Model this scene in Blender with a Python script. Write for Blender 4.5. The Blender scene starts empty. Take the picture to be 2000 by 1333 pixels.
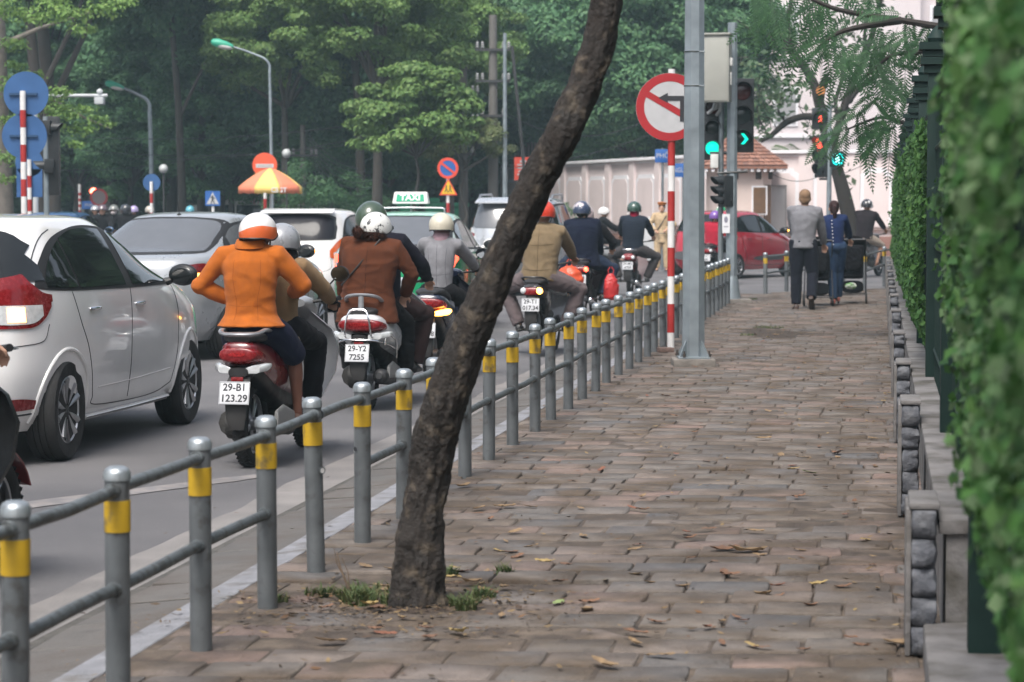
import bpy, bmesh, math, random
import numpy as np
from mathutils import Vector, Matrix, noise
from mathutils.bvhtree import BVHTree
R = math.radians
V = Vector
rnd = random.Random(7)
scene = bpy.context.scene
COL = scene.collection

# ---------------------------------------------------------------- camera
CAMZ = 1.48                      # above the pavement (z = 0); the road lies at -0.10
ROADZ = -0.10
PITCH = R(-3.13)
FPX = 4722.0                     # focal length in pixels of the 2000 px wide photograph (85 mm lens)
cam_d = bpy.data.cameras.new('camera')
cam = bpy.data.objects.new('camera', cam_d); COL.objects.link(cam)
cam.location = (0, 0, CAMZ); cam.rotation_euler = (R(90) + PITCH, 0, 0)
cam_d.lens = 85; cam_d.sensor_width = 36; cam_d.clip_start = 0.1; cam_d.clip_end = 800
cam_d.dof.use_dof = True; cam_d.dof.focus_distance = 15; cam_d.dof.aperture_fstop = 5.8
scene.camera = cam

# ---------------------------------------------------------------- light: overcast day
world = bpy.data.worlds.new('World'); scene.world = world; world.use_nodes = True
wn = world.node_tree.nodes; wl = world.node_tree.links
sky = wn.new('ShaderNodeTexSky'); sky.sky_type = 'NISHITA'; sky.sun_disc = False
sky.sun_elevation = R(58); sky.sun_rotation = R(200); sky.air_density = 1.0; sky.dust_density = 4.0; sky.ozone_density = 1.0
hs = wn.new('ShaderNodeHueSaturation'); hs.inputs['Saturation'].default_value = .5; wl.new(sky.outputs[0], hs.inputs['Color'])   # cloud cover greys the sky
bg = wn['Background']; wl.new(hs.outputs[0], bg.inputs[0]); bg.inputs[1].default_value = 0.12
sd = bpy.data.lights.new('sun', 'SUN'); sd.energy = 1.4; sd.angle = R(24); sd.color = (1, 0.95, 0.88)
sun = bpy.data.objects.new('sun', sd); COL.objects.link(sun)
sun.rotation_euler = (R(90 - 58), 0, R(180 - 200))
scene.view_settings.view_transform = 'Standard'; scene.view_settings.look = 'None'
scene.view_settings.exposure = 1.27; scene.view_settings.gamma = 1
scene.cycles.max_bounces = 6; scene.cycles.diffuse_bounces = 3; scene.cycles.glossy_bounces = 3
scene.cycles.transmission_bounces = 3; scene.cycles.transparent_max_bounces = 8; scene.cycles.volume_bounces = 0
scene.cycles.use_denoising = True
scene.cycles.sample_clamp_indirect = 4

def ray(px, py):
    v = V(((px - 1000) / FPX, -(py - 666.5) / FPX, -1))
    return Matrix.Rotation(R(90) + PITCH, 3, 'X') @ v
def pt(px, py, d):               # where a line of sight meets the distance d
    r = ray(px, py); return V((0, 0, CAMZ)) + r * (d / r.y)
def gx(px, d): return pt(px, 408, d).x
SA, CA = math.sin(R(8.48)), math.cos(R(8.48))
def S(s, o, z=0.0):              # street frame: s along the fence, o to its right
    return V((-2.25 + s * SA + o * CA, s * CA - o * SA, z))

# ---------------------------------------------------------------- mesh builder
class MB:
    def __init__(s): s.v = []; s.f = []; s.m = []
    def add(s, vs, fs, mi=0):
        b = len(s.v); s.v += [tuple(v) for v in vs]
        for f in fs: s.f.append(tuple(b + i for i in f)); s.m.append(mi)
        return s
    def box(s, c, sz, rot=None, mi=0):
        c = V(c); vs = []
        for i in (-1, 1):
            for j in (-1, 1):
                for k in (-1, 1):
                    p = V((i * sz[0] / 2, j * sz[1] / 2, k * sz[2] / 2))
                    if rot is not None: p = rot @ p
                    vs.append(c + p)
        return s.add(vs, [(0,1,3,2),(4,6,7,5),(0,4,5,1),(2,3,7,6),(0,2,6,4),(1,5,7,3)], mi)
    def loft(s, rings, cap=True, mi=0, closed=True):
        n = len(rings[0]); vs = [p for r in rings for p in r]; fs = []
        for i in range(len(rings) - 1):
            for j in range(n if closed else n - 1):
                k = (j + 1) % n
                fs.append((i*n + j, i*n + k, (i+1)*n + k, (i+1)*n + j))
        if cap and closed:
            fs.append(tuple(range(n - 1, -1, -1))); fs.append(tuple((len(rings)-1)*n + j for j in range(n)))
        return s.add(vs, fs, mi)
    def tube(s, path, rad, n=10, lat=None, rad2=None, cap=True, mi=0, round_ends=False):
        path = [V(p) for p in path]; N = len(path)
        if not hasattr(rad, '__len__'): rad = [rad] * N
        rad = list(rad)
        if rad2 is None: rad2 = rad
        elif not hasattr(rad2, '__len__'): rad2 = [rad2] * N
        rad2 = list(rad2)
        if round_ends:
            d0 = (path[0] - path[1]).normalized(); d1 = (path[-1] - path[-2]).normalized()
            a, b, ra, rb, qa, qb = path[0], path[-1], rad[0], rad[-1], rad2[0], rad2[-1]
            pre = [(a + d0 * min(ra, qa) * math.sin(t), math.cos(t)) for t in (1.45, 1.1, .7, .35)]
            post = [(b + d1 * min(rb, qb) * math.sin(t), math.cos(t)) for t in (.35, .7, 1.1, 1.45)]
            path = [p for p, _ in pre] + path + [p for p, _ in post]
            rad = [ra * k for _, k in pre] + rad + [rb * k for _, k in post]
            rad2 = [qa * k for _, k in pre] + rad2 + [qb * k for _, k in post]
            N = len(path)
        rings = []; prev = None
        for i in range(N):
            if i == 0: t = path[1] - path[0]
            elif i == N - 1: t = path[-1] - path[-2]
            else: t = (path[i+1] - path[i]).normalized() + (path[i] - path[i-1]).normalized()
            t.normalize()
            if lat is not None: u = V(lat) - t * t.dot(V(lat))
            elif prev is None:
                u = V((0, 0, 1)).cross(t)
                if u.length < .1: u = V((1, 0, 0)) - t * t.x
            else: u = prev - t * t.dot(prev)
            u.normalize(); prev = u; w = t.cross(u)
            rings.append([path[i] + u * math.cos(a) * rad[i] + w * math.sin(a) * rad2[i] for a in [2*math.pi*k/n for k in range(n)]])
        return s.loft(rings, cap, mi)
    def lathe(s, prof, n=24, M=None, mi=0):       # prof (r, z) around z
        M = M or Matrix.Identity(4); rings = []
        for r, z in prof:
            rings.append([M @ V((r*math.cos(2*math.pi*k/n), r*math.sin(2*math.pi*k/n), z)) for k in range(n)])
        return s.loft(rings, True, mi)
    def ell(s, c, r, n=16, m=10, rot=None, mi=0):
        c = V(c); rings = []
        for i in range(m + 1):
            a = math.pi * (i + .001) / (m + .002) - math.pi / 2; ring = []
            for k in range(n):
                b = 2 * math.pi * k / n
                p = V((r[0]*math.cos(a)*math.cos(b), r[1]*math.cos(a)*math.sin(b), r[2]*math.sin(a)))
                if rot is not None: p = rot @ p
                ring.append(c + p)
            rings.append(ring)
        return s.loft(rings, True, mi)
    def prism(s, poly, z0, z1, M=None, mi=0):     # poly (x, y) extruded along z, then M
        M = M or Matrix.Identity(4); n = len(poly)
        vs = [M @ V((x, y, z0)) for x, y in poly] + [M @ V((x, y, z1)) for x, y in poly]
        fs = [tuple(range(n - 1, -1, -1)), tuple(range(n, 2 * n))]
        for i in range(n): fs.append((i, (i+1) % n, n + (i+1) % n, n + i))
        return s.add(vs, fs, mi)
    def mesh(s, name='m'):
        me = bpy.data.meshes.new(name); me.from_pydata(s.v, [], s.f); return me
    def build(s, name, mats=None, parent=None, bevel=0, seg=2, sharp=38, loc=None, fix=True):
        me = s.mesh(name)
        if fix or bevel:
            bm = bmesh.new(); bm.from_mesh(me)
            for f, m in zip(bm.faces, s.m): f.material_index = m; f.smooth = True
            if fix: bmesh.ops.recalc_face_normals(bm, faces=bm.faces)
            if bevel:
                es = [e for e in bm.edges if len(e.link_faces) == 2 and e.calc_face_angle(0) > R(30)]
                bmesh.ops.bevel(bm, geom=es, offset=bevel, segments=seg, affect='EDGES', profile=.6, clamp_overlap=True)
            for e in bm.edges:
                if len(e.link_faces) == 2 and e.calc_face_angle(0) > R(sharp): e.smooth = False
            for f in bm.faces: f.smooth = True
            bm.to_mesh(me); bm.free()
        return link(me, name, mats, parent, loc)
def link(me, name, mats=None, parent=None, loc=None):
    if mats is not None:
        for m in (mats if isinstance(mats, (list, tuple)) else [mats]): me.materials.append(m)
    o = bpy.data.objects.new(name, me); COL.objects.link(o)
    if parent is not None: o.parent = parent
    if loc is not None: o.location = loc
    return o
def tag(o, label=None, cat=None, group=None, kind=None):
    for k, v in (('label', label), ('category', cat), ('group', group), ('kind', kind)):
        if v: o[k] = v
    return o
def struct(o): o['kind'] = 'structure'; return o
def thing(name, label, cat, loc=(0,0,0), rz=0, group=None, scale=1):
    o = bpy.data.objects.new(name, None); COL.objects.link(o); o.empty_display_size = .2
    o.location = loc; o.rotation_euler = (0, 0, rz); o.scale = (scale,)*3
    return tag(o, label, cat, group)
def dup(o, loc, rz=0, label=None, group=None, scale=None):
    def rec(a, par):
        c = a.copy(); COL.objects.link(c)
        if par is not None: c.parent = par
        for ch in [x for x in COL.objects if x.parent == a]: rec(ch, c)
        return c
    c = rec(o, None); c.location = loc; c.rotation_euler = (0, 0, rz)
    if scale: c.scale = scale if hasattr(scale, '__len__') else (scale,)*3
    tag(c, label, None, group); return c
def text(name, body, size, mat, parent, M, ext=.002, align='CENTER', sx=1.0, bold=0.0):
    cu = bpy.data.curves.new(name, 'FONT'); cu.body = body; cu.size = size; cu.extrude = ext; cu.offset = bold
    cu.align_x = align; cu.align_y = 'CENTER'; cu.resolution_u = 3
    o = bpy.data.objects.new('t', cu); COL.objects.link(o)
    bpy.context.view_layer.update()
    me = bpy.data.meshes.new_from_object(o.evaluated_get(bpy.context.evaluated_depsgraph_get()))
    bpy.data.objects.remove(o); bpy.data.curves.remove(cu)
    me.transform(M @ Matrix.Diagonal((sx, 1, 1, 1))); me.materials.clear()
    return link(me, name, mat, parent)
def lerp(a, b, t): return a + (b - a) * t
def interp(ctrl, x):
    if x <= ctrl[0][0]: return ctrl[0][1:]
    for a, b in zip(ctrl, ctrl[1:]):
        if x <= b[0]:
            t = (x - a[0]) / max(1e-9, b[0] - a[0]); return [lerp(p, q, t) for p, q in zip(a[1:], b[1:])]
    return ctrl[-1][1:]
def smoothpath(pts, n):          # Catmull-Rom through tuples of any length
    P = [np.array(p, float) for p in pts]; P = [2*P[0]-P[1]] + P + [2*P[-1]-P[-2]]; out = []
    for i in range(1, len(P) - 2):
        for k in range(n):
            t = k / n
            out.append(.5*((2*P[i]) + (-P[i-1]+P[i+1])*t + (2*P[i-1]-5*P[i]+4*P[i+1]-P[i+2])*t*t + (-P[i-1]+3*P[i]-3*P[i+1]+P[i+2])*t**3))
    out.append(P[-2]); return out

# ---------------------------------------------------------------- materials
MATS = {}
def pmat(name, col, rough=.6, metal=0, var=.12, ns=9, bump=0, bs=40, coat=0, spec=.5, emit=None, es=1, island=None, sheen=0, col2=None, mixs=3, mixlo=.45, mixhi=.6, transl=0, coord='Object'):
    if name in MATS: return MATS[name]
    m = bpy.data.materials.new(name); m.use_nodes = True; MATS[name] = m
    N = m.node_tree.nodes; L = m.node_tree.links; b = N['Principled BSDF']
    tc = N.new('ShaderNodeTexCoord')
    def noi(sc, det=4):
        t = N.new('ShaderNodeTexNoise'); t.inputs['Scale'].default_value = sc; t.inputs['Detail'].default_value = det
        L.new(tc.outputs[coord], t.inputs['Vector']); return t
    def mix(a, bb, fac):
        x = N.new('ShaderNodeMix'); x.data_type = 'RGBA'
        for sck, val in ((x.inputs[6], a), (x.inputs[7], bb)):
            if hasattr(val, 'is_linked'): L.new(val, sck)
            else: sck.default_value = (*val, 1)
        if hasattr(fac, 'is_linked'): L.new(fac, x.inputs[0])
        else: x.inputs[0].default_value = fac
        return x.outputs[2]
    base = tuple(col)
    if island:                                  # a list of colours, one per loose piece
        g = N.new('ShaderNodeNewGeometry'); cr = N.new('ShaderNodeValToRGB'); L.new(g.outputs['Random Per Island'], cr.inputs[0])
        els = cr.color_ramp.elements
        for i, c in enumerate(island):
            p = i / max(1, len(island) - 1)
            e = els[i] if i < 2 else els.new(p)
            e.position = p; e.color = (*c, 1)
        base = cr.outputs[0]
    if col2 is not None:
        t = noi(mixs, 6); mr = N.new('ShaderNodeMapRange'); L.new(t.outputs[0], mr.inputs[0])
        mr.inputs[1].default_value = mixlo; mr.inputs[2].default_value = mixhi
        base = mix(base, tuple(col2), mr.outputs[0])
    if var:
        t = noi(ns); mr = N.new('ShaderNodeMapRange'); L.new(t.outputs[0], mr.inputs[0])
        mr.inputs[1].default_value = .3; mr.inputs[2].default_value = .7; mr.inputs[3].default_value = 1 - var; mr.inputs[4].default_value = 1 + var
        h = N.new('ShaderNodeHueSaturation'); L.new(mr.outputs[0], h.inputs['Value'])
        if hasattr(base, 'is_linked'): L.new(base, h.inputs['Color'])
        else: h.inputs['Color'].default_value = (*base, 1)
        base = h.outputs[0]
        mr2 = N.new('ShaderNodeMapRange'); L.new(t.outputs[0], mr2.inputs[0]); mr2.inputs[1].default_value = .3; mr2.inputs[2].default_value = .7
        mr2.inputs[3].default_value = max(0, rough - var * .6); mr2.inputs[4].default_value = min(1, rough + var * .6)
        L.new(mr2.outputs[0], b.inputs['Roughness'])
    else: b.inputs['Roughness'].default_value = rough
    if hasattr(base, 'is_linked'): L.new(base, b.inputs['Base Color'])
    else: b.inputs['Base Color'].default_value = (*base, 1)
    b.inputs['Metallic'].default_value = metal; b.inputs['Coat Weight'].default_value = coat; b.inputs['Coat Roughness'].default_value = .04
    b.inputs['Specular IOR Level'].default_value = spec; b.inputs['Sheen Weight'].default_value = sheen
    if bump:
        t = noi(bs, 5); bp = N.new('ShaderNodeBump'); bp.inputs['Strength'].default_value = bump; bp.inputs['Distance'].default_value = .01
        L.new(t.outputs[0], bp.inputs['Height']); L.new(bp.outputs[0], b.inputs['Normal'])
    if emit: b.inputs['Emission Color'].default_value = (*emit, 1); b.inputs['Emission Strength'].default_value = es
    if transl:
        tr = N.new('ShaderNodeBsdfTranslucent'); ms = N.new('ShaderNodeMixShader'); ms.inputs[0].default_value = transl
        if hasattr(base, 'is_linked'): L.new(base, tr.inputs[0])
        else: tr.inputs[0].default_value = (*base, 1)
        L.new(b.outputs[0], ms.inputs[1]); L.new(tr.outputs[0], ms.inputs[2]); L.new(ms.outputs[0], N['Material Output'].inputs[0])
    return m
def cloth(name, col, bump=.35, bs=240, rough=.9, var=.14): return pmat(name, col, rough, 0, var, 14, bump, bs, spec=.12, sheen=.02 if sum(col) < .3 else .08)
def paint(name, col, rough=.28, coat=.8, metal=0): return pmat(name, col, rough, metal, .05, 3, coat=coat)
GLASS = pmat('dark glass', (.010,.012,.013), .04, 0, 0, spec=.5)
GLASSD = pmat('low-reflection glass', (.012,.012,.016), .10, 0, 0, spec=.16)  # sky reflection turned down in the material so the window stays dark
RUBBER = pmat('tyre rubber', (.013,.013,.0135), .85, 0, .25, 12, .3, 60)
BLACKP = pmat('black plastic', (.009,.009,.010), .45, 0, .2, 14, .15, 120)
CHROME = pmat('chrome', (.75,.76,.78), .15, 1, .1, 20)
ALLOY = pmat('alloy', (.45,.46,.48), .35, .9, .15, 12)
STEELG = pmat('galvanised steel', (.21,.235,.25), .45, .55, .14, 9, .12, 90, col2=(.2,.225,.24), mixs=14)
ENGINE = pmat('engine metal', (.05,.048,.046), .6, .4, .3, 18, .3, 60)
WHITEP = pmat('white paint', (.66,.65,.64), .45, 0, .10, 7)
REDP = pmat('red paint', (.34,.02,.018), .5, 0, .12, 6)
REDLENS = pmat('red lens', (.17,.004,.006), .25, 0, .2, 40, coat=.25)
CLEARLENS = pmat('clear lens', (.6,.62,.63), .15, .2, .15, 30, coat=1)
AMBERON = pmat('amber lamp lit', (.9,.35,.05), .2, 0, 0, emit=(1,.42,.06), es=6)
REDON = pmat('red lamp lit', (.9,.05,.02), .2, 0, 0, emit=(1,.06,.03), es=5)
REDGLOW = pmat('brake lamp lit', (.8,.05,.03), .2, 0, 0, emit=(1,.10,.05), es=1.6)
SKIN = pmat('skin', (.46,.27,.19), .55, 0, .08, 20, .1, 150, spec=.35)
SKIND = pmat('tanned skin', (.30,.165,.11), .55, 0, .08, 20, .1, 150, spec=.35)
BLACKINK = pmat('black ink', (.02,.02,.025), .6, 0, 0)
# ---------------------------------------------------------------- the ground
def poly_sheet(name, pts, mat, z=None):
    me = bpy.data.meshes.new(name)
    me.from_pydata([(p[0], p[1], p[2] if z is None else z) for p in pts], [], [tuple(range(len(pts)))])
    return struct(link(me, name, mat))
asphalt = pmat('asphalt', (.098,.096,.102), .82, 0, .16, 60, .8, 260, col2=(.145,.14,.144), mixs=.55, mixlo=.38, mixhi=.62, coord='Object')
poly_sheet('ground', [(-400,-60),(400,-60),(400,600),(-400,600)], pmat('bare earth', (.09,.075,.06), .95, 0, .2, 2), -.16)
poly_sheet('road', [(-70,-20),(70,-20),(70,110),(-70,110)], asphalt, ROADZ)
dirt = pmat('dusty earth', (.060,.045,.035), .97, 0, .3, 8, .8, 60, col2=(.10,.078,.06), mixs=4)
# pavement: a sheet of earth under single stones
corner = [S(-6,-.22), S(42.6,-.22), S(43.4, .6), S(44.2,2.2), S(47.5, 3.6), S(50, 5.2), S(50,9), S(-6,9)]
mb = MB(); mb.prism([(p.x, p.y) for p in corner], -.3, -.0085)
struct(mb.build('pavement_bed', dirt))
stone = pmat('paving stone', (.2,.17,.15), .88, 0, .20, 11, .8, 55,
    island=[(.134,.115,.102),(.156,.121,.104),(.122,.110,.102),(.141,.121,.105),(.172,.119,.101),(.127,.112,.099),(.090,.087,.089),(.147,.123,.106)], col2=(.076,.057,.042), mixs=2.6, mixlo=.40, mixhi=.62)
def inside(p):
    if (p - V((gx(820,9)+.03, 9.05, 0))).length < 1: 
        q = p - V((gx(825,9), 9.1, 0))
        if -.42 < q.x < .36 and -.32 < q.y < .42: return False        # the tree pit
    q = p - pt(1500, 650, 0.001+ (CAMZ*FPX/242)) ; q.z = 0
    if abs(q.x + .12*math.sin(q.y*2.5)) < .30 - .12*abs(q.y) and abs(q.y) < 1.3: return False                # the broken patch
    return True
mb = MB(); r_ = random.Random(3); y = 5.6; row = 0; EDGE_J = .006
while y < 50.5:
    x = -.19 - (row % 2) * .155 + r_.uniform(-.03, .03); h = .246
    while x < 6.3 - .0*y:
        w = .31 + r_.uniform(-.015, .015)
        if r_.random() < .07: w *= .55
        o0, o1 = max(x, -.19), min(x + w, 6.4)
        if o1 - o0 > .05:
            g = .003 + r_.random() * .005
            yy = y + r_.uniform(-.006, .006)
            # rows run level across the view, joints along the street
            cs = []
            for (o, dy) in ((o0+g, g), (o1-g, g), (o1-g, h-g), (o0+g, h-g)):
                Y = yy + dy; X = -2.25 + Y * SA / CA + o / CA + r_.uniform(-.003,.003); Yw = Y + (X + .3) * (-.03 + .02*math.sin(y*.7))
                cs.append(V((X, Yw, 0)))
            c = sum(cs, V()) / 4
            lim = (c.y < 42.2 + (c.x - 3.9) * .9) if c.x < 8 else c.y < 49
            if inside(c) and lim and c.x < -2.25 + c.y*SA/CA + 5:
                dz = r_.gauss(0, .0026) - (.014 if r_.random() < .05 else 0)
                tx, ty = r_.gauss(0, .012), r_.gauss(0, .013)
                und = .012 * noise.noise(c * .55)
                c8 = []
                for q_ in range(4):
                    a_, b_ = cs[q_], cs[(q_+1)%4]; ch = r_.uniform(.02,.10) if r_.random() < .25 else .03
                    inw = (c-(a_)).normalized()*(.012 if r_.random() < .12 else .002)
                    c8 += [a_+inw, lerp(a_,b_,ch+.02)+V((r_.gauss(0,.0015),r_.gauss(0,.0015),0)), lerp(a_,b_,.5)+V((r_.gauss(0,.003),r_.gauss(0,.003),0)), lerp(a_,b_,.93)+V((r_.gauss(0,.0015),r_.gauss(0,.0015),0))]
                cs = c8
                top = [V((p.x, p.y, dz + und + (p.x-c.x)*tx + (p.y-c.y)*ty + r_.gauss(0,.0006))) for p in cs]
                ins = [t + (c - t) * .035 + V((0,0,0)) for t in top]
                for q, t in zip(ins, top): q.z = t.z
                low = [V((t.x, t.y, t.z - .006)) for t in top]; bot = [V((t.x, t.y, -.05)) for t in top]
                b = [*ins, *low, *bot]; nn_ = len(cs); fs = [tuple(range(nn_))]
                for k in range(2):
                    for j in range(nn_):
                        fs.append((k*nn_+j, k*nn_+nn_+j, k*nn_+nn_+(j+1)%nn_, k*nn_+(j+1)%nn_))
                mb.add(b, fs)
        x += w
    y += h; row += 1
struct(mb.build('pavement', stone, fix=True, sharp=60))
# kerb stones, gutter slabs, the concrete edge of the road
kerbm = pmat('kerb concrete', (.19,.193,.21), .85, 0, .2, 9, .6, 70, col2=(.12,.115,.112), mixs=6, mixlo=.5, mixhi=.68)
slabm = pmat('gutter slab', (.19,.185,.18), .88, 0, .2, 4, .5, 60, island=[(.10,.095,.09),(.12,.112,.105),(.088,.084,.081),(.11,.102,.096)], col2=(.075,.066,.06), mixs=4, mixlo=.42, mixhi=.66)
def strip(name, mat, s0, s1, step, oz, gap=.004, jit=.004, thick=.12):
    if name == 'gutter': gap, jit = .011, .008
    mb = MB(); s = s0
    while s < s1:
        e = min(s + step, s1); j = [r_.uniform(-jit, jit) for _ in range(4)]
        top = [S(s+gap, oz[0][0], oz[0][1]+j[0]), S(s+gap, oz[1][0], oz[1][1]+j[1]), S(e-gap, oz[1][0], oz[1][1]+j[2]), S(e-gap, oz[0][0], oz[0][1]+j[3])]
        bot = [t - V((0,0,thick)) for t in top]
        mb.add(top + bot, [(0,1,2,3),(7,6,5,4),(0,4,5,1),(1,5,6,2),(2,6,7,3),(3,7,4,0)]); s = e
    return struct(mb.build(name, mat, fix=True, bevel=.004, seg=1))
strip('kerb', kerbm, 4, 42.6, 1.0, ((-.335,-.012),(-.20,-.004)), .003, .0015, .2)
strip('gutter', slabm, 4, 42.6, .5, ((-.735,-.082),(-.34,-.05)), .006, .005)
struct(strip('gutter_joint', pmat('dark grit', (.07,.066,.06), .95, 0, .3, 12, .9, 60), 4, 42.6, 6, ((-.80,-.094),(-.737,-.090)), 0, .001))
mb = MB()      # ragged light concrete apron
lft = []; rgt = []
for i in range(240):
    s = 4 + i * 38.6 / 239
    lft.append(S(s, -1.08 + .035*noise.noise(V((s*1.7,0,0))) + .012*noise.noise(V((s*9,3,0))), ROADZ + .004)); rgt.append(S(s, -.79, ROADZ + .007))
mb.add(lft + rgt, [(i, i+1, 241+i, 240+i) for i in range(239)])
struct(mb.build('road_edge', pmat('concrete apron', (.19,.178,.172), .88, 0, .16, 6, .5, 80, col2=(.14,.132,.13), mixs=3, mixlo=.45, mixhi=.65)))
# brownish concrete patch across the lane, seen behind the first post
patchm = pmat('brownish patch concrete', (.19,.175,.17), .8, 0, .2, 6, col2=(.15,.145,.15), mixs=9)
for (a, b) in (((10.9,-3.2),(14.2,-1.35)),):
    mb = MB(); n = 30; L_, R_ = [], []
    for i in range(n):
        t = i/(n-1); p = S(lerp(a[0], b[0], t), lerp(a[1], b[1], t), ROADZ+.004); w = .16*(1-t*.5) + .02*noise.noise(V((t*20,1,0)))
        L_.append(p + V((-w/2,w,0))); R_.append(p + V((w/2,-w,0)))
    mb.add(L_+R_, [(i,i+1,n+i+1,n+i) for i in range(n-1)]); struct(mb.build('concrete_patch', patchm))
# the far pavement in front of the perimeter wall
farp = pmat('red-brown pavers', (.19,.12,.10), .9, 0, .15, 4)
mb = MB(); A = pt(1000,408,86); 
pf = [V((gx(1000,82),82,0)), V((gx(1360,66.5),66.5,0)), V((gx(1800,66.5),66.5,0)), V((gx(2100,66.5),66.5,0)), V((gx(2100,90),90,0)), V((gx(1000,110),110,0))]
mb.prism([(p.x,p.y) for p in pf], -.3, .02); struct(mb.build('far_pavement', farp))
# far side park ground under the trees
mb = MB(); pf = [(-60,80),(-20,88),(gx(900,96),96),(gx(1000,108),108),(60,112),(60,300),(-120,300),(-120,80)]
mb.prism(pf, -.3, .03); struct(mb.build('park_ground', pmat('park earth', (.05,.055,.035), .95, 0, .3, .5)))
# the park strip left of the avenue
mb = MB(); mb.prism([(gx(-60,58),57),(gx(60,60),58),(gx(60,70),75),(-40,80),(-60,60)], -.3, .03); struct(mb.build('traffic_island', farp))

# fallen leaves: every leaf an object
leafm = [pmat('dry tan leaf', (.22,.15,.085), .8, 0, .25, 60, transl=.15), pmat('yellow leaf', (.33,.24,.10), .75, 0, .2, 60, transl=.15),
         pmat('brown leaf', (.14,.075,.045), .8, 0, .3, 60), pmat('red-brown leaf', (.16,.065,.038), .75, 0, .2, 60), pmat('green leaf', (.2,.26,.1), .7, 0, .2, 60)]
def leaf_mesh(k, curl, wid):
    n = 9; vs = []; fs = []
    for i in range(n):
        t = i/(n-1); w = wid * math.sin(math.pi * min(1, t*.93+.05))**.8 * (1 - .25*t)
        for j in (-2,-1,0,1,2):
            u = j/2; z = curl*(abs(u)**1.5)*w*.75 + curl*.10*(t-.5)**2 + .010*noise.noise(V((t*5+k*7, u*2, 0))) + .004
            vs.append((u*w*(1+.15*noise.noise(V((t*9, u*3, k)))), (t-.5)*.11, max(.001, z)))
    for i in range(n-1):
        for j in range(4): a=i*5+j; fs.append((a,a+1,a+6,a+5))
    me = bpy.data.meshes.new('fallen_leaf'); me.from_pydata(vs, [], fs)
    for p in me.polygons: p.use_smooth = True
    return me
words = ['dry tan fallen leaf', 'yellow fallen leaf', 'dark brown fallen leaf', 'red-brown fallen leaf', 'greenish fallen leaf']
LM = {}
for mi in range(5):
    for k in range(3):
        me = leaf_mesh(mi*3+k, (.05,.30,.5)[k], (.020,.027,.023)[k]); me.materials.append(leafm[mi]); LM[mi,k] = me
def fallen(px, py, mi, k, sc=1.0, rz=None):
    d = CAMZ*FPX/(py-408); p = pt(px, py, d); p.z = .006
    o = bpy.data.objects.new('fallen_leaf', LM[mi,k]); COL.objects.link(o); o.location = p
    o.rotation_euler = (r_.uniform(-.15,.15), r_.uniform(-.15,.15), rz if rz is not None else r_.uniform(0,6.28)); o.scale = (sc,)*3
    zone = 'on the near paving' if py > 1000 else 'on the middle stretch of paving' if py > 780 else 'on the far paving'
    tag(o, words[mi] + ' lying loose ' + zone, 'fallen leaf', words[mi].replace('leaf','leaves') + ' ' + zone)
for a in [(1490,860,0,1,1.1),(1500,805,0,0,1),(1470,805,2,0,1),(1125,945,2,0,.9),(905,955,0,2,1.1),(1035,995,0,1,.7),(1135,997,0,0,.6),(985,995,0,1,1.1),(935,998,0,1,.8),
          (1320,890,3,0,.9),(1175,922,3,1,.9),(1550,920,1,1,.8),(1580,927,4,1,.8),(1635,890,2,2,1.2),(1525,893,0,1,.9),(1570,897,0,0,.9),(1690,1060,1,0,1),
          (1460,1085,0,2,1.7),(1415,1082,2,2,1.3),(1065,1105,1,2,.9),(1005,1045,0,1,.8),(1010,1095,2,1,.8),(1140,1052,0,0,.9),(1090,1185,4,0,.9),(1145,1200,0,1,1),(1150,1185,2,2,.8),
          (1240,1245,2,1,.9),(1470,1270,1,0,.8),(1415,1125,2,0,1.1),(1425,1130,2,2,.8),(1490,1170,0,2,1),(1240,1130,0,1,.9),(1240,1078,0,0,.8),(895,1245,1,2,1.1),(645,1263,0,1,1.1),
          (1770,1270,0,1,1.5),(1660,1255,2,1,.6),(1760,955,3,1,.8),(1650,1010,3,0,.8),(1340,1045,3,1,.7),(1475,1043,0,1,.8),(1375,745,4,0,.7),(1420,830,0,0,.8),(1735,770,1,0,.8),
          (1725,785,1,0,.9),(1600,875,2,0,.7),(1710,915,0,0,.8),(1705,860,0,1,.9),(1300,795,2,0,.8),(1555,975,2,0,.7),(1380,905,2,0,.8),(1290,1290,0,0,1),(1180,1310,0,2,1.1),(980,1210,0,0,.7),
          (720,1190,1,2,1),(735,1197,2,1,1),(900,1125,3,1,.8),(880,1135,1,1,.9),(945,1160,1,1,.8),(985,1155,0,1,.9),(965,1165,3,1,.7),(920,1145,0,2,1.1),(745,1155,0,2,.9),(760,1160,0,1,.8),(1645,785,2,0,.6),
          (1510,760,0,0,.7),(1430,700,0,0,.7),(1560,720,2,0,.8),(1640,740,2,0,.7),(1690,700,0,0,.7),(1500,660,1,1,.9),(1515,655,0,1,.9),(1490,668,3,1,.8),(1475,655,2,2,.9)]: fallen(*a)
for _ in range(95):
    py_ = 640 + 640*r_.random()**1.1; d_ = CAMZ*FPX/(py_-408); lo_ = (-2.25+.1491*d_)+.12; hi_ = .05+.1525*d_; x_ = lo_+(hi_-lo_)*r_.random()
    fallen(1000+FPX*x_/d_, py_, r_.choice((0,0,2,2,2,3,1)), r_.randrange(3), r_.uniform(.4,.8))
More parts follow.
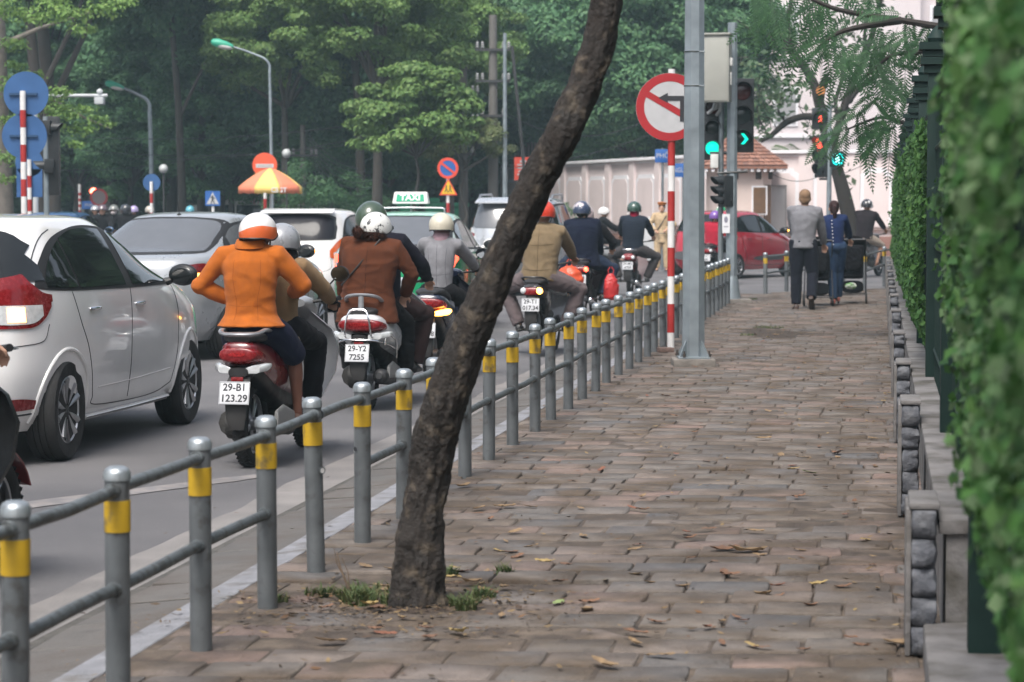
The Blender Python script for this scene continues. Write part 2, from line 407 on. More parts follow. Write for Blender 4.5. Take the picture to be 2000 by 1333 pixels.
# grass tufts round the tree base
def grass(name, centers, label, h=.05, seed=1):
    mb = MB(); q = random.Random(seed)
    for (c, rr, n, hh) in centers:
        for _ in range(n):
            a = q.uniform(0, 6.28); r0 = rr*math.sqrt(q.random()); p = c + V((math.cos(a)*r0, math.sin(a)*r0, 0)); p.z = -.01
            b = q.uniform(0, 6.28); L = hh*q.uniform(.5,1.2); d = V((math.cos(b), math.sin(b), 0)); w = V((-d.y, d.x, 0))*q.uniform(.002,.005)
            t1 = p + d*L*.25 + V((0,0,L*.6)); t2 = p + d*L*.8 + V((0,0,L*.9))
            mb.add([p-w, p+w, t1+w*.8, t1-w*.8, t2], [(0,1,2,3),(3,2,4)])
    o = mb.build(name, pmat('grass blades', (.10,.17,.05), .7, 0, .2, 30, island=[(.04,.075,.022),(.07,.11,.035),(.12,.12,.05),(.05,.09,.025)], transl=.3), fix=False)
    return tag(o, label, 'grass', kind='stuff')
def gp(px, py): return pt(px, py, CAMZ*FPX/(py-408))
grass('grass', [(gp(700,1180),.07,240,.07),(gp(775,1185),.06,160,.06),(gp(905,1190),.05,150,.06),(gp(940,1175),.05,140,.06),(gp(540,1180),.04,60,.05),(gp(620,1165),.05,70,.05),
    (gp(655,1165),.05,70,.05),(gp(985,1125),.04,70,.06),(gp(880,1130),.03,60,.06),(gp(730,1160),.12,150,.05)], 'short green grass tufts growing in the tree pit')
sm = MB(); c0 = V((gx(822,9.1), 9.12, 0)); n_ = 34; ring_ = []
for j_ in range(9):
    rr_2 = j_/8; ring_.append([V((c0.x + .40*rr_2*math.cos(a)*(1+.1*math.sin(3*a)), c0.y + .40*rr_2*math.sin(a)*(1+.12*math.cos(4*a)), -.006 + .03*(1-rr_2)**1.5 + .008*noise.noise(V((rr_2*9*math.cos(a),rr_2*9*math.sin(a),0))) - .012*rr_2)) for a in [2*math.pi*k/n_ for k in range(n_)]])
sm.loft(ring_[1:], True); struct(sm.build('soil', pmat('dark pit soil', (.045,.032,.024), .97, 0, .35, 30, 1.0, 80)))
sm = MB(); c1 = pt(1500, 650, CAMZ*FPX/242); ring_ = []
for j_ in range(1,8):
    rr_2 = j_/7; ring_.append([V((c1.x + .42*rr_2*math.cos(a)*(1+.12*math.sin(3*a)), c1.y + 1.5*rr_2*math.sin(a)*(1+.1*math.cos(5*a)), -.007 + .02*(1-rr_2) + .008*noise.noise(V((rr_2*9*math.cos(a),rr_2*9*math.sin(a),3))))) for a in [2*math.pi*k/n_ for k in range(n_)]])
sm.loft(ring_, True); struct(sm.build('soil', MATS['dark pit soil']))
def litter(name, label, spots, seed, mat):
    mb = MB(); q = random.Random(seed)
    for (c, sx, sy, n) in spots:
        for _ in range(n):
            p = c + V((q.gauss(0,sx), q.gauss(0,sy), 0)); p.z = q.uniform(.002,.012); a = q.uniform(0,6.28); L = q.uniform(.006,.024); w = L*q.uniform(.2,.6)
            d = V((math.cos(a),math.sin(a),q.uniform(-.3,.3)))*L; e = V((-math.sin(a),math.cos(a),q.uniform(-.4,.4)))*w
            mb.add([p-d, p+e, p+d+V((0,0,.003)), p-e], [(0,1,2,3)])
    return tag(mb.build(name, mat, fix=False), label, 'leaf litter', kind='stuff')
LIT = pmat('leaf crumbs', (.1,.07,.04), .9, 0, .3, 40, island=[(.05,.034,.022),(.10,.066,.036),(.20,.14,.07),(.03,.022,.016),(.14,.07,.03)])
litter('leaf_litter', 'brown leaf crumbs and twigs around the foot of the leaning tree', [(c1,.25,.8,200),(c0,.28,.2,620),(gp(640,1215),.35,.12,160),(gp(620,1175),.3,.1,130),(gp(850,1240),.4,.1,90)], 4, LIT)
litter('leaf_litter', 'scattered leaf crumbs and grit along the pavement joints', [(S(s_,o_),.5,.8,46) for s_ in range(7,42,2) for o_ in (.4,1.5,2.6)] + [(V((.12+.1525*d_,d_,0)),.05,.7,40) for d_ in range(8,42,2)], 6, LIT)
grass('grass', [(gp(1500,640),.2,150,.04),(gp(1460,655),.1,80,.04),(gp(1468,585),.1,100,.05)], 'thin grass in the broken patch of the pavement', seed=5)
mb = MB(); c = gp(683,1165)
mb.tube([c, c+V((-.012,0,.05)), c+V((-.035,0,.11)), c+V((-.05,.01,.17))], [.006,.005,.004,.002], 6)
mb.tube([c+V((-.02,0,.07)), c+V((-.05,.0,.13)), c+V((-.06,0,.19))], [.003,.002,.001], 5)
mb.tube([c+V((.0,0,.0)), c+V((-.005,.0,.09)), c+V((-.03,0,.15))], [.003,.002,.001], 5)
tag(mb.build('dead_stem', pmat('dead stem', (.12,.085,.06), .9, 0, .2, 30)), 'thin dead plant stem sticking up from the tree pit', 'plant')
# ---------------------------------------------------------------- roadside railing
YEL = pmat('yellow band', (.48,.30,.012), .55, 0, .15, 12, col2=(.22,.15,.04), mixs=16, mixlo=.56, mixhi=.68)
RAILM = pmat('grey railing paint', (.115,.130,.137), .5, .25, .14, 14, .15, 120, col2=(.07,.075,.075), mixs=25, mixlo=.5, mixhi=.62)
POSTM = pmat('grey post paint', (.13,.142,.15), .5, .3, .18, 7, .2, 80, col2=(.055,.048,.043), mixs=11, mixlo=.54, mixhi=.70)
CAPM = pmat('bright galvanised cap', (.34,.37,.39), .36, .7, .12, 20)
PH = .715; PR = .037
# one post mesh, shared
pm = MB(); pm.tube([(0,0,-.1),(0,0,PH-.03)], PR, 24); post_me = pm
def make_fence(name, label, pts, lower_missing=(), upper_missing=(), holes=(), bandz=.568, bandh=.094):
    t = thing(name, label, 'railing', pts[0]); o0 = V(pts[0])
    bme = None
    for i, p in enumerate(pts):
        q = V(p) - o0
        if bme is None:
            a = MB(); a.tube([(0,0,-.12),(0,0,PH-.035)], PR, 24); ob = a.build('post', POSTM, t, sharp=50); pme = ob.data
            a = MB(); a.tube([(0,0,bandz-bandh/2),(0,0,bandz+bandh/2)], PR+.0025, 24); bo = a.build('yellow_band', YEL, ob, sharp=50); bme = bo.data
            a = MB(); a.lathe([(PR+.004,PH-.04),(PR+.004,PH-.018),(PR*.93,PH-.006),(PR*.6,PH+.001),(.001,PH+.003)], 24); co = a.build('cap', CAPM, ob, sharp=50); cme = co.data
            ob.location = q
        else:
            ob = link(pme, 'post', None, t, q); link(bme, 'yellow_band', None, ob); link(cme, 'cap', None, ob)
        ob.rotation_euler = (r_.gauss(0,.006), r_.gauss(0,.008), r_.uniform(0,6))
        if i in holes:
            a = MB(); side = -1
            c = V((holes[i]*PR*.72, -PR*.68, .42)) ; nrm = V((holes[i]*.7,-.71,0))
            M = Matrix.Translation(q + c) @ nrm.to_track_quat('Z','Y').to_matrix().to_4x4()
            a.lathe([(.013,-.004),(.016,.0035),(.012,.0045),(.010,.002)], 16, M)
            h = a.build('hole_rim', POSTM, t); b = MB(); b.lathe([(.0105,.0),(.0105,.0035)], 16, M)
            b.build('rail_hole', WHITEP if i == 5 else BLACKINK, t)
        if i < len(pts) - 1:
            n = V(pts[i+1]) - o0
            for z, miss in ((PH-.072, upper_missing), (.352, lower_missing)):
                if i in miss: continue
                dz = r_.gauss(0,.003)
                d = (n - q).normalized()
                a = MB(); a.tube([q+V((0,0,z+dz))+d*PR*.6, (q+n)/2+V((r_.gauss(0,.002),0,z+r_.gauss(0,.003))), n+V((0,0,z+r_.gauss(0,.003)))-d*PR*.6], .0195, 14)
                a.build('rail', RAILM, t, sharp=60)
                for e, sg in ((q, 1), (n, -1)):
                    w = MB(); w.tube([e+V((0,0,z+dz))+d*sg*(PR-.004), e+V((0,0,z+dz))+d*sg*(PR+.012)], [.026,.021], 14)
                    if i < 14: w.build('weld_collar', RAILM, t, sharp=60)
    return t
posts_px = [(15,1480),(220,1375),(387,1277),(509,1197),(620,1118),(706,1067),(786,1010)]
sv = [(CAMZ*FPX/(y-408)) for x, y in posts_px]
fp = []
s = sv[0]/CA - .0
s_list = [5.5, 6.37, 7.24, 8.17, 9.02, 9.90, 10.77, 11.68]
while s_list[-1] < 37.6: s_list.append(s_list[-1] + .905 + r_.uniform(-.05,.05))
fpts = [S(s, r_.gauss(0,.006)) for s in s_list]
make_fence('roadside_railing', 'long grey steel railing with yellow banded posts between road and pavement', fpts, lower_missing=(4,5), holes={5:1, 6:-1})
# railing at the corner, across the end of the pavement
cp = [gp(1496,573), gp(1537,567), gp(1590,565), gp(1640,562), gp(1690,567), gp(1727,548)]
cp = [V((gx(1496,42.4),42.4,0)), V((gx(1537,44.2),44.2,0)), V((gx(1582,44.9),44.9,0))]
make_fence('corner_railing', 'short grey railing with yellow bands behind the walking couple, left stretch', cp)
cp = [V((gx(1648,45.5),45.5,0)), V((gx(1690,43.8),43.8,0)), V((gx(1728,49.2),49.2,0)), V((gx(1775,50.5),50.5,0))]
make_fence('corner_railing', 'short grey railing beside the green hedge at the pavement end, right stretch', cp)

# ---------------------------------------------------------------- leaning street tree
bark = pmat('dark bark', (.016,.0125,.0105), .92, 0, .35, 14, 1.0, 55, col2=(.075,.060,.044), mixs=15, mixlo=.55, mixhi=.70)
TR = [(816,1190,9.0,54),(818,1140,9.0,50),(821,1080,9.0,46),(827,1000,9.0,42),(837,930,9.0,41),(850,860,8.98,42),(872,780,8.95,42),(900,700,8.93,39),(937,610,8.9,36),(972,525,8.88,35),(1013,430,8.85,34),
      (1056,340,8.83,34),(1102,255,8.8,34),(1136,180,8.8,33),(1162,110,8.8,32),(1179,40,8.8,30),(1188,-40,8.8,31),(1196,-130,8.8,30),(1215,-240,8.82,28),(1250,-380,8.85,26)]
tree = thing('leaning_tree', 'dark leaning tree trunk rising out of the pavement beside the railing', 'tree', (gx(818,9.0),9.0,0))
o0 = V(tree.location)
cps = []
for (px,py,d,w) in TR:
    p = pt(px,py,d) - o0; cps.append((*p, w*d/FPX))
cps[0] = (cps[0][0], cps[0][1], -.05, cps[0][3]*1.15)
P = smoothpath(cps, 26)
rings = []; n = 110
for i, q in enumerate(P):
    c = V(q[:3]); rr = q[3]
    t = (V(P[min(i+1,len(P)-1)][:3]) - V(P[max(i-1,0)][:3])).normalized()
    u = (V((0,1,0)) - t*t.y).normalized(); w = t.cross(u); ring = []
    for k in range(n):
        a = 2*math.pi*k/n; dirv = u*math.cos(a) + w*math.sin(a); p = c + dirv*rr
        low = max(0, 1 - (c.z)/.55)
        f = 1 + .055*noise.noise(V((math.cos(a)*1.2, math.sin(a)*1.2, c.z*2.2))) + (.03+.05*low)*noise.noise(p*9) + .15*noise.fractal(V((p.x*30, p.y*30, p.z*10)), .8, 2.2, 6) + .05*abs(noise.noise(V((math.cos(a)*2.2,math.sin(a)*2.2,c.z*4))))
        f += low*low*(.10*math.cos(3*a+.6) + .06*math.cos(5*a+2))
        f += -.07*max(0, 1-abs(((a-3.6+.35*math.sin(c.z*6))+math.pi)%(2*math.pi)-math.pi)/.22)*max(0, min(1,(.75-c.z)*3))
        ring.append(c + dirv*rr*f)
    rings.append(ring)
mb = MB(); mb.loft(rings); mb.build('trunk', bark, tree, fix=True, sharp=180)
# limbs and a little crown above the picture
top = V(P[-1][:3]); mb = MB()
limbs = []
for a, l, up in ((.3,1.6,1.4),(2.2,1.4,1.6),(4.0,1.7,1.2),(5.3,1.2,1.7)):
    e = top + V((math.cos(a)*l, math.sin(a)*l, up)); mid = lerp(top, e, .5) + V((0,0,.25)); limbs.append(e)
    mb.tube([top - V((0,0,.1)), mid, e], [.04,.028,.012], 8)
mb.build('limb', bark, tree)

# ---------------------------------------------------------------- tall galvanised pole with base plate
GALV = pmat('galvanised pole', (.25,.29,.315), .42, .45, .14, 6, .12, 60, col2=(.235,.27,.295), mixs=11, mixlo=.42, mixhi=.62)
def octpole(mb, r0, r1, z0, z1, n=8, rot=0): 
    mb.loft([[V((r*math.cos(rot+2*math.pi*k/n), r*math.sin(rot+2*math.pi*k/n), z)) for k in range(n)] for r, z in ((r0,z0),(r1,z1))])
conc = pmat('rough concrete', (.16,.145,.13), .95, 0, .25, 9, .9, 35)
d = 22.9
bp_ = thing('light_pole', 'thick galvanised eight-sided pole bolted to a concrete block, beside the red and white sign pole', 'pole', (gx(1355,d), d, 0))
mb = MB(); octpole(mb, .113, .07, .07, 8.5, 8, R(22.5)); mb.build('shaft', GALV, bp_, sharp=20)
mb = MB()
for i in range(9): pass
mb.box((0,0,.02),(.40,.40,.09)); o = mb.build('footing', conc, bp_, bevel=.015)
me = o.data
mb = MB(); mb.box((0,0,.075),(.30,.30,.018)); mb.build('base_plate', GALV, bp_, bevel=.003)
for k in range(4):
    a = R(45+90*k); u = V((math.cos(a), math.sin(a), 0))
    mb = MB(); w = V((-u.y,u.x,0))*.006
    A_, B_, C_, D_ = u*.09+V((0,0,.084)), u*.19+V((0,0,.084)), u*.19+V((0,0,.10)), u*.105+V((0,0,.24))
    mb.add([A_-w,B_-w,C_-w,D_-w,A_+w,B_+w,C_+w,D_+w],[(0,1,2,3),(7,6,5,4),(0,4,5,1),(1,5,6,2),(2,6,7,3),(3,7,4,0)]); mb.build('gusset', GALV, bp_)
    b = R(90*k+45); q = V((math.cos(b)*.17+ .0, math.sin(b)*.17, .084)) + w*6
    mb = MB(); mb.lathe([(.016,0),(.016,.028),(.009,.028),(.009,.055),(.001,.057)], 6, Matrix.Translation(q)); mb.build('bolt', pmat('rusty bolt',(.06,.05,.045),.7,.5,.3,20), bp_)
for z in (2.63, 2.95):
    mb = MB(); octpole(mb, .104, .104, z, z+.012, 8, R(22.5)); mb.build('strap', CHROME, bp_, sharp=20)

# ---------------------------------------------------------------- signs
def banded_pole(parent, r, z1, bands, red=REDP, white=WHITEP, z0=-.1, n=16):
    mb = MB(); z = z0; k = 0
    mb.tube([(0,0,z0),(0,0,z1)], r, n); mb.build('pole', white, parent, sharp=50)
    for (a, b) in bands:
        mb = MB(); mb.tube([(0,0,a),(0,0,b)], r+.0015, n); mb.build('red_band', red, parent, sharp=50)
def disc(mb, c, r0, r1, y, th=.004, n=48, a0=0, a1=None, mi=0):
    pass
def ring_mesh(r0, r1, y, th=.003, n=56):      # flat ring facing -y
    mb = MB(); pr = []
    vs = []; 
    for k in range(n):
        a = 2*math.pi*k/n
        for r, yy in ((r0,y),(r1,y),(r1,y+th),(r0,y+th)): vs.append((r*math.cos(a), yy, r*math.sin(a)))
    fs = []
    for k in range(n):
        j = (k+1)%n
        for q in range(4): fs.append((k*4+q, k*4+(q+1)%4, j*4+(q+1)%4, j*4+q))
    return mb.add(vs, fs)
def plate(poly, y0, y1):                       # polygon in x, z
    mb = MB(); n = len(poly); vs = [(x,y0,z) for x,z in poly]+[(x,y1,z) for x,z in poly]
    fs = [tuple(range(n)), tuple(range(2*n-1,n-1,-1))]+[(i,(i+1)%n,n+(i+1)%n,n+i) for i in range(n)]
    return mb.add(vs, fs)
def circ(r, n=48, cx=0, cz=0): return [(cx+r*math.cos(2*math.pi*k/n), cz+r*math.sin(2*math.pi*k/n)) for k in range(n)]
def shift(mb, v): mb.v = [tuple(V(p)+V(v)) for p in mb.v]; return mb
SIGNRED = pmat('sign red', (.33,.015,.02), .45, 0, .06, 5); SIGNWHITE = pmat('sign white', (.43,.43,.44), .5, 0, .06, 12)
SIGNBLUE = pmat('sign blue', (.02,.10,.33), .45, 0, .08, 5); SIGNYEL = pmat('sign yellow', (.72,.45,.02), .45, 0, .06, 5)
SIGNBACK = pmat('blue sign back', (.03,.095,.24), .5, .1, .12, 4)
d = 25.6; rb = .035
sp = thing('no_left_turn_sign', 'round no left turn sign on a red and white banded pole beside the thick pole', 'traffic sign', (gx(1311,d), d, 0))
K = d/FPX
bz = [(680,594),(518,433),(356,274)]
def zz(py, d=d): return pt(1000,py,d).z
banded_pole(sp, .037, 2.95, [(zz(650),zz(594)),(zz(540),zz(484)),(zz(432),zz(374)),(zz(324),zz(268))])
sg = V((-.022,-.045,zz(210))); rr = 66*K
shift(plate(circ(rr), 0, .004), sg).build('sign_plate', SIGNWHITE, sp, sharp=30)
shift(ring_mesh(rr*.755, rr*.995, -.002, .0015), sg).build('red_ring', SIGNRED, sp, sharp=30)
a = R(-30); c_, s_ = math.cos(a), math.sin(a); hw = .033
shift(plate([(x*c_-z*s_, x*s_+z*c_) for x,z in ((-rr*.77,-hw),(rr*.77,-hw),(rr*.77,hw),(-rr*.77,hw))], -.0035, -.0022), sg).build('red_bar', SIGNRED, sp)
q = rr
shift(plate([(.30*q,-.42*q),(.46*q,-.42*q),(.46*q,.26*q),(.40*q,.33*q),(-.06*q,.33*q),(-.06*q,.42*q),(-.34*q,.27*q),(-.06*q,.12*q),(-.06*q,.19*q),(.30*q,.19*q)], -.0055, -.0038), sg).build('turn_arrow', BLACKINK, sp)
mb = MB()
for z in (sg.z-.12, sg.z+.12): mb.box((0,-.012,z),(.16,.05,.03))
mb.build('bracket', STEELG, sp)
mb = MB(); mb.box((-.0,-.03,-.0),(.16,.11,.05)); 
bk = mb.build('loose_brick', pmat('old brick', (.15,.1,.085), .9,0,.2,20,.6,60), None, bevel=.008); bk.location = gp(1298,688); bk.location.z = .025; bk.rotation_euler = (0,0,.2)
tag(bk, 'single loose brick lying beside the foot of the red and white sign pole', 'brick')

# ---------------------------------------------------------------- traffic lights
TLB = pmat('signal housing', (.015,.017,.019), .45, 0, .15, 10)
GRON = pmat('green signal lit', (.0,.8,.5), .3, 0, 0, emit=(.0,.95,.62), es=.55); REDSIG = pmat('red signal lit', (1,.1,.05), .3, 0, 0, emit=(1,.07,.04), es=1.3)
OFFR = pmat('unlit red lens', (.06,.012,.012), .2, 0, .1, 20); OFFG = pmat('unlit lens', (.02,.03,.03), .2, 0, .1, 20)
def signal(parent, c, lamps, rz=0, r=.145, pitch=.31):
    """lamps from the top: materials or (material, 'arrow'/'man'); faces -y turned by rz"""
    M = Matrix.Translation(c) @ Matrix.Rotation(rz, 4, 'Z')
    n = len(lamps); H = n*pitch + .04
    mb = MB(); mb.box((0,.05,0),(r*2+.05,.16,H)); mb.v = [tuple(M@V(p)) for p in mb.v]
    h = mb.build('signal_head', TLB, parent, bevel=.02)
    for i, lm in enumerate(lamps):
        z = H/2 - .02 - pitch*(i+.5)
        Ml = M @ Matrix.Translation((0,-.03,z)) @ Matrix.Rotation(R(90),4,'X')
        shape = None
        if isinstance(lm, tuple): lm, shape = lm
        a = MB(); a.lathe([(r*.82,-.0),(r*.82,.012),(r*.6,.024),(.001,.03)], 24, Ml)
        a.build('lens', (OFFG if shape else lm), h, sharp=60)
        if shape == 'arrow':
            pts = [(-.02,-.08),(.03,-.08),(.10,.0),(.03,.09),(-.02,.09),(.045,.0)]
            p = plate(pts, -.075, -.07); p.v=[tuple(M@(V(v)+V((0,0,z)))) for v in p.v]; p.build('green_arrow', lm, h)
        if shape == 'man':
            p = MB()
            for cc, ra in (((0,.065),.024),): p.ell((cc[0],-.072,cc[1]),(ra,.006,ra),12,6)
            p.box((0,-.072,.02),(.05,.01,.07)); p.box((-.03,-.072,.0),(.02,.01,.06),Matrix.Rotation(.4,3,'Y')); p.box((.03,-.072,.0),(.02,.01,.06),Matrix.Rotation(-.4,3,'Y'))
            p.box((-.022,-.072,-.055),(.022,.01,.09),Matrix.Rotation(.3,3,'Y')); p.box((.022,-.072,-.055),(.022,.01,.09),Matrix.Rotation(-.3,3,'Y'))
            p.v=[tuple(M@(V(v)*1.0+V((0,0,z)))) for v in p.v]; p.build('walking_figure', lm, h)
        a = MB(); vs=[]; m=20       # hood: open tube, longer on top
        for k in range(m+1):
            t = R(-35) + R(250)*k/m; L_ = .19*(.35+.65*max(0,math.sin((t-R(-35))/R(250)*math.pi)))
            for rr_ in (r*.88, r*.94):
                for yy in (-.03, -.03-L_): vs.append(M @ V((rr_*math.cos(t), yy, z+rr_*math.sin(t))))
        fs=[]
        for k in range(m):
            b=k*4; e=b+4; fs += [(b,b+1,e+1,e),(b+2,e+2,e+3,b+3),(b+1,b+3,e+3,e+1)]
        a.add(vs,fs); a.build('hood', TLB, h, sharp=60)
    return h
d = 38.2
tp = thing('traffic_light_pole', 'grey traffic light pole with green lit signals and a poster, left of the walking man', 'traffic light', (gx(1429,d), d, 0))
mb = MB(); mb.box((0,0,-.0),(.62,.5,.12)); mb.build('footing', conc, tp, bevel=.02)
mb = MB(); octpole(mb, .095, .078, .06, 4.4, 8, R(22.5)); mb.build('shaft', GALV, tp, sharp=20)
mb = MB(); mb.loft([[V((r*math.cos(a_),r*math.sin(a_),z)) for a_ in [2*math.pi*k/12 for k in range(12)]] for r,z in ((.15,.06),(.11,.35),(.093,.42))]); mb.build('base_sleeve', GALV, tp)
mb = MB(); mb.tube([(-.17,.05,.0),(-.165,.05,3.6)], .042, 12); mb.build('side_pipe', STEELG, tp, sharp=60)
kx = d/FPX
def off(px, py, dd=0): 
    p = pt(px, py, d+dd); return p - V(tp.location)
signal(tp, off(1391,250,.15), [OFFR, OFFG, GRON], 0, .132, .325)
signal(tp, off(1449,226,.15), [OFFR, OFFG, (GRON,'arrow')], 0, .165, .375)
signal(tp, off(1412,374,-.05), [OFFR, OFFG, OFFG], R(-62), .085, .15)
mb = MB(); mb.tube([off(1386,299,.05), off(1440,299,.05)], .02, 8); mb.tube([off(1400,339,-.05), off(1460,335,-.1)], .02, 8); mb.tube([off(1395,330,.1), off(1412,300,.1)], .02, 8)
mb.build('signal_arm', TLB, tp)
mb = MB(); c = off(1418,437,-.12); mb.box(c,(.12,.004,.30)); mb.build('paper_notice', pmat('white paper',(.66,.67,.69),.7,0,.05,9), tp)
mb = MB(); mb.ell(c+V((.0,-.004,.06)),(.03,.002,.05),12,8); mb.box(c+V((.0,-.004,-.05)),(.07,.003,.012)); mb.build('notice_print', pmat('grey print',(.2,.2,.25),.8,0,.2,40), tp)
text('stencil_letter', 'G', .12, BLACKINK, tp, Matrix.Translation(off(1424,388)+V((0,-.115,0))) @ Matrix.Rotation(R(90),4,'X'))
mb = MB(); mb.box(off(1395,315,.0),(.12,.1,.22)); mb.build('junction_box', pmat('white plastic',(.6,.6,.58),.5,0,.1,9), tp, bevel=.01)
mb = MB(); 
for k,(a_,b_) in enumerate((((1398,195),(1383,222)),((1402,197),(1390,216)),((1406,197),(1400,225)))):
    mb.tube([off(*a_,-.1), off((a_[0]+b_[0])/2+3,(a_[1]+b_[1])/2+5,-.1), off(*b_,.0)], .028, 8)
mb.build('conduit', pmat('grey conduit',(.35,.36,.36),.5,0,.1,9), tp)
# control cabinet strapped to the pole
cb = thing('control_cabinet', 'grey-beige metal cabinet box fixed high on the traffic light pole', 'cabinet', pt(1400,200,37.85))
w = 52*kx; hgt = 128*kx
mb = MB(); mb.box((0,0,hgt/2),(w,.26,hgt),Matrix.Rotation(R(-16),3,'Z')); body = mb.build('cabinet_body', pmat('cabinet enamel',(.30,.30,.27),.5,.1,.05,5), cb, bevel=.006)
RM = Matrix.Rotation(R(-16),4,'Z')
mb = MB(); mb.box((0,-.135,hgt/2-.01),(w-.05,.012,hgt-.06)); mb.v=[tuple(RM@V(v)) for v in mb.v]; mb.build('door', MATS['cabinet enamel'], cb, bevel=.004)
mb = MB(); mb.box((0,-.01,hgt+.015),(w+.05,.32,.03)); mb.v=[tuple(RM@V(v)) for v in mb.v]; mb.build('rain_lid', MATS['cabinet enamel'], cb, bevel=.005)
mb = MB(); mb.box((w/2+.02,0,hgt*.6),(.04,.09,.12)); mb.box((w/2+.012,0,hgt*.35),(.02,.03,.2)); mb.v=[tuple(RM@V(v)) for v in mb.v]; mb.build('latch_box', MATS['white plastic'], cb, bevel=.004)

# second signal pole, across the crossing
d = 61.0
t2 = thing('traffic_light_pole', 'thin far pole with red signals and a lit green walking man, before the sloping tree', 'traffic light', (gx(1619,d), d, ROADZ))
o2 = V(t2.location)
mb = MB(); mb.tube([(0,0,0),(0,0,pt(0,205,d).z-o2.z)], [.07,.055], 12); mb.build('shaft', GALV, t2, sharp=60)
def off2(px,py,dd=0): return pt(px,py,d+dd)-o2
signal(t2, off2(1603,232,.1), [(REDSIG,'man')], R(-15), .20, .5)
h = signal(t2, off2(1603,306,.1), [REDSIG, OFFG, OFFG], R(-52), .17, .34)
signal(t2, off2(1634,311,0), [(pmat('walk man lit',(.2,1,.9),.3,0,0,emit=(.25,1,.85),es=4),'man')], R(12), .17, .36)
for a_, b_ in ((1600,350),(1604,262),(1634,330)): mb = MB(); mb.tube([off2(a_,b_), off2(1619,b_)], .03, 8); mb.build('signal_arm', TLB, t2)
# green ring of the walking signal
mb = ring_mesh(.125,.16,-.1,.01); mb.v=[tuple(Matrix.Rotation(R(12),3,'Z')@V(v)+off2(1634,311)) for v in mb.v]; mb.build('lit_rim', pmat('teal glow',(0,.5,.45),.3,0,0,emit=(0,.6,.55),es=1.2), t2)

# street name plates
for (px,py,txt,dd,pw,lab) in ((1294,305,'PHỐ',62,30,'small blue street name plate left of the red and white sign pole'),(1335,333,'NGUYỄN',60,40,'blue street name plate reading NGUYỄN behind the thick pole')):
    q = thing('street_name_sign', lab, 'street sign', (gx(px,dd), dd, ROADZ)); oz = ROADZ; z = pt(px,py,dd).z-oz
    mb = MB(); mb.tube([(0,.05,0),(0,.05,z+.2)], .035, 10); mb.build('pole', STEELG, q, sharp=60)
    ww = pw*dd/FPX; mb = MB(); mb.box((0,0,z),(ww,.02,.34)); mb.build('plate', SIGNBLUE, q, bevel=.005)
    text('lettering', txt, .17, SIGNWHITE, q, Matrix.Translation((0,-.012,z)) @ Matrix.Rotation(R(90),4,'X'), .002, sx=.72 if len(txt)>4 else 1)
# ---------------------------------------------------------------- figures
def remesh(mb, name, voxel, mat, parent, smooth=6, wrinkle=0, freq=9, stretch=(1,1,1.0), flags=None):
    me = mb.mesh('t'); bm = bmesh.new(); bm.from_mesh(me); bmesh.ops.recalc_face_normals(bm, faces=bm.faces); bm.to_mesh(me); bm.free()
    o = bpy.data.objects.new('t', me); COL.objects.link(o)
    m = o.modifiers.new('r', 'REMESH'); m.mode = 'VOXEL'; m.voxel_size = voxel
    if smooth: s = o.modifiers.new('s', 'SMOOTH'); s.factor = .5; s.iterations = smooth
    bpy.context.view_layer.update()
    dg = bpy.context.evaluated_depsgraph_get(); out = bpy.data.meshes.new_from_object(o.evaluated_get(dg))
    bpy.data.objects.remove(o); bpy.data.meshes.remove(me)
    if wrinkle:
        sd = V((rnd.uniform(0,50),)*3); vn = [v.normal.copy() for v in out.vertices]
        for v, nn in zip(out.vertices, vn):
            p = v.co; q = V((p.x*freq*stretch[0], p.y*freq*stretch[1], p.z*freq*stretch[2])) + sd
            q2 = q + V((noise.noise(q*.6), noise.noise(q*.6+V((9,0,0))), noise.noise(q*.6+V((0,9,0)))))*1.2
            f = 1 - abs(noise.noise(q2))*2.4; g = noise.noise(q2*2.3)
            v.co = p + nn*wrinkle*(f*.7 + g*.4)
    for p in out.polygons: p.use_smooth = True
    out.materials.clear()
    return link(out, name, mat, parent)
def ik(a, b, l1, l2, pole):
    a, b, pole = V(a), V(b), V(pole); d = b - a; L = min(d.length, (l1+l2)*.998); d.normalize(); b2 = a + d*L
    x = (l1*l1 - l2*l2 + L*L) / (2*L); h = math.sqrt(max(0, l1*l1 - x*x)); pp = pole - d*pole.dot(d)
    if pp.length < 1e-4: pp = V((0,0,1)) - d*d.z
    pp.normalize(); return a + d*x + pp*h, b2
def add_hand(mb, W, d, side, s, curl=.75, pn=None):
    d = V(d).normalized(); pn = V(pn if pn is not None else (0,0,-1)); pn = (pn - d*pn.dot(d)).normalized(); lat = d.cross(pn).normalized()
    rot = Matrix((lat, d, pn)).transposed()
    pc = V(W) + d*.045*s; mb.ell(pc, (.040*s,.052*s,.017*s), 14, 8, rot)
    for i, (u, L) in enumerate(((-.030,.062),(-.010,.072),(.011,.068),(.030,.054))):
        p = V(W) + d*.085*s + lat*u*s; a = 0; path = [p - d*.02*s]
        for k in range(3):
            path.append(p); a += curl*(.8+.12*i); dr = d*math.cos(a) + pn*math.sin(a); p = p + dr*L*s*(.45,.32,.23)[k]
        path.append(p); mb.tube(path, [.0095*s,.0095*s,.009*s,.0082*s,.0072*s], 8, round_ends=True)
    sg = -side; p = V(W) + d*.02*s + lat*sg*.03*s
    q = p + (lat*sg*.6 + d*.7 + pn*.35).normalized()*.038*s; q2 = q + (d*.9 + pn*.6 - lat*sg*.1).normalized()*.03*s
    mb.tube([p - lat*sg*.01*s, q, q2], [.013*s,.0105*s,.0085*s], 8, round_ends=True)
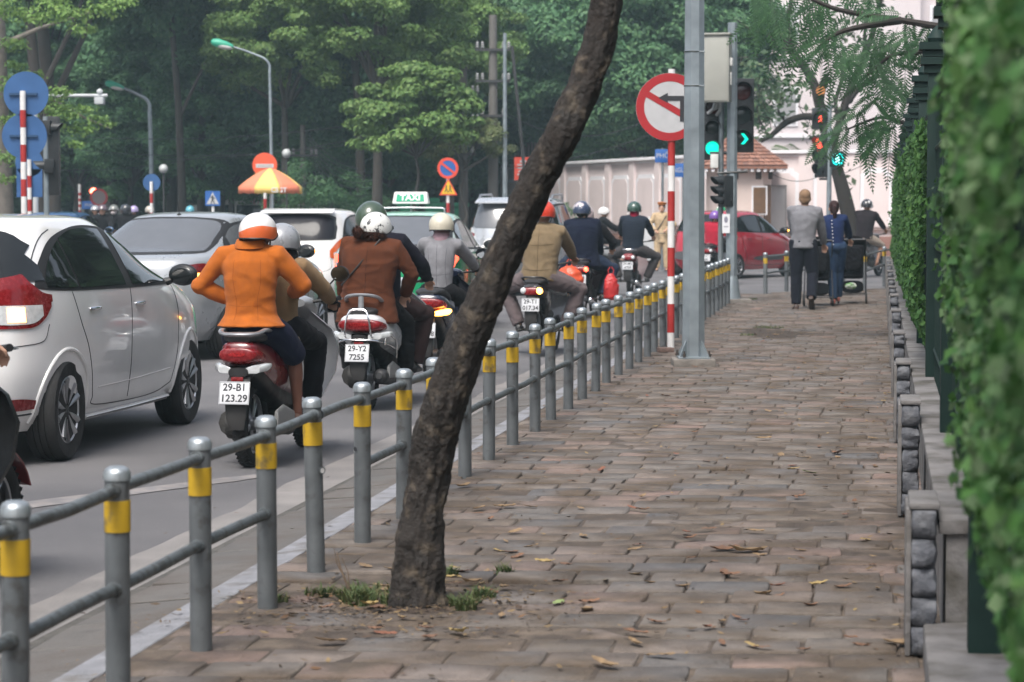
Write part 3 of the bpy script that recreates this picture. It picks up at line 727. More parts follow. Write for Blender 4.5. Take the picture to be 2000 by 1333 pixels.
def add_head(mb, H, yaw, s, pitch=0):
    Rm = Matrix.Rotation(yaw, 3, 'Z') @ Matrix.Rotation(pitch, 3, 'X')
    def w(x,y,z): return V(H) + Rm @ (V((x,y,z))*s)
    mb.ell(w(0,-.012,.03),(.075*s,.096*s,.092*s),20,14,Rm)
    mb.ell(w(0,.022,-.035),(.058*s,.066*s,.072*s),18,12,Rm)
    mb.ell(w(0,.052,-.083),(.026*s,.024*s,.02*s),12,8,Rm)                      # chin
    mb.tube([w(0,.09,.012), w(0,.108,-.02), w(0,.098,-.032)], [.009*s,.014*s,.013*s], 8, round_ends=True)
    mb.ell(w(0,.083,.028),(.05*s,.012*s,.010*s),12,8,Rm)                       # brow
    for sg in (-1,1):
        mb.ell(w(sg*.078,-.005,-.005),(.010*s,.021*s,.033*s),10,8,Rm)          # ear
        mb.ell(w(sg*.042,.055,-.022),(.024*s,.022*s,.022*s),10,8,Rm)           # cheek
    mb.ell(w(0,.083,-.056),(.026*s,.010*s,.006*s),10,6,Rm); mb.ell(w(0,.080,-.067),(.021*s,.010*s,.007*s),10,6,Rm)
    return w, Rm
HELM = {}
def add_helmet(parent, w, Rm, s, mat, style='half', trim=None, visor=None):
    rx, ry, rz_ = .126*s, .146*s, .128*s
    if style == 'full': rx, ry, rz_ = .13*s, .15*s, .145*s
    c = w(0,-.012,.022); n = 40; m = 14; mb = MB(); outer = []; inner = []
    def low(b):       # lower edge (fraction) by azimuth, front = +y
        f = math.sin(b)
        if style == 'half': return -.38 + .42*max(0, f)**1.5 - .10*max(0, 1-abs(f+.1)*1.6)
        if style == 'jockey': return -.42 + .50*max(0, f)**1.2 + .10*math.cos(b*2+math.pi)*(.5)
        return -.75 + .35*max(0, f)
    for k in (0, 1):
        q = 1 - .1*k; rings = []
        for i in range(m+1):
            ring = []
            for j in range(n):
                b = 2*math.pi*j/n; lo = math.asin(max(-.95, low(b))); a = lerp(math.pi/2*.999, lo, i/m)
                flare = 1 + .05*max(0, (i/m-.85)/.15)
                ring.append(c + Rm @ V((rx*q*flare*math.cos(a)*math.cos(b), ry*q*flare*math.cos(a)*math.sin(b), rz_*q*math.sin(a))))
            rings.append(ring)
        if k == 0: outer = rings
        else: inner = rings[::-1]
    mb.loft(outer + inner, False)
    sh = mb.build('helmet', mat, parent, sharp=60)
    e = MB(); e.tube(outer[-1] + [outer[-1][0]], .006*s, 6); e.build('helmet_rim', BLACKP, sh)
    if visor or style == 'jockey':
        mb = MB(); pts = []; pin = []
        for k in range(13):
            b = lerp(R(28), R(152), k/12); lo = math.asin(low(b)+.08)
            e0 = V((rx*math.cos(lo)*math.cos(b), ry*math.cos(lo)*math.sin(b), rz_*math.sin(lo)))
            e1 = e0 + V((0, .055*math.sin((k/12)*math.pi)**.6, -.014))*s
            pin.append(c + Rm@e0); pts.append(c + Rm@e1)
        th = V((0,0,.004)); mb.add(pin+pts+[p+th for p in pin]+[p+th for p in pts], [(k,k+1,14+k,13+k) for k in range(12)]+[(26+k,39+k,40+k,27+k) for k in range(12)]+[(13+k,14+k,40+k,39+k) for k in range(12)])
        mb.build('helmet_peak', visor or BLACKP, sh)
    st = MB()
    for sg in (-1,1): st.tube([w(sg*.088,0,-.01), w(sg*.07,.03,-.07), w(sg*.02,.05,-.11)], [.006*s]*3, 6)
    st.build('chin_strap', BLACKP, sh)
    return sh
def two_tone(name, top, low, z0, wav=.03, rough=.3, y0=0.03):    # a helmet painted in two colours along a wavy line (object space)
    m = pmat(name, top, rough, 0, .04, 20, coat=.6)
    N = m.node_tree.nodes; L = m.node_tree.links; b = N['Principled BSDF']
    for l in list(b.inputs['Base Color'].links): L.remove(l)
    tc = N.new('ShaderNodeTexCoord'); sx = N.new('ShaderNodeSeparateXYZ'); L.new(tc.outputs['Object'], sx.inputs[0])
    mu = N.new('ShaderNodeMath'); mu.operation = 'MULTIPLY'; L.new(sx.outputs[0], mu.inputs[0]); mu.inputs[1].default_value = 1/.06
    si = N.new('ShaderNodeMath'); si.operation = 'SINE'; L.new(mu.outputs[0], si.inputs[0])
    m2 = N.new('ShaderNodeMath'); m2.operation = 'MULTIPLY_ADD'; L.new(si.outputs[0], m2.inputs[0]); m2.inputs[1].default_value = -wav; L.new(sx.outputs[2], m2.inputs[2])
    gt = N.new('ShaderNodeMath'); gt.operation = 'GREATER_THAN'; L.new(m2.outputs[0], gt.inputs[0]); gt.inputs[1].default_value = z0
    mx = N.new('ShaderNodeMix'); mx.data_type = 'RGBA'; mx.inputs[6].default_value = (*low,1); mx.inputs[7].default_value = (*top,1)
    L.new(gt.outputs[0], mx.inputs[0]); L.new(mx.outputs[2], b.inputs['Base Color']); return m

def figure(name, label, loc, rz, pelvis, neck, hands, feet, group=None, s=1.0, jacket=None, trousers=None, skin=SKIN, shoe=None, hair=None, helmet=None,
           head_yaw=0, head_pitch=0, lat_yaw=0, epole=((-1,-.6,-.5),(1,-.6,-.5)), kpole=((-.4,1,.6),(.4,1,.6)), voxel=.012, coat=0, flare=1.12, width=1.0, hand_dir=None, curl=.8,
           toes=((0,1,0),(0,1,0)), short=False, skirt=None, sleeve=1.0, wrk=.006, collar=.05, gloves=None, bare_calf=False, mask=None, scarf=None, head_off=(0,.01,.0), belly=1.0, spread=.09):
    P = V(pelvis); Nk = V(neck); t = thing(name, label, 'person', loc, rz, group)
    lat = Matrix.Rotation(lat_yaw, 3, 'Z') @ V((1,0,0)); ax = (Nk - P).normalized(); lat = (lat - ax*lat.dot(ax)).normalized()
    fw = ax.cross(lat) * -1
    fw = lat.cross(ax) * -1
    if fw.y * math.cos(lat_yaw) < 0 and abs(lat_yaw) < 1.5: fw = -fw
    L = (Nk - P).length; Cs = P + ax*L*.90
    sh = [Cs + lat*sg*.168*s*width for sg in (-1,1)]; hp = [P + V((1,0,0))*sg*spread*s for sg in (-1,1)]
    body = MB(); top = MB(); leg = MB()
    # spine with a slight curve
    def sp(u, k=0): return P + ax*L*u + fw*(-.02*math.sin(u*math.pi))*s + fw*k
    body.tube([sp(0), sp(.3), sp(.6), sp(.9)], [.14*s,.12*s,.135*s,.10*s], 16, lat=lat, rad2=[.10*s,.09*s,.10*s,.07*s], round_ends=True)
    hc = Nk + ax*.02*s + V((0,.01,.098*s)) + V(head_off)*s
    body.tube([sp(.9), Nk, hc - V((0,0,.03*s))], [.075*s,.054*s,.052*s], 14)
    w, Rm = add_head(body, hc, head_yaw, s, head_pitch)
    elb = []
    for i, sg in enumerate((-1,1)):
        e, wr = ik(sh[i], hands[i], .275*s, .245*s, epole[i]); elb.append((e, wr))
        body.tube([sh[i], lerp(sh[i], e, .5), e, lerp(e, wr, .3), wr], [.045*s,.044*s,.036*s,.038*s,.024*s], 12, round_ends=True)
        hd = (wr - e).normalized() if hand_dir is None or hand_dir[i] is None else V(hand_dir[i])
        add_hand(body, wr, hd, sg, s, curl)
    kn = []
    for i, sg in enumerate((-1,1)):
        k, an = ik(hp[i], feet[i], .43*s, .41*s, kpole[i]); kn.append((k, an))
        body.tube([hp[i], lerp(hp[i], k, .5), k, lerp(k, an, .3), lerp(k, an, .75), an], [.075*s,.066*s,.05*s,.053*s,.034*s,.032*s], 12, round_ends=True)
        td = V(toes[i]).normalized(); body.ell(an + td*.06*s - V((0,0,.04*s)), (.04*s,.105*s,.03*s), 12, 8, td.to_track_quat('Y','Z').to_matrix())
    ob = remesh(body, 'body', min(voxel, .0105), skin, t, 3)
    # jacket
    if jacket:
        q = width*belly
        us = [-.10 - coat*.9, -.06-coat*.5, .05, .22, .42, .62, .80, .93, 1.0]
        rl = [.175*flare, .178*(1+flare)/2, .176, .163, .170, .185, .188, .148, .090]; rd = [.145*flare,.140*(1+flare)/2,.135,.126,.132,.138,.128,.10,.075]
        us = us if coat > 0 else [-.09] + us[2:]; rl = rl if coat > 0 else [.172] + rl[2:]; rd = rd if coat > 0 else [.13] + rd[2:]
        path = []
        for u in us:
            if u < 0: path.append(P + V((0,0,1))*L*u*(1 if coat < .3 else 1) + fw*(-.01) + ax*0)
            else: path.append(sp(u))
        top.tube(path, [r*s*q for r in rl], 24, lat=lat, rad2=[r*s*belly for r in rd])
        for i, sg in enumerate((-1,1)):
            e, wr = elb[i]; cuff = lerp(e, wr, .97*sleeve)
            top.tube([sh[i] - lat*sg*.03*s, sh[i] + lat*sg*.012*s, lerp(sh[i], e, .35), e, lerp(e, wr, .35), cuff], [.066*s,.072*s,.070*s,.061*s,.061*s,.046*s], 16, round_ends=False)
            top.tube([Nk - ax*.035*s, lerp(Nk, sh[i], .55) - ax*.005*s, sh[i] + lat*sg*.01*s], [.070*s,.064*s,.060*s], 14, round_ends=True)
            top.ell(e, (.060*s,)*3, 12, 8); top.ell(sh[i], (.070*s,)*3, 12, 8)
        if collar: top.tube([Nk - ax*.05*s, Nk + ax*collar*s*.6], [.082*s,.068*s], 16, lat=lat)
        remesh(top, 'jacket', voxel, jacket, t, 7, wrk*.9, 5.2, (1,1,1.7))
    if skirt:
        m = MB(); k0, k1 = kn[0][0], kn[1][0]
        for i in (0,1): m.tube([hp[i]-V((0,0,.05)), lerp(hp[i], kn[i][0], .5), lerp(hp[i], kn[i][0], .93)], [.115*s,.112*s,.09*s], 14, round_ends=True)
        m.ell(P-V((0,-.01,.085)),(.205*s,.165*s,.085*s),20,10); m.tube([P+V((0,.10,-.05))*s, lerp((k0+k1)/2, P, .25)], [.12*s,.10*s], 14, rad2=[.09*s,.06*s], lat=(1,0,0))
        remesh(m, 'skirt', voxel, skirt, t, 4, .004, 7)
    if trousers:
        for i in (0,1):
            k, an = kn[i]; end = lerp(k, an, .06 if short else .93)
            leg.tube([hp[i], lerp(hp[i], k, .45), k, lerp(k, end, .35), end + (end-k)*.06], [.112*s,.103*s,.080*s,.078*s,(.08 if short else .068)*s], 16, round_ends=False)
            leg.ell(k, (.080*s,)*3, 12, 8); leg.ell(hp[i], (.113*s,)*3, 14, 8)
        leg.ell(P - V((0,0,.0)), (.172*s*width,.138*s,.12*s), 20, 10)
        remesh(leg, 'trousers', voxel, trousers, t, 4, wrk*1.1, 8, (1,1,1.6))
    if shoe:
        for i in (0,1):
            k, an = kn[i]; td = V(toes[i]).normalized(); q = td.to_track_quat('Y','Z').to_matrix(); m = MB()
            c = an - q @ V((0,0,.048*s)); rings = []
            for (y, hw, z0, z1) in ((-.075,.022,-.02,.02),(-.06,.034,-.028,.05),(-.01,.036,-.028,.055),(.06,.042,-.028,.03),(.12,.045,-.028,.014),(.165,.034,-.026,.004),(.185,.012,-.022,-.008)):
                rings.append([c + q @ V((hw*s*math.copysign(abs(math.cos(a))**.7, math.cos(a)), y*s, s*((z0+z1)/2 + (z1-z0)/2*math.sin(a)))) for a in [2*math.pi*j/14 for j in range(14)]])
            m.loft(rings); m.build('shoe', shoe, t)
    if gloves:
        for i, sg in enumerate((-1,1)):
            m = MB(); e, wr = elb[i]; hd = (wr-e).normalized() if hand_dir is None or hand_dir[i] is None else V(hand_dir[i])
            add_hand(m, wr, hd, sg, s*1.14, curl); m.tube([lerp(e,wr,.85), wr+hd*.02*s],[.034*s,.03*s],12); remesh(m,'glove',.009,gloves,t,2)
    if hair:
        kind, hm = hair; m = MB()
        if kind in ('short','tail','bun'):
            m.ell(w(0,-.022,.045),(.082*s,.10*s,.09*s),20,12,Rm); m.ell(w(0,-.05,-.01),(.072*s,.062*s,.075*s),16,10,Rm)
        if kind == 'tail':
            m.tube([w(0,-.10,.045), w(0,-.15,.02), w(0,-.145,-.06), w(.0,-.12,-.15), w(0,-.11,-.19)], [.028*s,.032*s,.034*s,.024*s,.008*s], 12)
        if kind == 'bun':
            m.ell(w(-.05,-.09,-.055),(.045*s,.04*s,.045*s)); m.tube([w(-.07,-.06,-.04), w(0,-.10,-.055), w(.07,-.05,-.04)], [.04*s,.05*s,.04*s], 12)
        if kind == 'long':
            m.tube([w(0,-.05,.0), w(.0,-.085,-.10), w(.02,-.10,-.25), w(.03,-.09,-.42)], [.085*s,.08*s,.06*s,.02*s], 16, rad2=[.06*s,.045*s,.035*s,.015*s], lat=(1,0,0))
        if kind == 'longside':
            m.tube([w(.05,-.02,-.04), w(.07,-.03,-.15), w(.085,-.04,-.28), w(.085,-.03,-.42), w(.08,-.02,-.5)], [.06*s,.055*s,.045*s,.035*s,.012*s], 14)
        remesh(m, 'hair', .009, hm, t, 2, .005, 28, (1,1,.35))
    if mask:
        m = MB(); m.ell(w(0,.03,-.045),(.078*s,.085*s,.06*s),18,10,Rm); m.build('face_mask', mask, t)
    if scarf:
        m = MB(); m.tube([Nk - V((0,0,.03*s)), Nk + V((0,0,.03*s)), hc - V((0,0,.07*s))], [.088*s,.08*s,.078*s], 18, rad2=[.09*s,.085*s,.085*s], lat=lat); m.ell(hc-V((0,-.02,.06))*s,(.078*s,.095*s,.05*s),16,8)
        remesh(m, 'scarf', .009, scarf, t, 2, .006, 14, (.4,.4,2.4))
    if helmet: add_helmet(t, w, Rm, s, **helmet)
    if abs(head_yaw) > 2 or name == 'officer_face':
        pass
    for sg in (-1,1):
        m = MB(); m.ell(w(sg*.03,.078,.010),(.0125*s,.008*s,.008*s),10,6,Rm); e_ = m.build('eye', pmat('eye white',(.5,.48,.46),.3,0,0), t)
        m = MB(); m.ell(w(sg*.03,.0855,.010),(.0055*s,.003*s,.006*s),8,5,Rm); m.build('iris', BLACKINK, e_)
    m = MB(); m.ell(w(0,.090,-.0615),(.02*s,.0045*s,.0035*s),10,5,Rm); m.build('mouth', pmat('lips',(.35,.12,.1),.5,0,0), t)
    return t, w, Rm, sp
def seams(t, lines, part='jacket', r=.0016, mat=None, name='seam'):   # stitched lines laid on the back of a garment: lines of (x, z)
    o = [c for c in t.children if c.name.split('.')[0] == part][0]; me = o.data
    bv = BVHTree.FromPolygons([v.co for v in me.vertices], [tuple(p.vertices) for p in me.polygons])
    for ln in lines:
        pts = []
        for q in smoothpath(ln, 6):
            h = bv.ray_cast(V((q[0], -2, q[1])), V((0,1,0)))
            if h[0] is not None: pts.append(h[0])
        if len(pts) > 2: mb = MB(); mb.tube(pts, r, 5); mb.build(name, mat, t)
def fur(t, c, r, mat, name='fur_collar', n=900, seed=1, L=.03):
    q = random.Random(seed); mb = MB(); mb.ell(c, [x*.85 for x in r], 16, 10)
    for _ in range(n):
        d = V((q.gauss(0,1),q.gauss(0,1),q.gauss(0,1))).normalized(); p = V(c)+V((d.x*r[0]*.84,d.y*r[1]*.84,d.z*r[2]*.84)); e = p + (d+V((q.gauss(0,.5),q.gauss(0,.5),q.gauss(-.3,.5)))).normalized()*L
        w = V((-d.y,d.x,.2)).normalized()*.004; mb.add([p-w,p+w,e],[(0,1,2)])
    mb.build(name, mat, t, fix=False)
# ---------------------------------------------------------------- motorbikes (rear wheel touches the road at the origin, heading +y)
def mwheel(t, y, r, w, spokes=False, x=0, steer=0):
    M = Matrix.Translation((x, y, r)) @ Matrix.Rotation(steer, 4, 'Z') @ Matrix.Rotation(R(90), 4, 'Y')
    mb = MB(); pr = []; k = w/2
    for a in range(0, 13): 
        b = lerp(R(-95), R(95), a/12); pr.append((r - k + k*math.cos(b)*1.0, k*math.sin(b)*.98))
    mb.lathe([(r*.70,-k*.55)] + pr + [(r*.70,k*.55),(r*.66,0)], 40, M)
    mb.v = mb.v; o = mb.build('wheel', RUBBER, t, sharp=60)
    g = MB()                                           # tread blocks
    for j in range(44):
        a = 2*math.pi*j/44
        for sg in (-1,1):
            c = V((math.cos(a)*(r-.004), math.sin(a)*(r-.004), sg*w*.24)); rot = Matrix.Rotation(a,3,'Z') @ Matrix.Rotation(sg*.5,3,'X')
            b = MB(); b.box((0,0,0),(.010,.020,w*.30),rot); g.add([M @ (V(v)+c) for v in b.v], b.f)
    g.build('tread', RUBBER, o)
    mb = MB(); mb.lathe([(r*.72,-k*.5),(r*.72,k*.5),(r*.64,k*.5),(r*.62,0),(r*.64,-k*.5)], 32, M)
    if spokes:
        for j in range(24):
            a = 2*math.pi*j/24; mb.tube([M@V((.03*math.cos(a+.5),.03*math.sin(a+.5),(j%2-.5)*.05)), M@V((r*.67*math.cos(a),r*.67*math.sin(a),0))], .0025, 4)
    else:
        for j in range(5):
            a = 2*math.pi*j/5
            for da in (-.16,.16): mb.tube([M@V((.03*math.cos(a),.03*math.sin(a),0)), M@V((r*.66*math.cos(a+da),r*.66*math.sin(a+da),0))], [.016,.011], 6)
    mb.tube([M@V((0,0,-.06)), M@V((0,0,.06))], .042, 14)
    mb.build('rim', ALLOY, o)
    return o
def sect(y, z, hw, hh, n=18, e=.75, x=0):
    return [V((x+hw*math.copysign(abs(math.cos(a))**e, math.cos(a)), y, z+hh*math.copysign(abs(math.sin(a))**e, math.sin(a)))) for a in [2*math.pi*k/n for k in range(n)]]
def loftsec(secs, k=4, **kw): return [sect(*q, **kw) for q in smoothpath(secs, k)]
def make_plate(t, c, tilt, l1, l2, w=.19, h=.14):
    M = Matrix.Translation(c) @ Matrix.Rotation(tilt, 4, 'X')
    mb = MB(); mb.box((0,0,0),(w,.004,h)); mb.v=[tuple(M@V(v)) for v in mb.v]; o = mb.build('licence_plate', pmat('plate white',(.55,.56,.58),.4,0,.05,20), t, bevel=.0015)
    text('plate_lettering', l1, .062, BLACKINK, o, M @ Matrix.Translation((0,-.003,h*.24)) @ Matrix.Rotation(R(90),4,'X'), .0008, sx=.98, bold=.0012)
    text('plate_lettering', l2, .062, BLACKINK, o, M @ Matrix.Translation((0,-.003,-h*.24)) @ Matrix.Rotation(R(90),4,'X'), .0008, sx=1.0, bold=.0012)
    mb = MB(); 
    for (a,b,c_,d_) in ((0,h/2-.004,w-.008,.003),(0,-h/2+.004,w-.008,.003),(w/2-.004,0,.003,h-.008),(-w/2+.004,0,.003,h-.008)): mb.box((a,-.003,b),(c_,.002,d_))
    mb.v=[tuple(M@V(v)) for v in mb.v]; mb.build('plate_border', pmat('grey border',(.25,.26,.28),.5,0,0), o)
def mirror(t, x, y, z, sg, col=BLACKP, out=.08):
    mb = MB(); mb.tube([(x,y,z-.17),(x+sg*.02,y+.0,z-.08),(x+sg*out*.8,y,z-.03)], .0055, 8); o = mb.build('mirror', BLACKP, t)
    M = Matrix.Translation((x+sg*(out+.02),y,z)) @ Matrix.Rotation(-sg*R(18),4,'Z') @ Matrix.Rotation(R(90),4,'X') @ Matrix.Diagonal((1.35,1,1,1))
    mb = MB(); mb.lathe([(.001,-.028),(.04,-.02),(.052,.0),(.052,.006),(.047,.007)], 24, M); mb.build('mirror_shell', col, o)
    mb = MB(); mb.lathe([(.046,.006),(.046,.0085),(.001,.0085)], 24, M); mb.build('mirror_glass', pmat('mirror glass',(.75,.78,.8),.03,1,0), o)
def scooter(name, label, loc, rz, body=REDP, body2=BLACKP, tail=REDLENS, ind=CLEARLENS, l1='29-B1', l2='123.29', ps=1.0, rail='arc', mirrors=(1,1), handle_y=1.0, shield=None, ind_on=None, tail_on=None, crash=False, group=None, plate=True, tail_z=0, wide=1.0, steer=0):
    t = thing(name, label, 'motorbike', loc, rz, group); r = .262; shield = shield or body
    mwheel(t, 0, r, .098); mwheel(t, 1.27, r, .085, steer=steer)
    # tail body
    q = wide
    mb = MB(); mb.loft(loftsec([(-.27,.72+tail_z,.055*q,.030),(-.245,.725+tail_z,.10*q,.055),(-.16,.70+tail_z,.125*q,.085),(.0,.64+tail_z,.145*q,.13),(.2,.59,.15*q,.155),(.42,.54,.155*q,.15),(.60,.48,.15*q,.13),(.72,.42,.13*q,.09)])); mb.build('body_panel', body, t)
    mb = MB(); mb.loft(loftsec([(-.17,.60+tail_z*.6,.085,.05),(-.05,.56,.115,.075),(.2,.48,.12,.11),(.5,.40,.12,.12),(.68,.34,.10,.08)])); mb.build('lower_panel', body2, t)
    # seat
    mb = MB(); mb.loft(loftsec([(-.24,.79+tail_z,.07,.018),(-.17,.80+tail_z,.115,.030),(.0,.80+tail_z*.8,.13,.040),(.22,.785,.135,.042),(.34,.75,.135,.035),(.52,.735,.13,.04),(.64,.72,.08,.03)])); mb.build('seat', pmat('seat vinyl',(.02,.02,.022),.55,0,.1,30,.2,150), t)
    # tail light: wraps the tail
    mb = MB(); mb.loft(loftsec([(-.283,.705+tail_z,.075*q,.022),(-.27,.70+tail_z,.112*q,.045),(-.20,.69+tail_z,.132*q,.055),(-.12,.68+tail_z,.135*q,.045)])); mb.build('tail_light', tail_on or tail, t)
    if tail_on is None:
        mb = MB(); mb.loft(loftsec([(-.287,.703+tail_z,.05*q,.012),(-.275,.70+tail_z,.06*q,.016),(-.24,.70+tail_z,.06*q,.02)])); mb.build('lamp_reflector', pmat('inner red',(.30,.01,.012),.3,.3,.3,90), t)
    for sg in (-1,1):
        m_ = ind_on if (ind_on and sg == 1) else ind
        mb = MB(); mb.loft([sect(-.25+.0,.605+tail_z,.012,.018,x=sg*.055*q), sect(-.24,.613+tail_z,.03,.026,x=sg*.10*q), sect(-.18,.622+tail_z,.028,.026,x=sg*.142*q), sect(-.10,.628+tail_z,.012,.015,x=sg*.155*q)])
        mb.build('indicator', m_, t)
    mb = MB(); mb.loft([sect(-.262,.595+tail_z,.06,.028), sect(-.20,.59+tail_z,.075,.04), sect(-.1,.58+tail_z,.08,.05)]); mb.build('number_light_cowl', BLACKP, t)
    mb = MB(); mb.box((0,-.272,.555+tail_z),(.075,.012,.025)); mb.build('reflector', REDLENS, t, bevel=.003)
    # mudguard with plate
    mb = MB(); mb.tube([(0,-.17,.60+tail_z),(0,-.26,.53+tail_z*.5),(0,-.30,.42),(0,-.31,.32),(0,-.29,.25)],[.06,.075,.07,.062,.045],16,lat=(1,0,0),rad2=[.03,.012,.009,.008,.006]); mb.build('mudguard', pmat('dusty black plastic',(.028,.027,.027),.7,0,.2,12), t)
    if plate: make_plate(t, (0,-.335,.475+tail_z*.5), R(-14), l1, l2)
    # engine, swing arm, shock, exhaust
    mb = MB(); mb.box((-.085,.22,.27),(.08,.50,.15)); mb.tube([(-.14,0,.262),(-.04,0,.262)], .095, 20); mb.tube([(-.16,.42,.28),(-.02,.42,.28)], .105, 20); mb.box((0,.55,.29),(.2,.18,.2)); mb.tube([(-.125,.02,.262),(-.135,.4,.27)], [.09,.08], 10)
    mb.build('engine', ENGINE, t, bevel=.012)
    mb = MB(); mb.tube([(.05,.5,.22),(.14,.35,.20)], .016, 10); mb.tube([(.145,.32,.22),(.15,-.17,.275)], [.052,.062], 18, round_ends=True); mb.tube([(.15,-.17,.275),(.15,-.235,.285)], [.03,.026], 12); ex = mb.build('exhaust', pmat('exhaust black',(.035,.035,.037),.5,.4,.2,20), t)
    mb = MB(); mb.loft([sect(-.14,.31,.012,.05,x=.205), sect(.0,.32,.014,.065,x=.208), sect(.26,.28,.010,.045,x=.20)]); mb.build('heat_shield', pmat('dull silver plastic',(.22,.22,.22),.45,.3,.15,15), ex)
    for sg in (-1,):
        mb = MB(); mb.tube([(sg*.10,-.03,.30),(sg*.10,.04,.58)], .012, 8)
        for k in range(14): 
            z = .36+k*.014; mb.tube([(sg*.10+.028*math.cos(a),lerp(-.03,.04,(z-.3)/.28)+.028*math.sin(a),z+.014*a/6.28) for a in [6.28*j/8 for j in range(9)]], .004, 5)
        mb.build('shock_absorber', ENGINE, t)
    # floor, leg shield, front
    mb = MB(); mb.loft([sect(.55,.30,.16,.04), sect(.75,.27,.17,.035), sect(.93,.30,.16,.04)]); mb.build('footboard', BLACKP, t)
    mb = MB(); rg = []
    for (y,z,hw) in ((.90,.26,.15),(.98,.36,.20),(1.02,.52,.28),(1.04,.68,.30),(1.02,.80,.26),(.98,.90,.15)):
        ring = []
        for k in range(17):
            u = k/8-1; ring.append(V((u*hw, y + .10*(1-u*u) - .02, z + .03*(1-u*u))))
        ring += [p - V((0,.03,0)) for p in ring[::-1]]; rg.append(ring)
    mb.loft(rg); mb.build('leg_shield', shield, t)
    mb = MB(); mb.loft(loftsec([(.90,.97,.10,.03),(.97,.96,.13,.06),(1.05,.93,.14,.08),(1.13,.88,.10,.09),(1.18,.80,.05,.05)])); mb.build('handlebar_cowl', shield, t)
    mb = MB(); mb.tube([(0,1.04,.92),(0,1.11,.80),(0,1.16,.66),(0,1.17,.54),(0,1.12,.46)],[.04,.10,.12,.09,.03],16,lat=(1,0,0),rad2=[.03,.06,.07,.06,.03]); mb.build('front_fairing', body, t)
    mb = MB(); mb.loft([[V((x*.065, 1.27+(r+.035)*math.cos(a)+ (0), r+(r+.035+.0)*math.sin(a) - .015*abs(x)**2)) for x in (-1,-.5,0,.5,1)]+[V((x*.062, 1.27+(r+.028)*math.cos(a), r+(r+.028)*math.sin(a)-.015*abs(x)**2)) for x in (1,.5,0,-.5,-1)] for a in [lerp(R(20),R(170),k/12) for k in range(13)]]); mb.build('front_mudguard', body, t)
    mb = MB()
    for sg in (-1,1): mb.tube([(sg*.06,1.27,r),(sg*.06,1.10,.66),(sg*.03,1.04,.85)], [.018,.02,.02], 10)
    mb.build('fork', ENGINE, t)
    mb = MB(); mb.tube([(-.30,.90,1.0),(-.2,.98,.985),(0,1.02,.96),(.2,.98,.985),(.30,.90,1.0)], .011, 10); hb = mb.build('handlebar', ENGINE, t)
    for sg in (-1,1):
        mb = MB(); mb.tube([(sg*.34,.865,1.005),(sg*.23,.955,.99)], .017, 12); mb.build('grip', BLACKP, hb)
        mb = MB(); mb.tube([(sg*.345,.92,1.0),(sg*.30,.96,.995),(sg*.21,1.0,.985)], .006, 6); mb.build('brake_lever', ALLOY, hb)
        if mirrors[(sg+1)//2]: mirror(t, sg*.23, .93, 1.16, sg)
    if rail == 'arc':
        mb = MB(); pth = [(-.12,.10,.80),(-.135,-.02,.835+tail_z),(-.135,-.14,.845+tail_z),(-.115,-.215,.83+tail_z),(-.07,-.255,.825+tail_z),(0,-.27,.825+tail_z),(.07,-.255,.825+tail_z),(.115,-.215,.83+tail_z),(.135,-.14,.845+tail_z),(.135,-.02,.835+tail_z),(.12,.10,.80)]
        mb.tube([V(p[:3]) for p in smoothpath(pth, 4)], .017, 10, rad2=.012); mb.build('grab_rail', pmat('silver rail',(.36,.37,.39),.35,.7,.1,12), t)
    if rail == 'high':
        mb = MB(); pth = [(-.135,.08,.80),(-.145,-.04,.86+tail_z),(-.13,-.14,.905+tail_z),(-.08,-.185,.925+tail_z),(0,-.195,.93+tail_z),(.08,-.185,.925+tail_z),(.13,-.14,.905+tail_z),(.145,-.04,.86+tail_z),(.135,.08,.80)]
        mb.tube([V(p[:3]) for p in smoothpath(pth, 4)], .018, 10, rad2=.012); mb.tube([(0,-.195,.93+tail_z),(0,-.2,.80+tail_z)], .022, 8, rad2=.01, lat=(1,0,0)); mb.build('grab_rail', MATS.get('silver rail') or pmat('silver rail',(.36,.37,.39),.35,.7,.1,12), t)
    if crash:
        for pth in ([(-.185,.35,.42),(-.20,.1,.48),(-.19,-.15,.53),(-.12,-.29,.56),(0,-.32,.565),(.12,-.29,.56),(.19,-.15,.53),(.20,.1,.48),(.185,.35,.42)],
                    [(-.105,-.16,.575),(-.105,-.30,.60),(-.09,-.315,.72),(-.06,-.30,.79),(0,-.295,.80),(.06,-.30,.79),(.09,-.315,.72),(.105,-.30,.60),(.105,-.16,.575)],
                    [(.19,-.2,.52),(.2,-.18,.60),(.205,.0,.58),(.205,.15,.52),(.2,.16,.40)]):
            mb = MB(); mb.tube([V(p[:3]) for p in smoothpath(pth, 4)], .0075, 8); mb.build('guard_bar', CHROME, t)
    mb = MB(); mb.tube([(-.03,.5,.25),(-.14,.45,.05)], .009, 6); mb.tube([(.14,.48,.24),(.22,.46,.24)], .012, 8); mb.tube([(-.14,.48,.24),(-.22,.46,.24)], .012, 8); mb.build('stand', ENGINE, t)
    return t
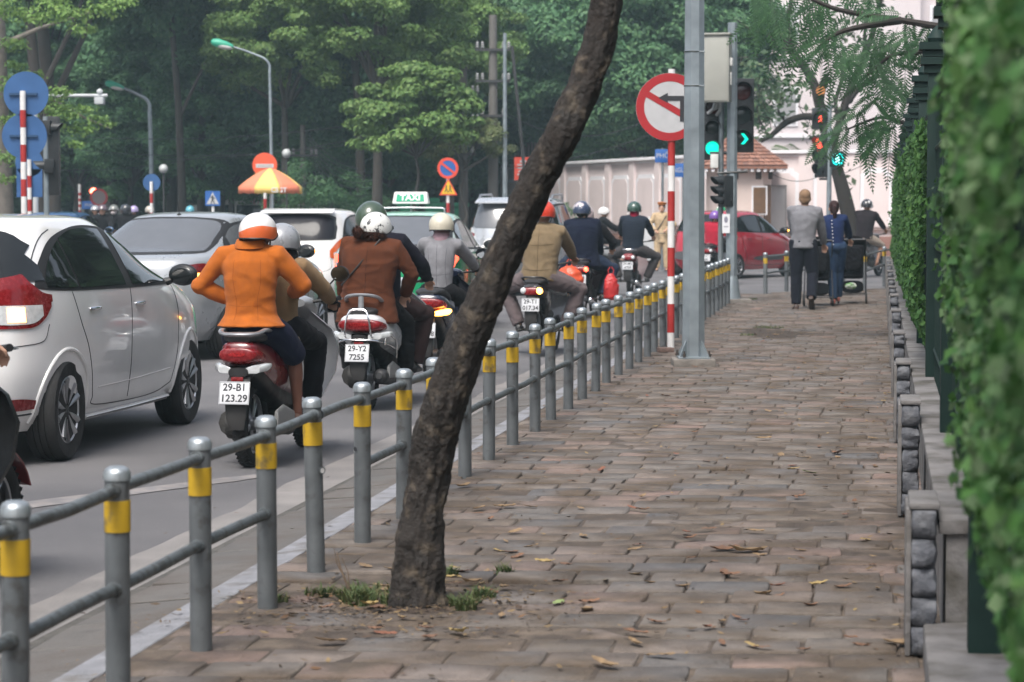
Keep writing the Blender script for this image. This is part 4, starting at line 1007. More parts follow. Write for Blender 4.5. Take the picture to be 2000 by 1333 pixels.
def underbone(name, label, loc, rz, body=BLACKP, l1='29-T1', l2='017.34', ind=CLEARLENS, lit=None, tail=REDLENS, mirrors=(0,0), rail=True, group=None, frontcol=None):
    t = thing(name, label, 'motorbike', loc, rz, group); r = .285; frontcol = frontcol or body
    mwheel(t, 0, r, .075, True); mwheel(t, 1.24, r, .068, True)
    mb = MB(); mb.loft(loftsec([(-.30,.74,.05,.02),(-.26,.74,.095,.045),(-.12,.72,.11,.06),(.1,.67,.12,.07),(.35,.62,.11,.09),(.5,.52,.08,.09)])); mb.build('body_panel', body, t)
    mb = MB(); mb.loft(loftsec([(-.315,.70,.08,.02),(-.30,.705,.105,.042),(-.22,.71,.11,.05),(-.16,.71,.105,.045)])); tl = mb.build('tail_light', tail, t)
    for sg in (-1,1):
        mb = MB(); mb.ell((sg*.085,-.30,.712),(.036,.026,.036),14,8); mb.build('indicator', lit if (lit and sg==1) else ind, t)
    mb = MB(); mb.loft(loftsec([(-.24,.79,.07,.016),(-.16,.80,.105,.03),(.1,.80,.125,.04),(.3,.77,.125,.04),(.5,.75,.10,.035),(.6,.72,.05,.02)])); mb.build('seat', pmat('seat vinyl',(.02,.02,.022),.55,0,.1,30,.2,150), t)
    if rail:
        mb = MB(); mb.tube([V(p[:3]) for p in smoothpath([(-.115,.10,.78),(-.125,-.1,.83),(-.11,-.24,.85),(-.05,-.29,.855),(.05,-.29,.855),(.11,-.24,.85),(.125,-.1,.83),(.115,.10,.78)],4)], .011, 8)
        mb.build('grab_rail', BLACKP if rail is True else rail, t)
    mb = MB(); mb.tube([(0,-.24,.67),(0,-.32,.60),(0,-.335,.48),(0,-.335,.38),(0,-.30,.30)],[.06,.07,.066,.06,.05],16,lat=(1,0,0),rad2=[.03,.012,.009,.008,.006]); mb.build('mudguard', pmat('dusty black plastic',(.028,.027,.027),.7,0,.2,12), t)
    make_plate(t, (0,-.36,.565), R(-8), l1, l2)
    mb = MB(); mb.box((0,.5,.30),(.16,.3,.2)); mb.tube([(-.12,.62,.30),(.12,.62,.30)],.09,16); mb.tube([(0,.6,.36),(0,.85,.42)],[.07,.06],10); mb.build('engine', ENGINE, t, bevel=.01)
    mb = MB(); 
    for sg in (-1,1): mb.tube([(sg*.075,0,r),(sg*.075,.42,.33)], .016, 8)
    mb.box((-.075,.2,.31),(.03,.4,.09)); mb.build('swing_arm', ENGINE, t)
    mb = MB()
    for sg in (-1,1):
        mb.tube([(sg*.105,-.0,.30),(sg*.105,.06,.62)], .012, 8)
        for k in range(15): z=.34+k*.015; mb.tube([(sg*.105+.027*math.cos(a),lerp(0,.06,(z-.3)/.32)+.027*math.sin(a),z+.015*a/6.28) for a in [6.28*j/8 for j in range(9)]], .0035, 5)
    mb.build('shock_absorber', ENGINE, t)
    mb = MB(); mb.tube([(.06,.6,.2),(.13,.3,.18)],.016,10); mb.tube([(.135,.3,.19),(.145,-.25,.27)],[.038,.045],16,round_ends=True); mb.build('exhaust', CHROME, t)
    mb = MB(); rg=[]
    for (y,z,hw) in ((.85,.28,.12),(.92,.42,.19),(.96,.58,.22),(1.0,.74,.17),(1.0,.84,.09)):
        ring=[V((u*hw, y-.09*abs(u), z)) for u in [k/6-1 for k in range(13)]]; rg.append(ring+[p+V((0,.02,0)) for p in ring[::-1]])
    mb.loft(rg); mb.build('leg_shield', frontcol, t)
    mb = MB(); mb.loft(loftsec([(.86,.96,.07,.03),(.95,.95,.10,.05),(1.05,.92,.09,.07),(1.12,.87,.05,.05)])); mb.build('handlebar_cowl', frontcol, t)
    mb = MB()
    for sg in (-1,1): mb.tube([(sg*.06,1.24,r),(sg*.06,1.08,.7),(sg*.04,1.02,.88)],.018,8)
    mb.build('fork', ENGINE, t)
    mb = MB(); mb.tube([(-.32,.84,1.0),(-.2,.93,.985),(0,.98,.95),(.2,.93,.985),(.32,.84,1.0)],.011,8); hb=mb.build('handlebar', ENGINE, t)
    for sg in (-1,1):
        mb = MB(); mb.tube([(sg*.34,.825,1.005),(sg*.23,.91,.99)],.017,10); mb.build('grip', BLACKP, hb)
        if mirrors[(sg+1)//2]: mirror(t, sg*.2, .9, 1.14, sg)
    mb = MB(); mb.tube([(-.24,.42,.26),(.24,.42,.26)],.011,8); mb.tube([(-.22,.05,.27),(-.08,.15,.3)],.01,6); mb.tube([(.22,.05,.27),(.08,.15,.3)],.01,6); mb.build('foot_peg', ENGINE, t)
    return t
def road(px, d, hd=0): return V((gx(px, d), d, ROADZ))
def head(deg): return -R(deg)
HL, HR = (-.29,.86,1.01), (.29,.86,1.01)

# 1: maroon scooter with two women
MAROON = paint('maroon paint', (.12,.006,.009)); 
b1 = road(487, 14.8); h1 = head(10.5)
scooter('scooter', 'maroon scooter with silver grab rail, ridden by the woman in orange and her driver', b1, h1, MAROON, BLACKP, l1='29-B1', l2='123.29', shield=pmat('silver grey paint',(.33,.34,.36),.3,.4,.05,5,coat=.5), mirrors=(0,1))
ORANGE = cloth('orange wool', (.40,.108,.016), .6, 300)
hm = two_tone('white and orange helmet', (.62,.61,.60), (.62,.12,.03), 1.455, .022)
fo_ = figure('person', 'woman in orange jacket and dark blue skirt sitting behind the driver of the maroon scooter', b1, h1, (0,.03,.91), (0,.02,1.335), ((-.14,.10,1.02),(.19,.30,1.06)), ((-.20,.42,.33),(.20,.36,.30)),
    s=.90, jacket=ORANGE, skirt=cloth('navy skirt wool',(.012,.015,.035)), skin=pmat('brown hosiery',(.15,.062,.040),.6,0,.08,20,.1,150), shoe=pmat('brown sandal',(.09,.04,.025),.6,0,.1,20), helmet=dict(mat=hm, style='half', visor=None), head_yaw=R(-12), head_off=(.05,.02,-.02),
    epole=((-1,-.35,.0),(.9,-.5,-.3)), coat=.02, flare=1.36, voxel=.0095, width=1.06, belly=.97, collar=.09, wrk=.0075, hand_dir=((.6,.7,0),None), kpole=((-.5,1,.5),(.5,1,.5)), hair=None, lat_yaw=R(4))
seams(fo_[0], [[(-.07,1.27),(-.075,1.15),(-.055,1.0),(-.07,.90)],[(.09,1.27),(.095,1.15),(.07,1.0),(.08,.90)],[(-.17,1.0),(0,.985),(.17,1.0)]], mat=cloth('dark orange thread',(.25,.06,.01)))
m_ = MB(); Nk_ = V((0,.02,1.335)); m_.loft([[Nk_+V((math.cos(a)*rx_, math.sin(a)*ry_*1.0+.0, z_ + .012*math.sin(a))) for a in [2*math.pi*k/28 for k in range(28)]] for rx_,ry_,z_ in ((.074,.066,.055),(.084,.078,.06),(.100,.094,.02),(.102,.096,.012),(.084,.08,.005))]); m_.build('collar', ORANGE, fo_[0])
TAN = cloth('tan wool', (.22,.145,.08), .5, 300)
figure('person', 'woman in tan coat with black face cover driving the maroon scooter', b1, h1, (.04,.40,.83), (.05,.44,1.26), ((-.27,.80,1.0),(.29,.82,1.0)), ((-.17,.80,.36),(.17,.80,.36)),
    s=.9, jacket=TAN, trousers=cloth('dark trousers',(.010,.010,.013)), skin=SKIND, shoe=BLACKP, helmet=dict(mat=pmat('grey helmet',(.30,.31,.33),.3,.2,.08,20,coat=.5), style='half'), gloves=cloth('black glove',(.015,.015,.017)), mask=cloth('black mask',(.012,.012,.015)),
    hair=('longside', cloth('black hair',(.010,.009,.010),.3,400,.5)), voxel=.0105, coat=.3, flare=1.15, epole=((-1,-.3,-.5),(1,-.1,-.6)), width=.98, head_off=(.03,.01,-.01), curl=.9)

# 2: white scooter with woman in brown coat and driver in green helmet
b2 = road(716, 19.0); h2 = head(10)
scooter('scooter', 'white scooter with chrome guard bars and red tail light, ridden by the woman in brown', b2, h2, paint('pearl white paint',(.55,.56,.58)), BLACKP, l1='29-Y2', l2='7255', crash=True, rail='high', mirrors=(1,0), tail_z=-.02, wide=1.42, shield=paint('pearl white paint',(.5,.5,.5)))
BROWN = cloth('brown corduroy', (.088,.030,.015), .6, 260)
hm = pmat('white worn helmet', (.62,.62,.60), .35, 0, .06, 20, coat=.4, col2=(.05,.05,.055), mixs=17, mixlo=.60, mixhi=.62)
_, w_, Rm_, sp_ = figure('person', 'woman in rust-brown coat and white worn helmet sitting behind the driver of the white scooter', b2, h2, (0,.02,.86), (.03,.06,1.335), ((-.26,.26,.86),(.25,.26,.90)), ((-.24,.38,.30),(.22,.42,.30)),
    s=.93, jacket=BROWN, trousers=cloth('black trousers',(.008,.008,.0095)), skin=SKIN, shoe=pmat('black leather shoe',(.012,.012,.014),.3,0,.1,20), helmet=dict(mat=hm, style='jockey'), head_yaw=R(-24), hair=('bun', cloth('dark brown hair',(.04,.015,.010),.4,300,.6)),
    epole=((-1,-.2,-.4),(1,-.2,-.4)), coat=.30, flare=1.2, width=1.18, belly=1.12, voxel=.0105, wrk=.009, sleeve=1.02, head_off=(.03,.02,-.03), kpole=((-.6,1,.4),(.6,1,.4)))
fur(_, V((.035,.03,1.375)), (.125,.11,.06), MATS['dark brown hair'], 'fluffy_hair', 1500, 3, .03); fur(_, V((-.06,-.06,1.40)), (.05,.05,.05), MATS['dark brown hair'], 'hair_bun', 400, 4, .02)
seams(_, [[(.03,1.28),(.02,1.1),(.01,.9)],[(-.2,.93),(-.05,.91),(.18,.93)]], mat=cloth('dark brown thread',(.03,.012,.008)), r=.002)
q = _; mb = MB(); mb.tube([sp_(.95)+V((.09,-.10,.03)), sp_(.6)+V((-.05,-.145,0)), sp_(.25)+V((-.19,-.115,0))], .007, 6); mb.build('bag_strap', BLACKP, q)
figure('person', 'driver in dark jacket and green helmet, half hidden in front of the woman in brown', b2, h2, (0,.42,.82), (-.03,.50,1.36), (HL,(.30,.86,1.01)), ((-.22,.74,.32),(.22,.74,.32)),
    s=1.0, jacket=cloth('dark navy jacket',(.010,.010,.017)), trousers=cloth('dark brown trousers',(.035,.02,.02)), shoe=BLACKP, helmet=dict(mat=paint('olive green helmet',(.035,.06,.035)), style='full'), head_off=(-.05,0,.0), voxel=.013, width=1.1, kpole=((-.6,1,.4),(.7,1,.4)), epole=((-1,-.3,-.5),(1,-.1,-.6)))

# 3: navy scooter with woman in grey coat
b3 = road(842, 22.0); h3 = head(8)
scooter('scooter', 'dark blue scooter with lit amber indicator, ridden by the woman in the grey coat', b3, h3, paint('navy paint',(.007,.011,.030)), BLACKP, ind_on=AMBERON, mirrors=(1,1), l1='29-D1', l2='406.18', wide=1.25, rail=None, tail_z=.03)
fg_ = figure('person', 'woman in grey wool coat, pink scarf and beige helmet riding the dark blue scooter', b3, h3, (0,.38,.80), (.02,.42,1.30), (HL,HR), ((-.18,.78,.34),(.18,.78,.34)),
    s=.92, jacket=cloth('grey wool coat',(.19,.19,.205),.5,300), trousers=cloth('black trousers',(.008,.008,.0095)), skin=SKIN, shoe=BLACKP, helmet=dict(mat=paint('beige helmet',(.50,.46,.37)), style='half', visor=pmat('clear visor',(.3,.3,.28),.1,0,0)),
    scarf=cloth('mauve scarf',(.33,.22,.25)), gloves=cloth('black glove',(.015,.015,.017)), coat=.45, flare=1.3, epole=((-1,-.45,-.25),(1,-.3,-.3)), voxel=.012, belly=.88, width=.95, wrk=.004)

seams(fg_[0], [[(0,1.25),(0,1.05),(0,.7)],[(-.09,1.22),(-.07,1.0),(-.1,.72)],[(.09,1.22),(.08,1.0),(.11,.72)],[(-.12,.98),(0,.97),(.12,.98)]], mat=cloth('dark grey thread',(.08,.08,.09)), r=.0022)
# 4: khaki jacket, black underbone
b4 = road(1047, 25.9); h4 = head(10)
underbone('motorbike', 'black motorbike with lit amber lamp ridden by the man in khaki jacket', b4, h4, paint('black gloss',(.02,.018,.02)), '29-T1','017.34', lit=AMBERON, tail=REDLENS)
fk_ = figure('person', 'man in khaki jacket, grey trousers and red helmet riding the black motorbike', b4, h4, (0,.20,.84), (.03,.30,1.40), (HL,(.30,.80,1.02)), ((-.25,.40,.32),(.25,.44,.32)),
    s=1.02, jacket=cloth('khaki jacket',(.165,.122,.073),.3,200), trousers=cloth('grey-mauve trousers',(.12,.095,.098)), shoe=BLACKP, helmet=dict(mat=paint('red helmet',(.55,.045,.02)), style='half', visor=BLACKP), head_yaw=R(-8),
    voxel=.0125, width=1.08, belly=1.05, wrk=.008, kpole=((-1,.7,.3),(1,.7,.3)), epole=((-1,-.2,-.5),(1,-.2,-.5)), skin=SKIND)
seams(fk_[0], [[(.01,1.36),(.005,1.1),(0,.86)],[(-.17,1.2),(0,1.185),(.17,1.2)],[(-.17,.93),(0,.92),(.17,.93)]], mat=cloth('dark khaki thread',(.08,.055,.03)), r=.003)
# 5: navy coat pillion with driver, orange bags
b5 = road(1138, 35.0); h5 = head(9)
underbone('motorbike', 'dark motorbike with glowing tail lamp carrying two people and orange bags', b5, h5, paint('dark red-black',(.03,.012,.014)), '30-K4','218', lit=REDON, ind=REDON, tail=REDLENS)
figure('person', 'man in dark navy coat riding pillion between the orange bags', b5, h5, (0,.06,.86), (-.02,.08,1.42), ((-.2,.35,.9),(.22,.35,.9)), ((-.25,.20,.33),(.27,.22,.33)),
    s=1.03, jacket=cloth('navy coat',(.008,.011,.024),.3,200), trousers=cloth('dark denim',(.02,.03,.055)), shoe=BLACKP, helmet=dict(mat=pmat('navy patterned helmet',(.03,.045,.09),.3,0,.05,9,coat=.6,col2=(.45,.40,.42),mixs=9,mixlo=.52,mixhi=.54), style='half', visor=BLACKP), head_yaw=R(-15), mask=cloth('black mask',(.012,.012,.015)),
    voxel=.015, width=1.16, belly=1.12, coat=.12, wrk=.009, kpole=((-1,.8,.2),(1,.8,.2)), hair=('short', cloth('black hair',(.010,.009,.010),.3,400,.5)))
figure('person', 'driver in black jacket leaning forward just in front of the man in the navy coat', b5, h5, (.03,.42,.82), (.03,.55,1.36), (HL,(.33,.82,1.0)), ((-.2,.6,.3),(.2,.6,.3)),
    s=1.0, jacket=cloth('black jacket',(.010,.010,.012)), trousers=cloth('black trousers',(.008,.008,.0095)), shoe=BLACKP, helmet=dict(mat=paint('pink-white helmet',(.42,.33,.34)), style='half'), voxel=.018, head_off=(-.06,0,0))
def bag(loc, rz, label, mat, w=.3, h=.42, dp=.2):
    t = thing('shopping_bag', label, 'bag', loc, rz); mb = MB()
    mb.loft([sect(0,0,w*.42,dp*.4,n=24), ], False) if 0 else None
    rings = []
    for (z, k) in ((0,.75),(.04,.95),(.2,1.05),(.32,.9),(.40,.55),(.44,.2)):
        rings.append([V((w/2*k*math.cos(a)*(1+.1*math.sin(3*a+z*9)), dp/2*k*math.sin(a)*(1+.12*math.cos(4*a+z*14)), z*h/.42)) for a in [2*math.pi*j/28 for j in range(28)]])
    mb.loft(rings); remesh(mb, 'sack', .012, mat, t, 1, .012, 9)
    for sg in (-1,1): 
        mb = MB(); mb.tube([(sg*.03,0,h*.98),(sg*.04,0,h*1.2),(sg*.01,.0,h*1.32)], .008, 6); mb.build('handle', mat, t)
    return t
OR_ = pmat('orange plastic bag', (.62,.085,.03), .35, 0, .1, 9, .4, 30, transl=.15); RD_ = pmat('red plastic bag', (.45,.025,.025), .4, 0, .1, 9, .4, 30, transl=.1)
p = pt(1112,580,34.2); bag((p.x,34.2,ROADZ+.42), -.2, 'bulging orange plastic bag hanging left of the motorbike carrying two people', OR_, .36, .34, .26)
p = pt(1193,585,34.8); bag((p.x,34.8,ROADZ+.27), .1, 'red plastic bag hanging right of the man in the navy coat', RD_, .21, .36, .16)

# 6: puffer jacket, green helmet
b6 = road(1231, 43.5); h6 = head(10)
underbone('motorbike', 'grey and red motorbike with chrome tail rack ridden by the man in the green helmet', b6, h6, paint('grey-red paint',(.20,.03,.035)), '29-M2','4750', tail=REDLENS, rail=CHROME, frontcol=paint('white-red front',(.4,.3,.3)))
fq_ = figure('person', 'man in dark quilted jacket, red hood and green helmet on the grey and red motorbike', b6, h6, (.02,.20,.85), (.04,.26,1.44), (HL,(.34,.82,1.04)), ((-.25,.42,.33),(.25,.44,.33)),
    s=1.04, jacket=cloth('dark quilted jacket',(.016,.022,.034),.3,90), trousers=cloth('dark grey trousers',(.055,.05,.052)), shoe=BLACKP, helmet=dict(mat=paint('dark green helmet',(.03,.065,.05)), style='half'), scarf=cloth('red hood',(.32,.02,.05)), voxel=.018, width=1.1,
    kpole=((-1,.8,.2),(1,.8,.2)), wrk=.008, epole=((-1,-.2,-.5),(1,-.2,-.5)))

seams(fq_[0], [[(-.19,z_),(0,z_-.012),(.19,z_)] for z_ in (1.36,1.31,1.26,1.21,1.16,1.11,1.06,1.01,.96,.91)], mat=cloth('black quilting',(.006,.007,.01)), r=.0045)
# 7: scooter crossing from the left, seen side on
b7 = road(1130, 60.0); scooter('scooter', 'silver scooter nosing out from behind the rider in the navy coat', (gx(1146,60.5),60.5,ROADZ), R(-82), pmat('silver scooter',(.42,.43,.44),.35,.4,.05,5,coat=.5), BLACKP, mirrors=(0,1), shield=MATS.get('silver scooter'))
figure('person', 'rider in a black jacket on the silver scooter behind the navy coat', (gx(1146,60.5),60.5,ROADZ), R(-82), (0,.35,.82), (0,.42,1.36), (HL,HR), ((-.18,.76,.34),(.18,.76,.34)), jacket=cloth('black jacket',(.010,.010,.012)), trousers=cloth('black trousers',(.008,.008,.0095)), shoe=BLACKP, helmet=dict(mat=WHITEP, style='half'), voxel=.022)

# 8: red jacket rider and green jacket rider left of the signal pole
b8 = road(1388, 50.5); underbone('motorbike', 'motorbike of the rider in the red jacket behind the thick pole', b8, head(20), paint('dark grey paint',(.05,.05,.055)), '29-C1','550', mirrors=(0,1))
figure('person', 'rider in red jacket with purple helmet between the two grey poles', b8, head(20), (0,.20,.80), (.02,.28,1.28), (HL,(.34,.80,1.0)), ((-.25,.40,.33),(.25,.42,.33)), jacket=cloth('red jacket',(.30,.012,.03)), trousers=cloth('black trousers',(.008,.008,.0095)),
    shoe=BLACKP, helmet=dict(mat=paint('purple helmet',(.16,.07,.30)), style='half'), mask=cloth('black mask',(.012,.012,.015)), voxel=.02, width=1.1, coat=.2)
b9 = road(1399, 57.5); underbone('motorbike', 'motorbike under the rider in the bright green jacket', b9, head(25), paint('dark grey paint',(.05,.05,.055)), '29-E1','831')
GRJ = cloth('bright green jacket',(.0,.30,.12)); f9 = figure('person', 'rider in bright green jacket with white disc and green helmet', b9, head(25), (0,.20,.84), (.02,.26,1.38), (HL,HR), ((-.25,.40,.33),(.25,.42,.33)), jacket=GRJ, trousers=cloth('black trousers',(.008,.008,.0095)),
    shoe=BLACKP, helmet=dict(mat=pmat('green helmet with white stripes',(.0,.25,.10),.3,0,0), style='half'), voxel=.02)
mb = MB(); mb.ell(f9[3](.62)+V((-.02,-.135,0)),(.09,.012,.09),20,8); mb.build('back_emblem', WHITEP, f9[0])
mb = MB()
for sg in (-.055,0,.055): mb.tube([f9[1](sg,-.154+abs(sg)*.2,.04), f9[1](sg,-.12+abs(sg)*.2,.11), f9[1](sg,-.05,.158-abs(sg)*.3), f9[1](sg,.03,.158-abs(sg)*.3)], .009, 6)
mb.build('helmet_stripe', WHITEP, f9[0])

# 9: man on motorbike at the right, beyond the hedge corner
b10 = road(1681, 56.0); h10 = head(28)
underbone('motorbike', 'silver and black motorbike with red tail lamp beside the hedge end', b10, h10, pmat('silver black paint',(.14,.14,.15),.3,.3,.1,8,coat=.4), '18-B1','0526', tail=REDLENS, rail=CHROME)
figure('person', 'man in dark brown jacket, black and white helmet, on the motorbike beside the hedge end', b10, h10, (0,.24,.92), (.04,.30,1.52), (HL,(.34,.84,1.04)), ((-.25,.42,.33),(.25,.44,.33)), s=1.08, jacket=cloth('dark brown jacket',(.020,.016,.019)),
    trousers=cloth('beige shorts',(.35,.29,.24)), short=True, shoe=pmat('brown sandal',(.09,.04,.025),.6,0,.1,20), skin=SKIND, helmet=dict(mat=pmat('black white helmet',(.03,.03,.035),.2,0,0,9,coat=.8,col2=(.6,.6,.6),mixs=5,mixlo=.55,mixhi=.56), style='half'), voxel=.018, width=1.15, wrk=.008)

# 10: scooter at the left edge
b11 = V((gx(0,10.6)-.16, 9.33, ROADZ)); b11 = V((-2.66, 9.28, ROADZ))
scooter('scooter', 'dark red scooter cut off by the left edge of the photo', b11, head(17), MAROON, BLACKP, mirrors=(0,0), l1='29-H1', l2='602.77', shield=BLACKP)
figure('person', 'rider in brown jacket at the left edge of whom only a hand and sleeve show', b11, head(17), (0,.33,.82), (0,.40,1.36), (HL,(.28,.84,1.01)), ((-.2,.76,.34),(.2,.76,.34)), jacket=cloth('dark rust jacket',(.10,.04,.02)), trousers=cloth('black trousers',(.008,.008,.0095)), shoe=BLACKP, helmet=dict(mat=WHITEP, style='half'), voxel=.013)

# far riders whose heads show over the cars, waiting and coming towards us
FR = [(190,66,180,'rider in grey helmet and black jacket, first from the left among the far riders','grey',1.0,(.10,.11,.13)), (204,64,180,'rider in maroon-grey helmet and black jacket looking this way over the silver car roof','maroon grey',1.08,(.09,.06,.075)),
      (226,66,180,'rider in dull green-grey helmet and pale mask over the silver car roof','green grey',1.05,(.15,.16,.15)), (246,62,10,'rider in large glossy black helmet over the silver car roof','glossy black',1.06,(.015,.015,.02)),
      (262,66,10,'rider in lilac helmet peeking over the silver car roof','lilac',.97,(.34,.28,.48)), (293,66,10,'rider in pale beige helmet peeking over the silver car roof','pale beige',.96,(.40,.37,.32)), (372,70,10,'rider in sky blue helmet peeking over the silver car roof','sky blue',.98,(.10,.36,.45))]
far_bike = None
for i, (px, d, hd, lab, cn, s_, c) in enumerate(FR):
    loc = road(px, d); lb = 'dark motorbike of the ' + ' '.join(lab.replace('rider in','rider with').split(' over ')[0].split(' looking')[0].split(',')[0].split()[:13])
    if far_bike is None: far_bike = underbone('motorbike', lb, loc, R(hd), paint('dark grey paint',(.05,.05,.055)), '29-F1','227', group='motorbikes of the far riders')
    else: dup(far_bike, loc, R(hd), lb, 'motorbikes of the far riders')
    figure('person', lab, loc, R(hd), (0,.25,.86), (0,.28,1.40), (HL,HR), ((-.25,.42,.33),(.25,.44,.33)), group='far riders behind the silver car', s=s_*1.05, jacket=cloth('black jacket',(.010,.010,.012)), trousers=cloth('black trousers',(.008,.008,.0095)), shoe=BLACKP,
        helmet=dict(mat=paint(cn+' helmet', c), style='full' if 'glossy' in cn else 'half'), mask=cloth('pale mask',(.5,.45,.45)) if 'mask' in lab else None, voxel=.026)
# ---------------------------------------------------------------- people on foot
def paved(px, d): return V((gx(px, d), d, 0))
w1 = paved(1572, 35.6)
fm_ = figure('person', 'tall fair-haired man in grey sweater and dark jeans walking and pushing a stroller', w1, head(6), (-.02,0,.97), (.0,.04,1.50), ((-.12,.34,1.0),(.29,.30,.93)), ((-.12,-.06,.075),(.10,-.26,.17)),
    s=1.07, jacket=cloth('grey sweater',(.165,.165,.18),.4,320), trousers=cloth('black denim',(.009,.010,.016)), skin=SKIN, shoe=pmat('dark brown shoe',(.04,.022,.016),.5,0,.1,20), coat=.04, flare=1.0, hair=('short', cloth('blond hair',(.20,.125,.075),.5,300,.6)),
    voxel=.014, width=1.05, belly=.98, wrk=.006, epole=((-.25,-.4,-1),(.6,-.6,-.5)), kpole=((-.1,1,.1),(.2,1,.0)), toes=((-.1,1,0),(.1,.75,-.65)), collar=.02, spread=.085)
fur(fm_[0], fm_[1](0,-.022,.045), (.088,.105,.096), MATS['blond hair'], 'cropped_hair', 1500, 8, .012)
w2 = paved(1633, 36.9)
f2 = figure('person', 'woman in navy cardigan and jeans with a dark ponytail pushing a stroller', w2, head(4), (.0,0,.90), (-.03,.05,1.37), ((-.12,.40,1.0),(.24,.40,1.0)), ((-.03,.0,.07),(.05,.22,.08)),
    s=.95, jacket=cloth('navy cardigan',(.013,.023,.07),.3,300), trousers=cloth('blue denim',(.022,.042,.085)), skin=SKIN, shoe=pmat('red-brown sandal',(.25,.07,.05),.6,0,.1,20), hair=('tail', cloth('brown-black hair',(.03,.014,.014),.4,300,.5)),
    voxel=.014, width=.92, belly=.9, wrk=.004, epole=((-1,-.5,-.4),(1,-.4,-.5)), kpole=((-.1,1,.1),(.1,1,.0)), sleeve=.82, spread=.07, collar=.0, head_yaw=R(4))
mb = MB()
for k in range(8): mb.ell(f2[3](.08+.11*k)+V((-.045,-.125-.0*k,0)),(.009,.006,.009),8,6)
mb.build('button', WHITEP, f2[0])
STRF = cloth('black stroller cloth',(.008,.008,.010),.3,120)
def swheel(t, x, y, r=.085, w=.035):
    M = Matrix.Translation((x,y,r)) @ Matrix.Rotation(R(90),4,'Y'); mb = MB(); mb.lathe([(r*.6,-w/2),(r*.93,-w/2),(r,-w/4),(r,w/4),(r*.93,w/2),(r*.6,w/2)],20,M); o = mb.build('wheel', RUBBER, t)
    mb = MB(); mb.lathe([(.001,-w*.3),(r*.62,-w*.2),(r*.62,w*.2),(.001,w*.3)],12,M); mb.build('hub', ALLOY, o)
def stroller(label, loc, rz, disc_=None, redw=False):
    t = thing('stroller', label, 'stroller', loc, rz); t.scale = (.80,1,1)
    mb = MB()
    for sg in (-1,1):
        mb.tube([(sg*.26,.75,.12),(sg*.25,.35,.62),(sg*.25,.05,1.0)], .013, 8); mb.tube([(sg*.27,.05,.12),(sg*.25,.30,.60)], .012, 8)
    mb.tube([(-.25,.05,1.0),(.25,.05,1.0)], .015, 10); mb.tube([(-.26,.05,.14),(.26,.05,.14)], .009, 8); mb.tube([(-.26,.75,.14),(.26,.75,.14)], .009, 8)
    mb.build('frame', pmat('dark tube',(.04,.04,.045),.4,.5,.1,10), t)
    mb = MB(); mb.loft([[V((x*k,y,z)) for x,y,z in ((-.22,.18,.40),(.22,.18,.40),(.22,.24,.92),(-.22,.24,.92))] for k in (1,)] + [[V((x,y,z)) for x,y,z in ((-.21,.30,.38),(.21,.30,.38),(.21,.34,.90),(-.21,.34,.90))]]); mb.build('seat_back', STRF, t, bevel=.06, seg=4)
    rg_ = [[V((.20*k*math.cos(a)*(1+.1*math.sin(a*3+z*7)), .17+.05*math.sin(a)*k, z)) for a in [2*math.pi*j/20 for j in range(20)]] for z,k in ((.50,.5),(.55,.9),(.68,1.0),(.80,.95),(.88,.5))]; mb = MB(); mb.loft(rg_); remesh(mb, 'hanging_pouch', .012, STRF, t, 2, .01, 9)
    mb = MB(); rings=[]
    for k in range(9):
        a = lerp(R(95), R(5), k/8); rings.append([V((x, .30+.36*math.cos(a)*1.0, .72+.34*math.sin(a)*(1-.22*abs(x/.24)**3))) for x in [-.24+.04*j for j in range(13)]])
    rings2 = rings + [[p - V((0,.006,.012)) for p in r_i] for r_i in rings[::-1]]
    mb.loft(rings2, True, closed=True); mb.build('canopy', STRF, t)
    mb = MB(); mb.loft([sect(.14,.27,.20,.09,n=20,e=.6), sect(.4,.25,.22,.09,n=20,e=.6), sect(.66,.26,.20,.08,n=20,e=.6)]); mb.build('basket', STRF, t)
    mb = MB(); mb.loft([sect(.32,.42,.21,.04,n=20,e=.5), sect(.7,.44,.21,.035,n=20,e=.5)]); mb.build('seat', STRF, t)
    for x in (-.27,.27):
        swheel(t, x, .05); swheel(t, x, .75)
    if disc_:
        mb = MB(); mb.lathe([(.001,0),(.065,0),(.065,.004),(.001,.005)],28,Matrix.Translation((.02,.165,.62)) @ Matrix.Rotation(R(90),4,'X')); mb.build('round_badge', disc_, t)
    return t
stroller('black stroller pushed by the tall man in the grey sweater', paved(1600,36.6), head(6))
st = stroller('black stroller with a round teal badge pushed by the woman in the navy cardigan', paved(1666,37.7), head(8), pmat('teal badge',(.02,.25,.22),.4,0,.1,9))
mb = MB(); mb.ell((.05,.1,.30),(.09,.05,.05),14,8); tb = remesh(mb,'green_bag',.012,pmat('green white plastic',(.10,.30,.05),.4,0,.2,18,col2=(.6,.6,.58),mixs=18),None,1,.012,14)
tb.location = paved(1658,37.6) + V((0,0,-.02)); tag(tb, 'crumpled green and white bag lying in the basket of the stroller with the teal badge', 'bag')
mb = MB(); mb.lathe([(.001,0),(.032,0),(.034,.14),(.028,.17),(.012,.2),(.012,.23),(.001,.232)],16); bt = mb.build('water_bottle', pmat('green bottle',(.06,.28,.10),.2,0,.1,30)); bt.location = (gx(1593,36.0),36.0,.74)
tag(bt, 'green bottle held at the stroller handle beside the tall man', 'bottle')
